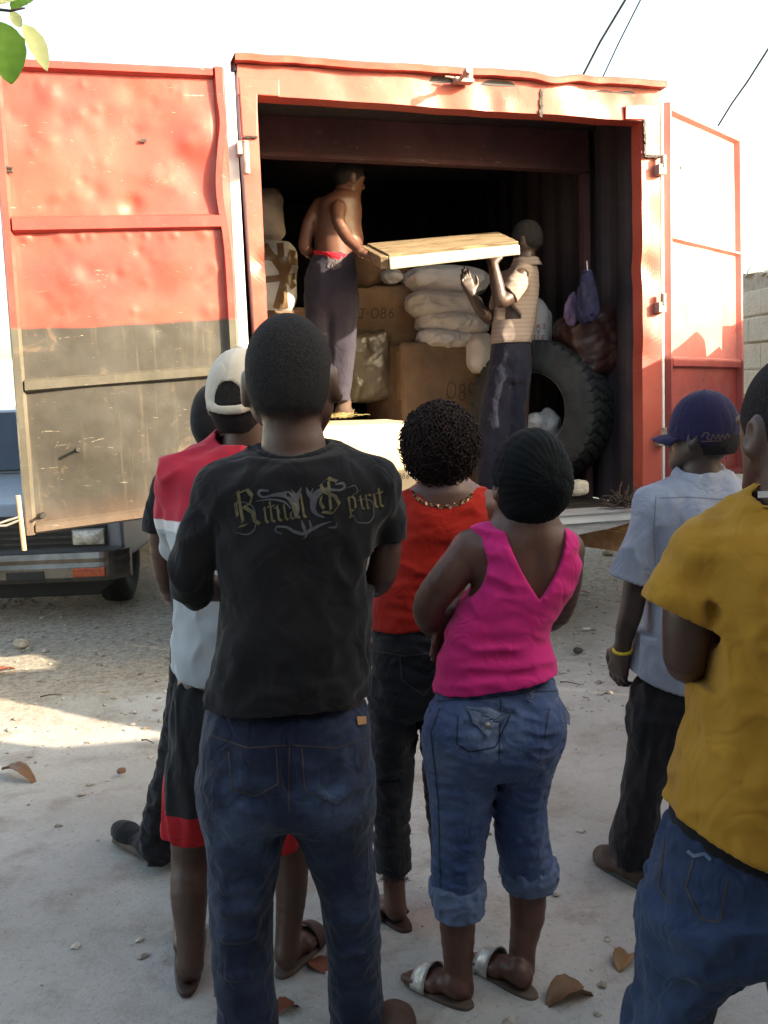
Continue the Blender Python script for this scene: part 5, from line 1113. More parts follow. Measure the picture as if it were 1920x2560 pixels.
strokes_on('belt_loop', [[(730, 1796), (726, 1862)]], .016, sfA, M_denA, jeA, .004, 5); strokes_on('leather_patch', [([(890, 1802), (912, 1800)], [.018, .016])], .018, sfA, plain('tan_leather', (.36, .2, .09), bump=.1), jeA, .004, 3)
shoe(A, atz(975, 2640)*np.array([1, 1, 0])+np.array([-.0, -.05, 0]), atz(992, 2540), .045, M_shoeb)
# gothic lettering and scrollwork on the back
sT = cam_surf(teeA); base0, base1 = np.array([592, 1318.]), np.array([946, 1268.]); ux = (base1-base0)/np.linalg.norm(base1-base0); uy = np.array([ux[1], -ux[0]])
G_ = {'i': ([[(.1, .86), (.24, 1), (.24, .14), (.38, 0)]], .42), 't': ([[(.2, 1.32), (.2, .14), (.36, 0)], [(.0, .98), (.46, 1.02)]], .44), 'u': ([[(.05, .86), (.18, 1), (.18, .14), (.34, 0), (.56, .16)], [(.48, .9), (.6, 1), (.6, .14), (.74, 0)]], .78),
      'a': ([[(.1, .84), (.3, 1), (.56, .86), (.56, .14), (.7, 0)], [(.56, .56), (.2, .46), (.12, .16), (.3, 0), (.56, .18)]], .74), 'l': ([[(.1, 1.36), (.22, 1.48), (.22, .14), (.36, 0)]], .42), 'p': ([[(.05, .86), (.18, 1), (.18, -.42)], [(.18, .9), (.44, 1), (.58, .82), (.58, .2), (.38, 0), (.16, .1)], [(.02, -.42), (.36, -.36)]], .76),
      'r': ([[(.06, .86), (.2, 1), (.2, .1), (.3, 0)], [(.2, .8), (.4, 1), (.54, .88)]], .52), 'R': ([[(.0, 1.5), (.3, 1.7), (.34, .2), (.1, 0), (.5, .06)], [(.3, 1.6), (.75, 1.72), (.95, 1.4), (.8, 1.02), (.42, .92)], [(.5, .92), (.86, .6), (.9, .2), (1.12, 0)], [(.12, 1.2), (.12, .5)]], 1.25),
      'S': ([[(1.0, 1.5), (.6, 1.72), (.2, 1.48), (.3, 1.1), (.8, .82), (.96, .42), (.6, .02), (.1, .16)], [(.6, 1.6), (.52, .2)], [(.16, .9), (.06, .6), (.2, .3)]], 1.2)}
def nib_text(txt, x0, size, wpx):
    b = MB(); n = 0; cur = x0; nib = np.array([math.cos(math.radians(38)), math.sin(math.radians(38))])*wpx/2
    for ch in txt:
        if ch == ' ': cur += .28*size; continue
        gl, adv = G_[ch]
        for ln in gl + ([[(.18, 1.3), (.3, 1.42)]] if ch == 'i' else []):
            L = [base0+ux*(cur+p[0]*size)+uy*p[1]*size for p in ln]
            for q0, q1 in zip(L[:-1], L[1:]):
                q0, q1 = np.array(q0), np.array(q1); m = max(2, int(np.linalg.norm(q1-q0)/3)); P = []; ok = True; n += 1
                nb = ux*nib[0]+uy*nib[1]
                for i in range(m+1):
                    q = q0+(q1-q0)*i/m; row = []
                    for e in (-1, 1):
                        r = sT(*(q+nb*e))
                        if r is None: ok = False; break
                        row.append(r[0]+r[1]*(.0012+n*.00002))
                    if not ok: break
                    P.append(row)
                if len(P) > 1: b.grid(np.array(P))
        cur += adv*size
    return b, cur
b1, cur = nib_text('R', 0, 52, 10); b2, cur2 = nib_text('itual', 66, 40, 6.5); b3, c3 = nib_text('S', 212, 52, 9); b4, c4 = nib_text('pirit', 280, 40*.9, 6)
for bq, b_ in ((b1, b2), (b3, b4)): bq.add(np.vstack(b_.V), b_.F); bq.build('lettering', M_gold, teeA)
def sw(pts, ws): return (spline2(pts), ws)
def spline2(pts, n=26):
    P = np.array(pts, float); t = np.arange(len(P)); x = np.linspace(0, len(P)-1, n); return [tuple(v) for v in np.stack([pchip(t, P[:, i], x) for i in (0, 1)], 1)]
k2 = lambda x, y: (580+x/4.1475, 1180+y/4.1475)
wing = lambda L: [k2(*p) for p in L]
sc_ = [sw(wing([(380, 195), (300, 190), (275, 225), (330, 262), (460, 235), (560, 235), (640, 300), (665, 400), (660, 480)]), [.004, .008, .006, .007, .012, .022, .026, .020, .006]), sw(wing([(1070, 130), (1140, 115), (1170, 150), (1110, 190), (980, 180), (890, 220), (845, 290), (840, 380), (900, 450), (960, 470)]), [.004, .008, .006, .007, .012, .020, .022, .016, .010, .004]),
       sw(wing([(720, 160), (690, 230), (660, 300)]), [.003, .012, .014]), sw(wing([(770, 160), (800, 230), (850, 270)]), [.003, .012, .012]), sw(wing([(250, 300), (400, 285), (540, 310), (610, 380)]), [.002, .005, .006, .003]), sw(wing([(610, 180), (660, 240), (690, 290)]), [.002, .006, .006]), sw(wing([(840, 170), (820, 220), (800, 270)]), [.002, .005, .004]),
       sw(wing([(520, 640), (450, 610), (470, 565), (560, 570), (650, 620), (730, 640), (820, 600), (930, 545), (1040, 510)]), [.003, .005, .006, .008, .010, .010, .009, .006, .002]), sw(wing([(1000, 575), (1070, 575), (1085, 530)]), [.003, .006, .002]), sw(wing([(720, 500), (740, 560), (770, 660), (740, 690)]), [.003, .010, .007, .002]), sw(wing([(800, 500), (820, 580), (790, 640)]), [.003, .008, .002]),
       sw(wing([(1290, 300), (1380, 280), (1460, 320), (1470, 440), (1400, 530), (1300, 520), (1260, 450)]), [.001, .003, .004, .003, .004, .003, .001]), sw(wing([(20, 340), (100, 310), (210, 350), (250, 480), (240, 580), (150, 650), (20, 620)]), [.001, .003, .003, .003, .004, .003, .001]), sw(wing([(1180, 170), (1270, 140), (1300, 200), (1240, 250)]), [.001, .003, .003, .001]), sw(wing([(430, 370), (470, 380), (500, 430)]), [.002, .006, .002])]
sc_ = [(p, [v*.7 for v in w]) for p, w in sc_]
strokes_on('scrollwork_print', sc_, .01, sT, M_greyp, teeA, .0008, 3)
# ---------------------------------------------------------------- man in the red, white and grey shirt
B = Person('man in backward beige cap, red white and grey shirt and black shorts', 2.62, 575, [-.68, 2.22, -.01], [.0, 3.0, 1.78], M_skinA, .0055)
MB_ = frame(10, 0, 2); oB = B.p(603, 1004, 0); head(B.S, oB, MB_, .99)
B.limb(B.S, [(610, 1030, -.01, 52), (615, 1080, -.02, 49), (612, 1140, -.01, 60)], .03); B.S.loft(B.rings((1700, 450, 710, .1), (1400, 460, 700, .1), (1200, 470, 700, .09), (1150, 540, 670, .07)), .03)
B.limb(B.S, [(455, 1190, 0, 40), (440, 1330, .05, 34), (520, 1400, .22, 26), (600, 1390, .25, 20)], .03); hand(B.S, B.p(600, 1390, .25), [1, 0, .2], [0, -1, 0], [0, 0, 1])
B.S.loft(B.rings((1700, 450, 710, .1), (1900, 450, 715, .11), (1990, 460, 710, .09)), .03)
hl, tl = atz(470, 2486), atz(455, 2330)+np.array([.02, .04, 0]); hr, tr = atz(700, 2448), atz(800, 2335)
B.limb(B.S, [(490, 1950, .0, 60), (477, 2130, .0, 50), (473, 2230, -.04, 48), (476, 2330, -.075, 37), (477, 2410, -.10, 32)], .03); B.limb(B.S, [(690, 1950, .02, 60), (728, 2130, .0, 46), (728, 2230, -.02, 40), (720, 2330, -.05, 32), (716, 2385, -.07, 30)], .03)
foot(B.S, hl, tl, B.p(477, 2410, -.10), .034, 1.05); foot(B.S, hr, tr, B.p(716, 2385, -.07), .033, 1.05); B.body()
flipflop(B, hl-np.array([0, .015, 0]), tl+np.array([0, .02, 0]), .05, M_strap, strap=False); flipflop(B, hr, tr+(tr-hr)*.08, .05, M_sole, band=True)
S = B.new(); S.loft(B.rings((1745, 424, 735, .13), (1720, 424, 735, .13), (1600, 432, 722, .125), (1500, 440, 715, .12), (1400, 436, 720, .12), (1300, 418, 735, .125), (1215, 412, 742, .125), (1165, 440, 725, .11), (1130, 500, 690, .09)), 0, rc=.02)
S.cone(B.p(448, 1178), B.p(580, 1135), .052, .05, .06); S.cone(B.p(735, 1190), B.p(600, 1128), .05, .07, .06); B.limb(S, [(450, 1190, 0, 48), (436, 1290, .03, 46), (440, 1350, .07, 44), (470, 1385, .13, 40)], .04)
S.cut(B.p(460, 1385, .12), [.4, .8, -.3], B.box(380, 1450, 480, 1330, -.1, .4)); S.cut(B.p(580, 1735, -.12), [-.22, 0, -1]); S.hollow(B.p(580, 1735, -.12), [-.22, 0, -1], .03, .009, .3); S.ncarve(B.p(608, 1095, .0), [.075, .08, .045], None, .01)
S.disp(folds(crumple(.006, 9, 21, (1, 1, .7), 2), fold(B.p(425, 1310, -.1), B.p(470, 1420, -.12), .010, .018), fold(B.p(435, 1420, -.1), B.p(450, 1600, -.1), -.008, .02), fold(B.p(440, 1360, -.1), B.p(500, 1560, -.12), .008, .02)), .04); shB = B.add(S, 'shirt', M_rugby)
collar(B, B.p(604, 1116, -.005), [(.070, .018), (.080, .012), (.094, -.008), (.104, -.024)], m_cloth('grey_collar', (.30, .32, .34)), shB, tilt=.22)
S = B.new(); S.loft(B.rings((1690, 440, 720, .12), (1800, 428, 730, .13), (1900, 422, 735, .13), (1970, 425, 735, .1)), 0, rc=.03)
S.loft(B.rings((1900, 422, 575, .115), (2000, 414, 560, .115), (2075, 408, 545, .115), (2135, 405, 535, .115)), .03); S.loft(B.rings((1900, 585, 735, .115), (2000, 620, 755, .115), (2075, 645, 765, .115), (2150, 655, 770, .115)), .03)
S.cut(B.p(470, 2120, -.11), [-.12, 0, -1], B.box(330, 2300, 600, 2040, -.3, .3)); S.hollow(B.p(470, 2120, -.11), [-.12, 0, -1], .05, .009, .16); S.cut(B.p(715, 2138, -.11), [.05, 0, -1], B.box(600, 2300, 820, 2040, -.3, .3)); S.hollow(B.p(715, 2138, -.11), [.05, 0, -1], .05, .009, .16)
S.disp(folds(crumple(.007, 8, 31, (1.4, 1.4, .45), 2), fold(B.p(445, 1760, -.1), B.p(470, 2080, -.12), .008, .02)), .04); V, Q = S.mesh(); cz = V[Q].mean(1); yy = B.p(470, 2045, -.11)[2]; red = ((cz[:, 2] < yy+(.12*(cz[:, 0]-B.p(470, 2045)[0]))*0) | ((cz[:, 0] < B.p(421, 1900)[0]-.006) & (cz[:, 2] < B.p(470, 1930)[2]) & (cz[:, 1] > 2.56)))
mesh('shorts', V, Q, [M_shorts, M_redhem], B.t, mids=red.astype(int))
# cap worn backwards: crown with an arch opening above the strap, brim on the far side
def cap(P, o, M, s, mat, brim_f, arch=True, brim_len=.075, h=.0045, button=None, bwide=.07):
    S = P.new(h, o-.22, o+.24); g = lambda r, f, u: o+M@(np.array([r, f, u])*s)
    S.ell(g(0, -.004, .030), np.array([.084, .106, .108])*s, M, 0); S.ell(g(0, 0, .0), np.array([.083, .103, .075])*s, M, .02); S.cut(g(0, .09*brim_f, -.010), M@np.array([0, .10*brim_f, -1]))
    inner = SDF(S.lo, S.lo+S.n*S.h, h); inner.a = inner.a[:S.n[0], :S.n[1], :S.n[2]]
    S.hollow(g(0, 0, -.02), M@np.array([0, 0, -1.0]), .02, .007, .13*s)
    if arch:
        f = -brim_f*.100
        S.carve(g(0, f, .012), np.array([.034, .06, .042])*s, M, .004)
        for e_ in (-1, 1): S.chain([g(e_*.052, f*.93, -.010), g(e_*.028, f*1.08, -.017), g(0, f*1.13, -.019)], [.0125*s]*3, .002, .002, M@np.array([0, 1.0, 0]), .42)
    def seam(Pp):
        q = (Pp-o)@M/s; a = np.arctan2(q[:, 0], q[:, 1]); return .0016*np.exp(-((np.abs(((a/(math.pi/3)) % 1)-.5)-.5)/.035)**2)*(q[:, 2] > .01)+.0009*vnoise(Pp, 60, 4, 2)
    S.disp(seam, .02); c = S.obj('cap', mat, P.t)
    R = []
    for i in range(21):
        a = -1.15+2.3*i/20; r0 = np.array([.080*math.sin(a), .098*brim_f*math.cos(a), -.004]); e = brim_len*math.cos(a*1.15)**.8 if abs(a*1.15) < 1.55 else 0
        R.append([g(*(r0+np.array([math.sin(a)*e*.25, brim_f*e*t, -.016*t*t-.012*abs(math.sin(a))**2]))) for t in np.linspace(-.06, 1, 8)])
    br_ = MB(); br_.grid(np.array(R)); bo = br_.build('brim', mat, c, smooth=True); bo.modifiers.new('s', 'SOLIDIFY').thickness = .005
    b = MB(); b.grid(lathe(g(0, -.004, .136), M[:, 2], [(0, .011*s), (.004*s, .010*s), (.007*s, .004*s), (.0075*s, .0005)], 14), wrap=True); b.build('button', button or mat, c, smooth=True)
    return c
cap(B, oB, MB_, 1.0, M_capw, 1)
H = B.new(.005, oB-.17, oB+.17); head(H, oB, MB_, .99, 1, face=False, grow=.003, k=0); H.cone(oB+MB_@np.array([0, -.045, -.03]), oB+MB_@np.array([0, -.03, -.075]), .055, .05, .03); H.cut(oB+MB_@np.array([0, .03, .0]), MB_@np.array([0, 1, -.4])); H.cut(oB+MB_@np.array([0, 0, -.078]), [0, 0, -1]); H.cut(oB+MB_@np.array([0, 0, .075]), [0, 0, 1]); B.add(H, 'hair', M_hair)
# ---------------------------------------------------------------- person in black beyond, half hidden
C = Person('person in black shirt, trousers and slipper, mostly hidden behind the red-shouldered man', 3.25, 500, [-1.0, 2.85, -.01], [-.2, 3.62, 1.66], M_skinA, .006)
MC = frame(12, 0, 0); oC = C.p(545, 1058); head(C.S, oC, MC, .98, .96); C.limb(C.S, [(545, 1080, 0, 42), (548, 1140, 0, 44)], .03); C.S.loft(C.rings((1600, 440, 660, .09), (1300, 430, 665, .09), (1190, 470, 630, .07)), .03)
C.limb(C.S, [(425, 1230, 0, 30), (398, 1330, .0, 27), (412, 1440, .02, 25), (440, 1500, .14, 20), (500, 1500, .28, 17)], .03); hand(C.S, C.p(500, 1500, .28), [.5, .8, 0], [0, 0, -1], [-1, 0, 0])
C.limb(C.S, [(480, 1700, 0, 48), (450, 1880, 0, 38), (405, 2080, 0, 28)], .03); C.limb(C.S, [(590, 1700, .05, 48), (585, 1880, .05, 38), (590, 2080, .05, 28)], .03); C.body()
S = C.new(); S.loft(C.rings((1720, 425, 670, .12), (1500, 432, 665, .115), (1350, 425, 670, .115), (1240, 410, 680, .115), (1190, 450, 650, .09), (1160, 500, 600, .07)), 0); S.cone(C.p(430, 1215), C.p(545, 1165), .055, .06, .05); C.limb(S, [(425, 1225, 0, 38), (398, 1290, 0, 36), (392, 1330, 0, 34)], .04); S.cut(C.p(392, 1330), [-.1, 0, -1], C.box(330, 1450, 428, 1320, -.2, .2)); S.disp(crumple(.005, 10, 41), .03); shC = C.add(S, 'tshirt', M_blackc)
b = MB(); b.box(C.p(517, 1108, -.075), [.016, 0, 0], [0, .002, 0], [.003, 0, .014]); bevel(b.build('yellow_label', M_yel, shC), .001)
S = C.new(); S.loft(C.rings((1690, 425, 670, .12), (1800, 420, 672, .125), (1850, 430, 665, .1)), 0); S.loft(C.rings((1780, 420, 545, .1), (1882, 396, 520, .09), (1940, 382, 500, .085), (2030, 362, 480, .085), (2100, 352, 470, .09), (2140, 362, 465, .08)), .03); S.loft(C.rings((1780, 545, 670, .1, .05), (1900, 540, 650, .09, .05), (2120, 540, 640, .08, .05)), .03)
S.disp(folds(crumple(.008, 9, 43, (1, 1, 1.2), 2), fold(C.p(375, 2010, -.08), C.p(450, 1980, -.08), .008, .018), fold(C.p(365, 2060, -.08), C.p(450, 2080, -.08), .008, .018)), .04); C.add(S, 'trousers', M_pantsF)
hC, tC = atz(420, 2160), atz(288, 2088); shoe(C, hC, tC, .042, M_blackc, sole=M_sole, name='slipper', high=.07); shoe(C, atz(600, 2150), atz(560, 2090), .042, M_blackc, sole=M_sole, name='slipper', high=.07)
H = C.new(.0055, oC-.2, oC+.2); head(H, oC, MC, .98, .96, face=False, grow=.006, k=0); H.cone(oC+MC@np.array([0, -.045, -.02]), oC+MC@np.array([0, -.04, -.08]), .055, .045, .03); H.cut(oC+MC@np.array([0, .06, 0]), MC@np.array([0, 1, -.5])); H.cut(oC+MC@np.array([0, 0, -.10]), [0, 0, -1]); C.add(H, 'head_scarf', M_blackc)
# ---------------------------------------------------------------- woman in the red top with curly hair
D = Person('curly-haired woman in sleeveless orange-red top with sequin neckline and cropped black jeans', 2.80, 1090, [-.32, 2.35, -.01], [.62, 3.25, 1.66], M_skinE, .006)
MD = frame(6, 3, 0); oD = D.p(1103, 1112); head(D.S, oD, MD, .94); D.limb(D.S, [(1108, 1140, 0, 44), (1115, 1200, -.01, 42), (1112, 1260, 0, 60)], .03); D.S.loft(D.rings((1600, 945, 1130, .09), (1450, 965, 1170, .085), (1330, 985, 1215, .09), (1270, 1010, 1205, .08), (1238, 1050, 1175, .06)), .03)
D.S.cone(D.p(1010, 1270), D.p(1110, 1240), .045, .055, .05); D.S.cone(D.p(1222, 1268), D.p(1110, 1240), .045, .055, .05)
D.limb(D.S, [(1225, 1268, 0, 33), (1246, 1370, 0, 30), (1230, 1470, .02, 27), (1160, 1500, .2, 22)], .03); D.limb(D.S, [(1000, 1272, 0, 33), (972, 1380, 0, 30), (965, 1470, .03, 27), (1040, 1490, .2, 22)], .03); hand(D.S, D.p(1040, 1490, .2), [1, .2, 0], [0, -1, 0], [0, 0, 1], .9)
hD, tD = atz(1010, 2326), atz(942, 2262); D.limb(D.S, [(985, 1800, 0, 50), (985, 2000, 0, 36), (985, 2200, 0, 28), (988, 2268, -.02, 27)], .03); D.limb(D.S, [(1110, 1800, .05, 50), (1130, 2200, .1, 28)], .03); foot(D.S, hD, tD, D.p(990, 2270, -.02), .031, .95); D.body(); flipflop(D, hD-np.array([-.01, .02, 0]), tD+np.array([-.01, .02, 0]), .045, M_strap)
S = D.new(); S.loft(D.rings((1600, 925, 1132, .115), (1560, 928, 1132, .112), (1480, 938, 1150, .1), (1380, 968, 1200, .105), (1300, 994, 1224, .108), (1262, 1000, 1220, .095), (1235, 1000, 1218, .07), (1222, 1002, 1214, .05)), 0, rc=.012); S.cut(D.p(1030, 1584, -.11), [.03, 0, -1]); S.hollow(D.p(1030, 1584, -.11), [.03, 0, -1], .03, .008, .25)
S.ncarve(D.p(1108, 1205, -.02), [.078, .2, .062], None, .006); S.disp(folds(crumple(.005, 9, 51, (.7, .7, 1.5), 2), *[fold(D.p(935+i*4, 1420+i*28, -.1), D.p(1110, 1440+i*30, -.11), .006, .014) for i in range(5)]), .035); rtD = D.add(S, 'tank_top', M_redtop)
sD = cam_surf(rtD); b = MB(); rg = np.random.default_rng(8)
for i in range(190):
    a = math.pi*(.04+.92*(i/189)); x = 1107-math.cos(a)*73+rg.normal()*1.6; y = 1224+math.sin(a)*40+rg.normal()*1.8; r = sD(x, y+3)
    if r is None: continue
    c = r[0]+r[1]*.002; n_ = r[1]+rg.normal(size=3)*.5; n_ /= np.linalg.norm(n_); e1 = np.cross(n_, [0, 0, 1]); e1 /= np.linalg.norm(e1)+1e-9; e2 = np.cross(n_, e1); b.add([c+(e1*math.cos(t)+e2*math.sin(t))*.0038 for t in np.arange(6)*math.pi/3], [[0, 1, 2, 3, 4, 5]])
b.build('sequin_trim', plain('bronze_sequins', (.35, .22, .12), (.12, .06, .04), 60, .25, 0, metallic=.7), rtD)
S = D.new(); S.loft(D.rings((1520, 945, 1115, .098), (1565, 934, 1120, .105), (1640, 925, 1135, .115), (1720, 924, 1140, .12), (1780, 930, 1138, .1)), 0, rc=.03); S.loft(D.rings((1720, 926, 1042, .1), (1800, 926, 1040, .09), (1947, 929, 1032, .075), (2034, 931, 1024, .068), (2121, 936, 1025, .064), (2170, 940, 1029, .064)), .03); S.loft(D.rings((1720, 1040, 1140, .1, .03), (1850, 1052, 1140, .085, .05), (2200, 1085, 1170, .06, .1)), .03)
S.disp(folds(crumple(.005, 11, 53, (.8, .8, 1.6), 2), *[fold(D.p(930, 1820+i*60, -.08), D.p(1030, 1815+i*60, -.08), .005, .012) for i in range(6)]), .035); jeD = D.add(S, 'jeans', M_denD)
b = MB()
for i in range(90):
    x = 950+rg.uniform()*70; p = D.p(x, 2194+rg.normal()*4, -.064*math.sqrt(max(0, 1-((x-985)/46)**2))-.004); b.tube([p, p+np.array([rg.normal()*.008, rg.normal()*.004, -.012*rg.uniform()])], [.001, .0006], 4)
b.build('frayed_hem', M_denD, jeD); strokes_on('pocket_stitching', [[(1000, 1640), (1004, 1700), (1060, 1740), (1090, 1700)], [(1098, 1580), (1096, 1660)], [(928, 1625), (1010, 1640), (1095, 1630)]], .003, cam_surf(jeD), M_iron, jeD, .001, 5)
# curls
S = D.new(.007, oD-.22, oD+.22); cH = D.p(1101, 1108, -.01); S.ell(cH, [.098, .112, .108], None, 0); S.disp(crumple(.008, 45, 55, (1, 1, 1), 2, False), .03); S.cut(cH+np.array([0, .06, -.03]), [0, .8, -.3]); hr_ = D.add(S, 'hair', M_curl)
b = MB(); N = 1500
for i in range(N):
    z = 1-2*(i+.5)/N; a = i*2.399963; n_ = np.array([math.sqrt(1-z*z)*math.cos(a), math.sqrt(1-z*z)*math.sin(a), z])
    if n_[1] > .55 and n_[2] < .45: continue
    p = cH+n_*np.array([.098, .112, .108]); e1 = np.cross(n_, rg.normal(size=3)); e1 /= np.linalg.norm(e1); e2 = np.cross(n_, e1); R_ = rg.uniform(.005, .0095); L = rg.uniform(.008, .022); t = np.linspace(0, rg.uniform(6, 11), 11); ph = rg.uniform(0, 6)
    tg = -np.array([0, 0, 1])*.35
    Q = p+n_*(L*t[:, None]/t[-1])*1.0+tg*(t[:, None]/t[-1])**2*.012+R_*(np.cos(t+ph)[:, None]*e1+np.sin(t+ph)[:, None]*e2); b.tube(Q, np.linspace(.0028, .0016, 11), 4)
b.build('curls', M_curl, hr_, smooth=True)
# ---------------------------------------------------------------- woman in the pink top
E_ = Person('woman in bright pink V-back top, black head wrap and rolled blue jeans, arms folded', 2.42, 1240, [-.05, 2.0, -.01], [.62, 2.85, 1.62], M_skinE, .005)
ME = frame(-16, 0, 4); oE = E_.p(1320, 1215, .0); head(E_.S, oE, ME, .98); E_.limb(E_.S, [(1318, 1250, 0, 54), (1322, 1310, -.02, 54), (1322, 1360, -.01, 66)], .035)
E_.S.loft(E_.rings((1720, 1105, 1370, .09), (1640, 1115, 1360, .088), (1590, 1130, 1352, .085), (1500, 1165, 1392, .09), (1420, 1186, 1430, .092), (1370, 1200, 1424, .085), (1335, 1230, 1405, .072), (1310, 1265, 1375, .055)), .03)
E_.S.cone(E_.p(1180, 1375), E_.p(1318, 1335), .047, .056, .05); E_.S.cone(E_.p(1412, 1372, .01), E_.p(1318, 1335), .040, .056, .05)
E_.limb(E_.S, [(1180, 1380, 0, 48), (1125, 1440, -.01, 46), (1072, 1520, .02, 40), (1085, 1560, .10, 34), (1190, 1560, .25, 28), (1260, 1540, .28, 24)], .03, 20)
E_.limb(E_.S, [(1414, 1376, .02, 40), (1418, 1450, .09, 36), (1395, 1530, .17, 33), (1300, 1570, .26, 28), (1190, 1560, .2, 24), (1130, 1530, .10, 22)], .03, 22)
hand(E_.S, E_.p(1150, 1512, .085), [-.55, -.25, -.75], [.5, -.5, -.2], [1, 0, .2], .92, (.15, .12, .14, .2), .3); hand(E_.S, E_.p(1260, 1540, .28), [1, .0, .3], [0, -1, 0], [0, 0, 1], .9)
E_.S.carve(E_.p(1350, 1430, -.112), [.010, .02, .11], None, .03)
hl, tl = atz(1170, 2528), atz(1028, 2452); hr2, tr2 = atz(1330, 2502), atz(1185, 2408)
E_.S.loft(E_.rings((1740, 1110, 1370, .09), (1830, 1120, 1350, .08), (1870, 1140, 1330, .06)), .03)
E_.limb(E_.S, [(1152, 1900, .0, 62), (1145, 2100, .0, 54), (1143, 2240, -.02, 50), (1144, 2330, -.01, 45), (1146, 2420, .0, 36), (1152, 2470, .0, 33)], .03); E_.limb(E_.S, [(1312, 1900, .03, 60), (1310, 2080, .05, 52), (1318, 2190, .08, 49), (1320, 2270, .085, 46), (1306, 2370, .065, 34), (1304, 2420, .055, 33)], .03)
foot(E_.S, hl, tl, E_.p(1152, 2470), .033, .98, .02); foot(E_.S, hr2, tr2, E_.p(1304, 2420, .055), .033, .98, .02); E_.body()
flipflop(E_, hl+(hl-tl)*.04, tl+(tl-hl)*.06, .045, M_sole, M_silver, .018, band=True, name='sandal'); flipflop(E_, hr2+(hr2-tr2)*.04, tr2+(tr2-hr2)*.06, .045, M_sole, M_silver, .018, band=True, name='sandal')
S = E_.new(); S.loft(E_.rings((1790, 1070, 1398, .13), (1745, 1072, 1396, .128), (1700, 1086, 1394, .122), (1640, 1096, 1384, .112), (1590, 1112, 1369, .105), (1520, 1142, 1402, .104), (1470, 1160, 1436, .106), (1420, 1172, 1450, .106), (1380, 1182, 1452, .1), (1345, 1192, 1440, .085), (1318, 1195, 1415, .07)), 0, n=2.3, rc=.012)
S.cone(E_.p(1215, 1350), E_.p(1290, 1400, -.06), .045, .04, .03)
# hem, V at the back, armholes, front scoop
S.cut(E_.p(1235, 1738, -.125), [.13, 0, -1]); S.hollow(E_.p(1235, 1738, -.125), [.13, 0, -1], .02, .010, .25)
def vcut(S=S):
    va, vb, vc = E_.p(1351, 1505, -.10), E_.p(1256, 1300, -.07), E_.p(1418, 1300, -.07); sl, X, Y, Z = S.sub(*E_.box(1150, 1530, 1500, 1200, -.3, .05), 0)
    nl = np.array([(vb-va)[2], 0, -(vb-va)[0]]); nl /= np.linalg.norm(nl); nr = -np.array([(vc-va)[2], 0, -(vc-va)[0]]); nr /= np.linalg.norm(nr)
    dl_ = (X-va[0])*nl[0]+(Z-va[2])*nl[2]+0*Y; dr_ = (X-va[0])*nr[0]+(Z-va[2])*nr[2]+0*Y; bow = .018*np.sin(np.clip((Z-va[2])/(vb[2]-va[2]), 0, 1)*math.pi); inside = np.minimum(np.minimum(dl_+bow*.6, dr_+bow), (E_.Y+.03)-Y); S.a[sl] = np.maximum(S.a[sl], inside)
S.post.append((1, vcut))
S.ncarve(E_.p(1150, 1418, .0), [.060, .2, .085], np.array(Matrix.Rotation(math.radians(20), 3, 'Y')), .008); S.ncarve(E_.p(1486, 1420, .03), [.028, .16, .06], None, .008); S.ncarve(E_.p(1320, 1310, .05), [.07, .1, .05], None, .01)
fs = [crumple(.0035, 10, 61, (.6, .6, 1.5), 2)]
for i in range(6): fs.append(fold(E_.p(1100-2*i, 1610+i*22, -.11), E_.p(1380, 1600+i*20, -.11), .006*(1 if i % 2 else -1), .012))
for i in range(5): fs.append(fold(E_.p(1205+i*13, 1330, -.08), E_.p(1252+i*9, 1402, -.11), .005*(1 if i % 2 else -1), .007))
fs += [fold(E_.p(1292, 1400, -.11), E_.p(1392, 1540, -.11), .005, .006), fold(E_.p(1160, 1600, -.1), E_.p(1090, 1700, -.11), .008, .016), fold(E_.p(1255, 1405, -.12), E_.p(1285, 1500, -.12), .006, .02)]
S.disp(folds(*fs), .035); E_.add(S, 'pink_top', M_pink)
S = E_.new(.004, oE-np.array([.17, .2, .2]), oE+np.array([.19, .2, .2])); cW = E_.p(1327, 1186, .0); MW = np.array(Matrix.Rotation(math.radians(6), 3, 'Y')); S.ell(cW, [.094, .118, .114], MW, 0); S.ell(E_.p(1320, 1265, -.02), [.066, .08, .05], None, .03); S.ell(E_.p(1375, 1215, -.05), [.05, .07, .06], None, .04)
kn = E_.p(1386, 1211, -.1)
def pleat(P):
    q = P-kn; a = np.arctan2(q[:, 2], q[:, 0]+.35*q[:, 1]); r = np.sqrt(q[:, 0]**2+q[:, 2]**2); return .0017*np.sin(a*34+3*np.sin(r*20))*np.clip(1.15-r/.17, .0, 1)*np.clip(r/.02, 0, 1)+.0008*vnoise(P, 130, 3, 1)
S.disp(pleat, .02); S.cut(cW+np.array([-.03, .09, -.03]), ME@np.array([0, .9, -.45])); E_.add(S, 'head_wrap', M_wrapk)
S = E_.new()
S.loft(E_.rings((1690, 1100, 1384, .100), (1740, 1084, 1392, .112), (1817, 1062, 1404, .14), (1860, 1063, 1396, .138), (1905, 1072, 1378, .115), (1935, 1085, 1360, .08)), 0, n=2.2, rc=.03)
S.ell(E_.p(1160, 1825, -.055), [.088, .088, .085], None, .05); S.ell(E_.p(1320, 1815, -.045), [.08, .088, .085], None, .05)
S.loft(E_.rings((1840, 1064, 1245, .13), (1904, 1067, 1243, .12), (2034, 1078, 1228, .095), (2121, 1080, 1211, .084), (2234, 1079, 1206, .08), (2315, 1086, 1206, .078)), .03, n=2.1); S.loft(E_.rings((1840, 1240, 1398, .12, .02), (1904, 1244, 1384, .11, .03), (2012, 1234, 1364, .095, .05), (2099, 1240, 1372, .088, .07), (2177, 1258, 1385, .085, .09), (2246, 1268, 1388, .084, .1)), .03, n=2.1)
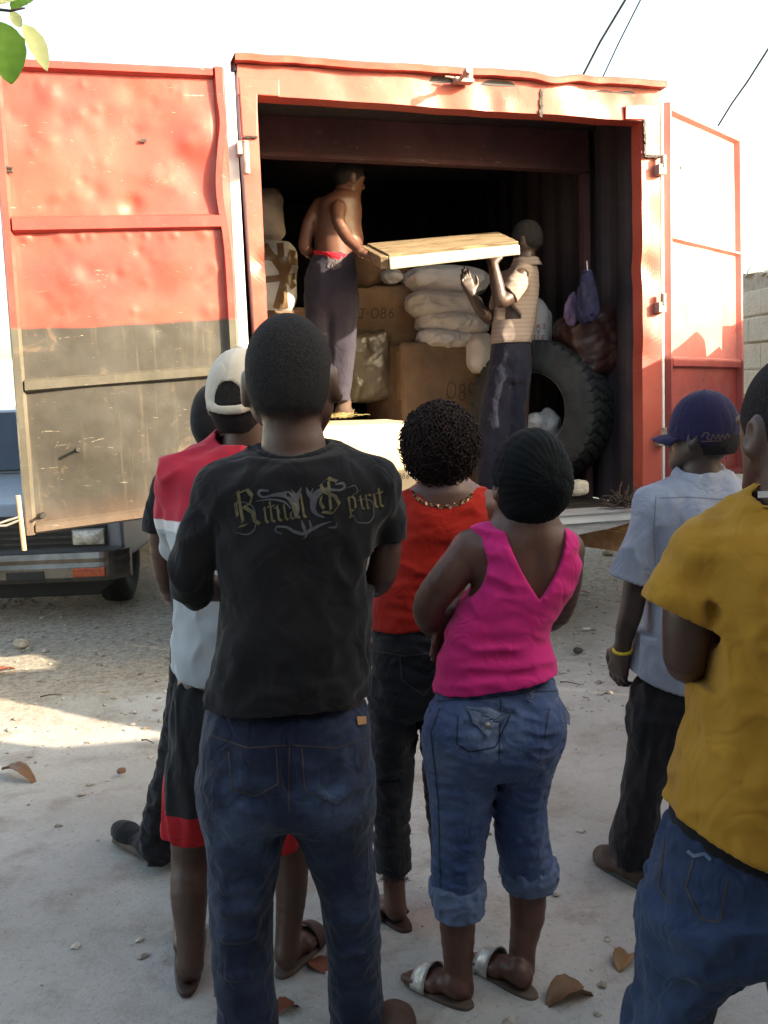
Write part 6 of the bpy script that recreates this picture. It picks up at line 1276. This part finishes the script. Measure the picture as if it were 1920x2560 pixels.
S.cut(E_.p(1144, 2300, -.08), [.0, 0, -1], E_.box(1000, 2450, 1222, 2250, -.25, .06)); S.cut(E_.p(1325, 2205, .02), [0, 0, -1], E_.box(1235, 2400, 1480, 2190, -.2, .4))
fs = [crumple(.0035, 13, 63, (1, 1, 1.6), 2), fold(E_.p(1248, 1745, -.13), E_.p(1246, 1910, -.12), -.013, .015), fold(E_.p(1090, 1890, -.12), E_.p(1235, 1905, -.12), -.007, .014), fold(E_.p(1255, 1875, -.12), E_.p(1370, 1872, -.11), -.007, .014)]
for (x0, x1, y0, dy) in ((1085, 1220, 1975, 0), (1085, 1215, 2050, 0), (1082, 1205, 2095, 0), (1082, 1205, 2130, 0), (1082, 1200, 2180, 0), (1240, 1360, 2000, .04), (1245, 1365, 2060, .05), (1245, 1370, 2105, .06), (1255, 1375, 2140, .07)): fs.append(fold(E_.p(x0, y0+8, -.09+dy), E_.p(x1, y0-8, -.09+dy), .006, .010))
S.disp(folds(*fs), .035); jeE = E_.add(S, 'jeans', M_denE); sE = cam_surf(jeE)
M_cuff = m_denim('turned_denim_inside', (.085, .12, .21), (.15, .19, .28), .6, 5); 
S = E_.new(.0045); S.loft(E_.rings((2194, 1074, 1211, .088), (2226, 1074, 1214, .09), (2272, 1082, 1210, .086), (2310, 1084, 1208, .086)), 0, rc=.012); S.hollow(E_.p(1146, 2318, -.085), [0, 0, -1], .05, .010, .14); S.cut(E_.p(1146, 2318, -.085), [0, 0, -1]); S.disp(crumple(.004, 18, 65), .02); E_.add(S, 'rolled_cuff', M_cuff, jeE)
S = E_.new(.0045); S.loft([tuple(r) for r in E_.rings((2150, 1252, 1392, .094, .09), (2174, 1250, 1394, .097, .095), (2208, 1258, 1390, .09, .1), (2245, 1260, 1388, .09, .1))], 0, rc=.012); S.hollow(E_.p(1325, 2250, .01), [.03, 0, -1], .05, .010, .14); S.cut(E_.p(1325, 2250, .01), [.03, 0, -1]); S.disp(crumple(.005, 18, 66), .02); E_.add(S, 'rolled_cuff', M_cuff, jeE)
M_seam = plain('dark_denim_seam', (.02, .026, .05), bump=0); M_fl = m_denim('worn_pocket_denim', (.085, .11, .18), (.19, .22, .29), .8, 18)
strokes_on('seam', [[(1252, 1752), (1247, 1900)], [(1100, 1770), (1078, 1830), (1096, 2000), (1102, 2230)], [(1145, 1790), (1142, 1860), (1175, 1880), (1238, 1868), (1275, 1790)], [(1372, 1770), (1360, 1850)], [(1090, 1752), (1200, 1748), (1330, 1730), (1390, 1728)]], .0035, sE, M_seam, jeE, .001, 5)
def patch(name, poly, surf, mat, parent, off=.004, n=14, edge=.0):
    poly = np.array(poly, float); b = MB(); c = poly.mean(0); m = len(poly); P = []
    for i in range(m*6):
        t = i/6; a, bb = poly[int(t) % m], poly[(int(t)+1) % m]; q = a+(bb-a)*(t-int(t)); row = []
        for f in np.linspace(1, .02, 8):
            r = surf(*(c+(q-c)*f))
            if r is None: return None
            row.append(r[0]+r[1]*(off+.0025*math.sin(f*9+i)))
        P.append(row)
    b.grid(np.array(P+[P[0]])); o = b.build(name, mat, parent, smooth=True); return o
patch('pocket_flap', [(1164, 1768), (1288, 1772), (1276, 1788), (1240, 1812), (1216, 1842), (1184, 1806)], sE, M_fl, jeE, .008)
fl = [E_.p(1371, 1750, -.06), E_.p(1396, 1737, -.05), E_.p(1424, 1785, -.02), E_.p(1424, 1812, -.02), E_.p(1404, 1800, -.05), E_.p(1376, 1768, -.08)]; bevel(MB().prism(fl, [.0, -.007, .0]).build('pocket_flap', M_fl, jeE), .002)
b = MB(); r = sE(1216, 1812); b.grid(lathe(r[0]+r[1]*.012, r[1], [(0, .007), (.003, .006), (.004, .001)], 14), wrap=True); b.build('pocket_stud', M_steel, jeE, smooth=True)
patch('belt_loop', [(1314, 1734), (1336, 1731), (1334, 1746), (1324, 1756), (1314, 1748)], sE, M_fl, jeE, .006)
# ---------------------------------------------------------------- man in the purple cap
Fm = Person('man in purple baseball cap and pale grey shirt with yellow wristband, facing the truck door', 3.0, 1700, [.62, 2.55, -.01], [1.32, 3.45, 1.68], M_skinF, .0055)
MF = frame(-48, 2, 0); oF = Fm.p(1757, 1088); head(Fm.S, oF, MF, .97); Fm.limb(Fm.S, [(1760, 1110, .0, 42), (1756, 1150, -.01, 40), (1755, 1200, 0, 52)], .03); Fm.S.loft(Fm.rings((1650, 1620, 1860, .1), (1400, 1640, 1870, .1), (1260, 1640, 1870, .09), (1205, 1690, 1820, .06)), .03)
Pw = Fm.limb(Fm.S, [(1630, 1265, 0, 36), (1596, 1430, -.01, 32), (1580, 1520, -.01, 28), (1566, 1570, .01, 25), (1556, 1618, .03, 17)], .03, 18); hand(Fm.S, Fm.p(1556, 1618, .03), [-.12, .25, -1], [.75, .4, .1], [-.2, .9, 0], 1.0, (.42, .45, .5, .55), .7)
Fm.limb(Fm.S, [(1870, 1270, .02, 36), (1900, 1430, .03, 32), (1905, 1600, .05, 20)], .03); hand(Fm.S, Fm.p(1905, 1600, .05), [0, .3, -1], [-1, 0, 0], [0, 1, 0])
Fm.limb(Fm.S, [(1650, 1750, 0, 55), (1620, 1950, 0, 42), (1600, 2120, 0, 32)], .03); Fm.limb(Fm.S, [(1780, 1750, .03, 55), (1790, 2120, .08, 32)], .03); Fm.body()
S = SDF(Fm.p(1500, 1680, -.2), Fm.p(1640, 1580, .2), .003); d_ = np.array(Fm.p(1556, 1618, .03))-Fm.p(1566, 1570, .01); d_ /= np.linalg.norm(d_); e1 = np.cross(d_, [1, 0, 0]); e1 /= np.linalg.norm(e1); e2 = np.cross(d_, e1); cb = Fm.p(1557, 1624, .03); b = MB(); b.tube([cb+(e1*math.cos(a)+e2*math.sin(a))*.0265+d_*.006*math.sin(a) for a in np.linspace(0, 2*math.pi, 33)], .0055, 8); b.build('wristband', M_yel, Fm.t, smooth=True)
S = Fm.new(); S.loft(Fm.rings((1765, 1577, 1890, .13), (1700, 1577, 1888, .13), (1600, 1590, 1880, .125), (1500, 1608, 1880, .125), (1400, 1612, 1885, .13), (1300, 1606, 1892, .13), (1245, 1622, 1882, .115), (1212, 1662, 1850, .09), (1190, 1700, 1815, .07)), 0, n=2.3, rc=.02); S.cone(Fm.p(1636, 1262), Fm.p(1735, 1220), .055, .05, .06); S.cone(Fm.p(1874, 1262), Fm.p(1775, 1220), .055, .05, .06)
Fm.limb(S, [(1634, 1270, 0, 46), (1608, 1350, -.01, 52), (1582, 1440, -.01, 56), (1572, 1490, -.01, 58)], .04); Fm.limb(S, [(1874, 1270, .02, 46), (1900, 1440, .03, 54)], .04)
S.cut(Fm.p(1578, 1452, -.01), [-.34, 0, -1], Fm.box(1470, 1580, 1618, 1400, -.3, .3)); S.hollow(Fm.p(1578, 1452, -.01), [-.34, 0, -1], .04, .008, .066); sl, X, Y, Z = S.sub(S.lo, S.lo+S.n*S.h, 0); zc = Fm.p(1735, 1748, -.12)[2]; xc = Fm.p(1740, 1748)[0]; S.post.append((1, lambda S=S, sl=sl, X=X, Y=Y, Z=Z: S.a.__setitem__(sl, np.maximum(S.a[sl], (zc+1.44*(X-xc)**2+0*Y)-Z)))); S.hollow(Fm.p(1735, 1746, -.12), [0, 0, -1], .03, .008, .3)
fs = [crumple(.006, 7, 71, (1.2, 1.2, .6), 2)]
for (x0, y0, x1, y1, a_, w_) in ((1610, 1300, 1560, 1430, .010, .018), (1635, 1330, 1610, 1460, -.010, .018), (1590, 1320, 1545, 1425, -.006, .014), (1650, 1280, 1660, 1480, .008, .022), (1690, 1290, 1720, 1450, -.007, .022), (1760, 1260, 1760, 1400, .006, .02), (1600, 1600, 1680, 1640, .008, .02), (1590, 1560, 1640, 1680, -.008, .016)): fs.append(fold(Fm.p(x0, y0, -.11), Fm.p(x1, y1, -.12), a_, w_))
S.disp(folds(*fs), .04); shF = Fm.add(S, 'shirt', M_shirtF); sF = cam_surf(shF); strokes_on('yoke_seam', [[(1648, 1245), (1720, 1243), (1800, 1248), (1870, 1262)], [(1640, 1240), (1634, 1330), (1640, 1420)]], .003, sF, plain('grey_seam', (.2, .2, .24), bump=0), shF, .001, 5)
collar(Fm, Fm.p(1752, 1192, .0), [(.060, .012), (.064, .026), (.070, .028), (.082, .004), (.092, -.020)], M_shirtF, shF, tilt=.25)
S = Fm.new(); S.loft(Fm.rings((1680, 1590, 1850, .115), (1750, 1578, 1850, .12), (1820, 1575, 1845, .11)), 0, rc=.03); S.loft(Fm.rings((1780, 1574, 1695, .105), (1898, 1572, 1676, .095), (1960, 1562, 1655, .09), (2030, 1548, 1645, .09), (2108, 1528, 1640, .095), (2150, 1532, 1642, .095)), .03, n=2.1); S.loft(Fm.rings((1780, 1700, 1845, .105, .03), (1950, 1728, 1840, .09, .05), (2130, 1730, 1850, .09, .1)), .03)
S.disp(folds(crumple(.006, 8, 73, (1.2, 1.2, .6), 2), fold(Fm.p(1650, 1760, -.1), Fm.p(1585, 2100, -.1), .007, .016), fold(Fm.p(1540, 2110, -.09), Fm.p(1630, 2120, -.09), .008, .015)), .04); Fm.add(S, 'trousers', M_pantsF); shoe(Fm, atz(1648, 2236), atz(1492, 2150), .05, M_shoeb, high=.09); shoe(Fm, atz(1830, 2190), atz(1740, 2130), .05, M_shoeb, high=.09)
cp = cap(Fm, oF, MF, .98, M_cappur, 1, False, .062, button=plain('red_button', (.25, .02, .03), bump=0)); 
H = Fm.new(.005, oF-.17, oF+.17); head(H, oF, MF, .97, 1, face=False, grow=.003, k=0); H.cone(oF+MF@np.array([0, -.045, -.02]), oF+MF@np.array([0, -.03, -.06]), .055, .05, .03); H.cut(oF+MF@np.array([0, .02, .0]), MF@np.array([0, 1, -.5])); H.cut(oF+MF@np.array([0, 0, -.055]), [0, 0, -1]); H.cut(oF+MF@np.array([0, 0, .06]), [0, 0, 1]); Fm.add(H, 'hair', M_hair)
sC = cam_surf(cp); k3 = lambda x, y: (1400+x/3.16, 800+y/3.16); scr = spline2([k3(*p) for p in ((1120, 925), (1150, 890), (1180, 900), (1160, 930), (1190, 945), (1210, 905), (1230, 940), (1250, 900), (1262, 945), (1285, 905), (1300, 940), (1320, 895), (1335, 930))], 60); strokes_on('script_lettering', [scr, [k3(1120, 958), k3(1300, 952)]], .004, sC, plain('dull_pink_thread', (.10, .06, .062), bump=0), cp, .002, 2)
# ---------------------------------------------------------------- man in the mustard T-shirt, cut by the right edge
Gm = Person('man in mustard yellow T-shirt and sagging blue jeans, nearest the camera at right edge', 1.62, 1940, [.38, 1.22, -.01], [1.0, 2.1, 1.76], M_skinA, .005)
MG = frame(-14, -2, 2); oG = Gm.p(1990, 1085, .02); head(Gm.S, oG, MG, 1.02); Gm.limb(Gm.S, [(1990, 1140, .0, 84), (1985, 1200, -.01, 80), (1985, 1280, 0, 100)], .03); Gm.S.loft(Gm.rings((2100, 1740, 2080, .1), (1600, 1780, 2140, .1), (1380, 1760, 2180, .09), (1300, 1850, 2100, .07)), .03)
Gm.limb(Gm.S, [(1775, 1400, 0, 66), (1722, 1540, -.01, 62), (1712, 1640, .0, 52), (1780, 1660, .16, 42), (1900, 1640, .24, 34)], .03, 20); hand(Gm.S, Gm.p(1900, 1640, .24), [1, .1, .1], [0, -1, 0], [0, 0, 1]); Gm.limb(Gm.S, [(1760, 2250, 0, 110), (1700, 2550, 0, 80), (1640, 2900, 0, 60)], .03); Gm.limb(Gm.S, [(1990, 2250, 0, 110), (2010, 2550, 0, 80), (2020, 2900, .03, 60)], .03); Gm.body()
H = Gm.new(.005, oG-.19, oG+.2); head(H, oG, MG, 1.02, 1, face=False, grow=.0035, k=0); H.cone(oG+MG@np.array([0, -.045, -.02]), oG+MG@np.array([0, -.035, -.07]), .058, .052, .03); H.cut(oG+MG@np.array([0, .05, .02]), MG@np.array([0, .75, -.66])); H.cut(oG+MG@np.array([0, 0, -.06]), [0, 0, -1]); Gm.add(H, 'hair', M_hair)
S = Gm.new(); S.loft(Gm.rings((2260, 1650, 2185, .172), (2090, 1656, 2175, .158), (1980, 1678, 2160, .145), (1870, 1708, 2155, .14), (1778, 1732, 2160, .135), (1660, 1732, 2170, .135), (1560, 1738, 2190, .135), (1440, 1735, 2210, .135), (1370, 1745, 2205, .12), (1315, 1790, 2170, .1), (1272, 1860, 2100, .08)), 0, n=2.3, rc=.02)
S.cone(Gm.p(1762, 1385), Gm.p(1960, 1305), .054, .06, .06); S.cone(Gm.p(2170, 1385), Gm.p(1960, 1305), .054, .06, .06); Gm.limb(S, [(1762, 1392, 0, 78), (1722, 1450, -.01, 84), (1692, 1530, -.01, 86), (1680, 1580, -.01, 86)], .05)
S.cut(Gm.p(1688, 1530, -.01), [-.5, 0, -1], Gm.box(1540, 1700, 1762, 1450, -.3, .3)); S.hollow(Gm.p(1688, 1530, -.01), [-.5, 0, -1], .03, .008, .085); S.ncarve(Gm.p(1985, 1250, .0), [.078, .085, .04], None, .01); S.cut(Gm.p(1767, 2124, -.145), [-.46, 0, -1]); S.hollow(Gm.p(1767, 2124, -.145), [-.46, 0, -1], .03, .008, .35)
fs = [crumple(.006, 8, 81, (1, 1, .9), 2)]
for (x0, y0, x1, y1, a_, w_) in ((1745, 1430, 1735, 1560, -.014, .018), (1790, 1420, 1780, 1560, .009, .022), (1735, 1620, 1790, 1780, .010, .02), (1740, 1760, 1900, 1700, .010, .022), (1720, 1860, 1880, 1790, -.010, .02), (1700, 1960, 1860, 1880, .010, .022), (1850, 1600, 1900, 1760, -.009, .025), (1680, 2010, 1830, 2020, .007, .02), (1870, 1480, 1890, 1700, .008, .03), (1715, 1830, 1800, 1840, .008, .016)): fs.append(fold(Gm.p(x0, y0, -.12), Gm.p(x1, y1, -.135), a_, w_))
S.disp(folds(*fs), .04); shG = Gm.add(S, 'tshirt', M_must)
S = Gm.new(.0045, Gm.p(1840, 1320, -.25), Gm.p(2140, 1180, .25)); ring_ = [Gm.p(1985, 1252, .0)+np.array([math.cos(a)*.080, math.sin(a)*.086, .012*math.sin(a)]) for a in np.linspace(0, 2*math.pi, 29)]; S.chain(ring_, [.008]*29, 0, .004); Gm.add(S, 'collar', M_must, shG)
b = MB(); b.box(Gm.p(1908, 1236, -.075), [.008, 0, 0], [0, .001, 0], [0, 0, .005]); b.build('white_tag', M_sack, shG)
S = Gm.new(); S.loft(Gm.rings((2010, 1700, 2150, .125), (2060, 1685, 2160, .13)), 0, rc=.02); S.cut(Gm.p(1700, 2075), [.38, 0, 1]); Gm.add(S, 'underwear', M_blackc) if False else None
S = Gm.new(); S.loft(Gm.rings((2040, 1676, 2160, .118), (2134, 1648, 2165, .135), (2239, 1622, 2170, .150), (2330, 1612, 2170, .14), (2370, 1640, 2150, .1)), 0, n=2.3, rc=.02); S.loft(Gm.rings((2239, 1622, 1875, .135), (2344, 1610, 1850, .125), (2407, 1603, 1812, .115), (2475, 1594, 1762, .105), (2560, 1568, 1738, .1), (2700, 1540, 1720, .1), (3000, 1535, 1700, .1)), .04, n=2.1); S.loft(Gm.rings((2239, 1885, 2165, .135, .0), (2330, 1905, 2160, .125, .0), (2400, 1930, 2150, .115), (2600, 1950, 2120, .1, .02), (3000, 1960, 2110, .1, .05)), .04, n=2.1)
S.cut(Gm.p(1690, 2085, -.12), [.35, 0, 1]); S.hollow(Gm.p(1690, 2085, -.12), [.35, 0, 1], .05, .008, .35)
fs = [crumple(.006, 9, 83, (1, 1, 1.1), 2)]
for (x0, y0, x1, y1, a_, w_) in ((1640, 2300, 1760, 2340, .010, .018), (1620, 2400, 1740, 2380, .010, .018), (1680, 2140, 1720, 2220, .012, .02), (1720, 2330, 1860, 2290, -.010, .018), (1610, 2480, 1720, 2460, .008, .014)): fs.append(fold(Gm.p(x0, y0, -.14), Gm.p(x1, y1, -.14), a_, w_))
S.disp(folds(*fs), .04); jeG = Gm.add(S, 'jeans', M_denG); sG = cam_surf(jeG); k4 = lambda x, y: (1400+x/1.907, 1400+y/1.907)
strokes_on('pocket_stitching', [[k4(*p) for p in L] for L in ([(640, 1420), (600, 1560), (670, 1710)], [(670, 1710), (760, 1730), (800, 1520)], [(500, 1330), (470, 1560), (520, 1640)])], .003, sG, M_stitch, jeG, .001, 5); strokes_on('frayed_pocket_edge', [[k4(*p) for p in ((610, 1385), (640, 1410), (690, 1400), (720, 1430))]], .006, sG, M_fl, jeG, .002, 4)
S = Gm.new(); S.loft(Gm.rings((1990, 1690, 2155, .128), (2110, 1672, 2158, .138), (2280, 1668, 2160, .128)), 0, n=2.3, rc=.02); S.cut(Gm.p(1790, 2060, -.12), [.44, 0, 1]); S.cut(Gm.p(1690, 2130, -.12), [-.35, 0, -1]); Gm.add(S, 'boxer_shorts', M_blackc)
# ---------------------------------------------------------------- shirtless man on the carton
fl_z = T(.5, .5, zt)[2]
Im = Person('shirtless man in dark trousers standing on the pale carton, gripping the wooden panel', 6.56, 840, [-.88, 6.05, fl_z-.02], [.12, 7.3, 3.25], M_skinI, .008, base=at(845, 1015, 6.56))
MI = frame(58, -12, 8); oI = Im.p(872, 446, .0); head(Im.S, oI, MI, .98); Im.limb(Im.S, [(868, 462, 0, 20), (858, 482, 0, 22)], .03)
Im.S.loft([r for r in Im.rings((650, 790, 882, .12, 0, .5), (610, 786, 892, .125, 0, .5), (575, 786, 900, .125, 0, .5), (540, 786, 906, .125, 0, .5), (505, 796, 902, .12, 0, .5), (482, 822, 890, .09, 0, .4))], .03); Im.S.ell(Im.p(880, 600, .02), [.07, .10, .09], None, .06)
Im.limb(Im.S, [(846, 520, -.16, 19), (845, 545, -.2, 16), (866, 592, -.24, 14), (890, 618, -.28, 11), (902, 630, -.30, 10)], .03); hand(Im.S, Im.p(902, 630, -.30), [.75, -.1, -.35], [.1, .2, -1], [.5, 0, .9], 1.05, (.5, .6, .65, .7), .5)
Im.limb(Im.S, [(800, 515, .0, 20), (772, 565, -.05, 17), (762, 615, -.04, 15), (790, 640, .14, 13), (850, 640, .3, 11)], .03); hand(Im.S, Im.p(850, 640, .3), [.9, .1, .1], [0, 0, -1], [0, 1, 0]); Im.S.loft(Im.rings((650, 795, 875, .11), (760, 780, 880, .12)), .03); Im.limb(Im.S, [(800, 760, 0, 30), (806, 990, 0, 16)], .02); Im.limb(Im.S, [(860, 760, 0, 30), (854, 990, 0, 16)], .02); Im.body()
S = Im.new(.007); S.loft(Im.rings((636, 784, 884, .135, 0, .3), (700, 762, 897, .15), (760, 764, 897, .145), (800, 774, 894, .1)), 0, rc=.02); S.loft(Im.rings((740, 764, 838, .13), (850, 770, 832, .11), (940, 778, 832, .1), (1000, 782, 830, .1)), .03); S.loft(Im.rings((740, 825, 896, .13), (800, 826, 894, .125), (852, 828, 890, .115), (927, 822, 882, .105), (988, 828, 876, .105), (1004, 826, 880, .11)), .03)
S.disp(folds(crumple(.005, 5, 91, (1, 1, .8), 2), fold(Im.p(840, 700, -.12), Im.p(830, 960, -.1), .015, .03), fold(Im.p(830, 960, -.1), Im.p(876, 950, -.1), .012, .02), fold(Im.p(828, 985, -.1), Im.p(872, 978, -.1), .012, .018)), .05); trI = Im.add(S, 'trousers', M_pantsI); sI = cam_surf(trI); patch('pale_back_pocket', [(820, 640), (856, 640), (852, 668), (834, 676), (818, 668)], sI, m_cloth('pale_pocket_cloth', (.10, .085, .09)), trI, .003)  # back pocket in a paler cloth than the trousers
b = MB(); b.grid(np.array([[Im.p(784+100*i/24, 632+6*math.sin(i*.13)+(10 if i > 12 else 0)*((i-12)/12 if i > 12 else 0), -.14*math.sin(math.pi*(i+2)/28)+o_)+np.array([0, 0, z_]) for (o_, z_) in ((.0, -.03), (-.012, -.01), (-.012, .012), (.0, .02))] for i in range(25)])); b.build('red_waistband', m_cloth('bright_red_waistband', (.5, .015, .03)), trI, smooth=True)
def floor_shoe(P, h0, t0, zf, w, mat):
    S = SDF(h0-.25, h0+.3, .008); h0 = np.array(h0, float); t0 = np.array(t0, float); h0[2] = t0[2] = zf; d = t0-h0; d /= np.linalg.norm(d); u = np.array([0, 0, 1.0]); S.cone(h0+d*.03+u*.045, t0-d*.06+u*.035, .042, .04, 0); S.cone(h0+d*.03+u*.06, h0+d*.06+u*.1, .042, .045, .03); S.cut([0, 0, zf+.003], [0, 0, -1]); S.obj('shoe', mat, P.t)
floor_shoe(Im, Im.p(850, 1010, -.04), Im.p(880, 1010, .1), fl_z, .045, M_shoeb); floor_shoe(Im, Im.p(804, 1010, .0), Im.p(830, 1010, .12), fl_z, .045, M_shoeb)
H = Im.new(.007, oI-.17, oI+.18); head(H, oI, MI, .98, 1, face=False, grow=.005, k=0); H.cut(oI+MI@np.array([0, .05, .02]), MI@np.array([0, .75, -.66])); H.cut(oI+MI@np.array([0, 0, -.05]), [0, 0, -1]); Im.add(H, 'hair', M_hair)
# ---------------------------------------------------------------- man in the striped shirt under the panel
fz = TO[2]+.0; Jm = Person('man in tan striped shirt and navy jeans standing in the truck, lifting the panel overhead', 6.45, 1280, [.3, 5.95, fz-.03], [1.18, 7.0, 2.8], M_skinF, .008, base=at(1280, 1240, 6.45))
MJ = frame(-55, -6, -4); oJ = Jm.p(1317, 602); head(Jm.S, oJ, MJ, .97); Jm.limb(Jm.S, [(1318, 615, 0, 20), (1314, 640, 0, 22), (1312, 660, 0, 26)], .03); Jm.S.loft(Jm.rings((850, 1245, 1320, .1), (740, 1250, 1335, .1), (690, 1268, 1338, .09), (665, 1285, 1330, .07)), .03)
Jm.limb(Jm.S, [(1302, 690, -.14, 20), (1272, 742, -.2, 18), (1254, 752, -.22, 17), (1243, 710, -.22, 16), (1233, 660, -.22, 11)], .03, 18); hand(Jm.S, Jm.p(1233, 662, -.22), [-.05, .35, 1], [0, .6, -1], [1, 0, .2], 1.0, (.5, .5, .5, .5), .4)
Jm.limb(Jm.S, [(1262, 700, .1, 19), (1236, 790, .08, 16), (1224, 796, .0, 15), (1196, 766, -.06, 13), (1180, 738, -.08, 10)], .03, 18); hand(Jm.S, Jm.p(1180, 738, -.08), [-.35, 0, 1], [.2, -.8, .2], [1, -.2, .3], 1.05, (.15, .1, .18, .3), .3)
Jm.limb(Jm.S, [(1256, 900, 0, 30), (1240, 1100, 0, 20), (1228, 1225, 0, 16)], .02); Jm.limb(Jm.S, [(1300, 900, .04, 30), (1296, 1100, .04, 20), (1290, 1225, .04, 16)], .02); Jm.body()
S = Jm.new(.007); S.loft(Jm.rings((872, 1226, 1328, .135), (850, 1226, 1330, .135), (800, 1230, 1340, .13), (745, 1240, 1345, .13), (700, 1254, 1346, .12), (672, 1272, 1342, .1), (655, 1290, 1336, .07)), 0, rc=.02); Jm.limb(S, [(1306, 684, -.1, 25), (1290, 712, -.16, 26), (1270, 738, -.19, 26)], .04); Jm.limb(S, [(1268, 700, .08, 24), (1246, 760, .08, 24)], .04)
S.cut(Jm.p(1274, 738, -.19), [-.75, -.2, -.62], Jm.box(1225, 800, 1290, 700, -.35, -.08)); S.hollow(Jm.p(1274, 738, -.19), [-.75, -.2, -.62], .03, .012, .075); S.cut(Jm.p(1278, 858), [0, 0, -1]); S.disp(folds(crumple(.004, 6, 95, (1, 1, .9), 2), fold(Jm.p(1240, 845, -.13), Jm.p(1320, 840, -.13), .010, .03)), .05); shJ = Jm.add(S, 'shirt', M_stripe)
collar(Jm, Jm.p(1316, 655, .0), [(.060, .02), (.068, .03), (.076, .024), (.098, -.02)], M_stripe, shJ, tilt=.1)
S = Jm.new(.007); S.loft(Jm.rings((845, 1232, 1324, .125), (900, 1226, 1326, .135), (950, 1224, 1322, .12)), 0, rc=.02); S.loft(Jm.rings((920, 1222, 1288, .125), (1032, 1200, 1276, .11), (1130, 1192, 1270, .105), (1240, 1188, 1266, .11)), .03); S.loft(Jm.rings((920, 1266, 1326, .125, .03), (1032, 1258, 1316, .11, .04), (1130, 1262, 1314, .095, .04), (1240, 1260, 1314, .1, .04)), .03); S.disp(folds(crumple(.004, 6, 97, (1, 1, .8), 2), fold(Jm.p(1285, 930, -.12), Jm.p(1305, 1050, -.1), .016, .02)), .05); Jm.add(S, 'jeans', M_denJ)
floor_shoe(Jm, Jm.p(1228, 1245, -.04), Jm.p(1205, 1240, .12), fz, .045, M_blk); floor_shoe(Jm, Jm.p(1290, 1245, .0), Jm.p(1270, 1240, .16), fz, .045, M_blk)
H = Jm.new(.007, oJ-.17, oJ+.18); head(H, oJ, MJ, .97, 1, face=False, grow=.005, k=0); H.cut(oJ+MJ@np.array([0, .05, .02]), MJ@np.array([0, .75, -.66])); H.cut(oJ+MJ@np.array([0, 0, -.05]), [0, 0, -1]); Jm.add(H, 'hair', M_hair)
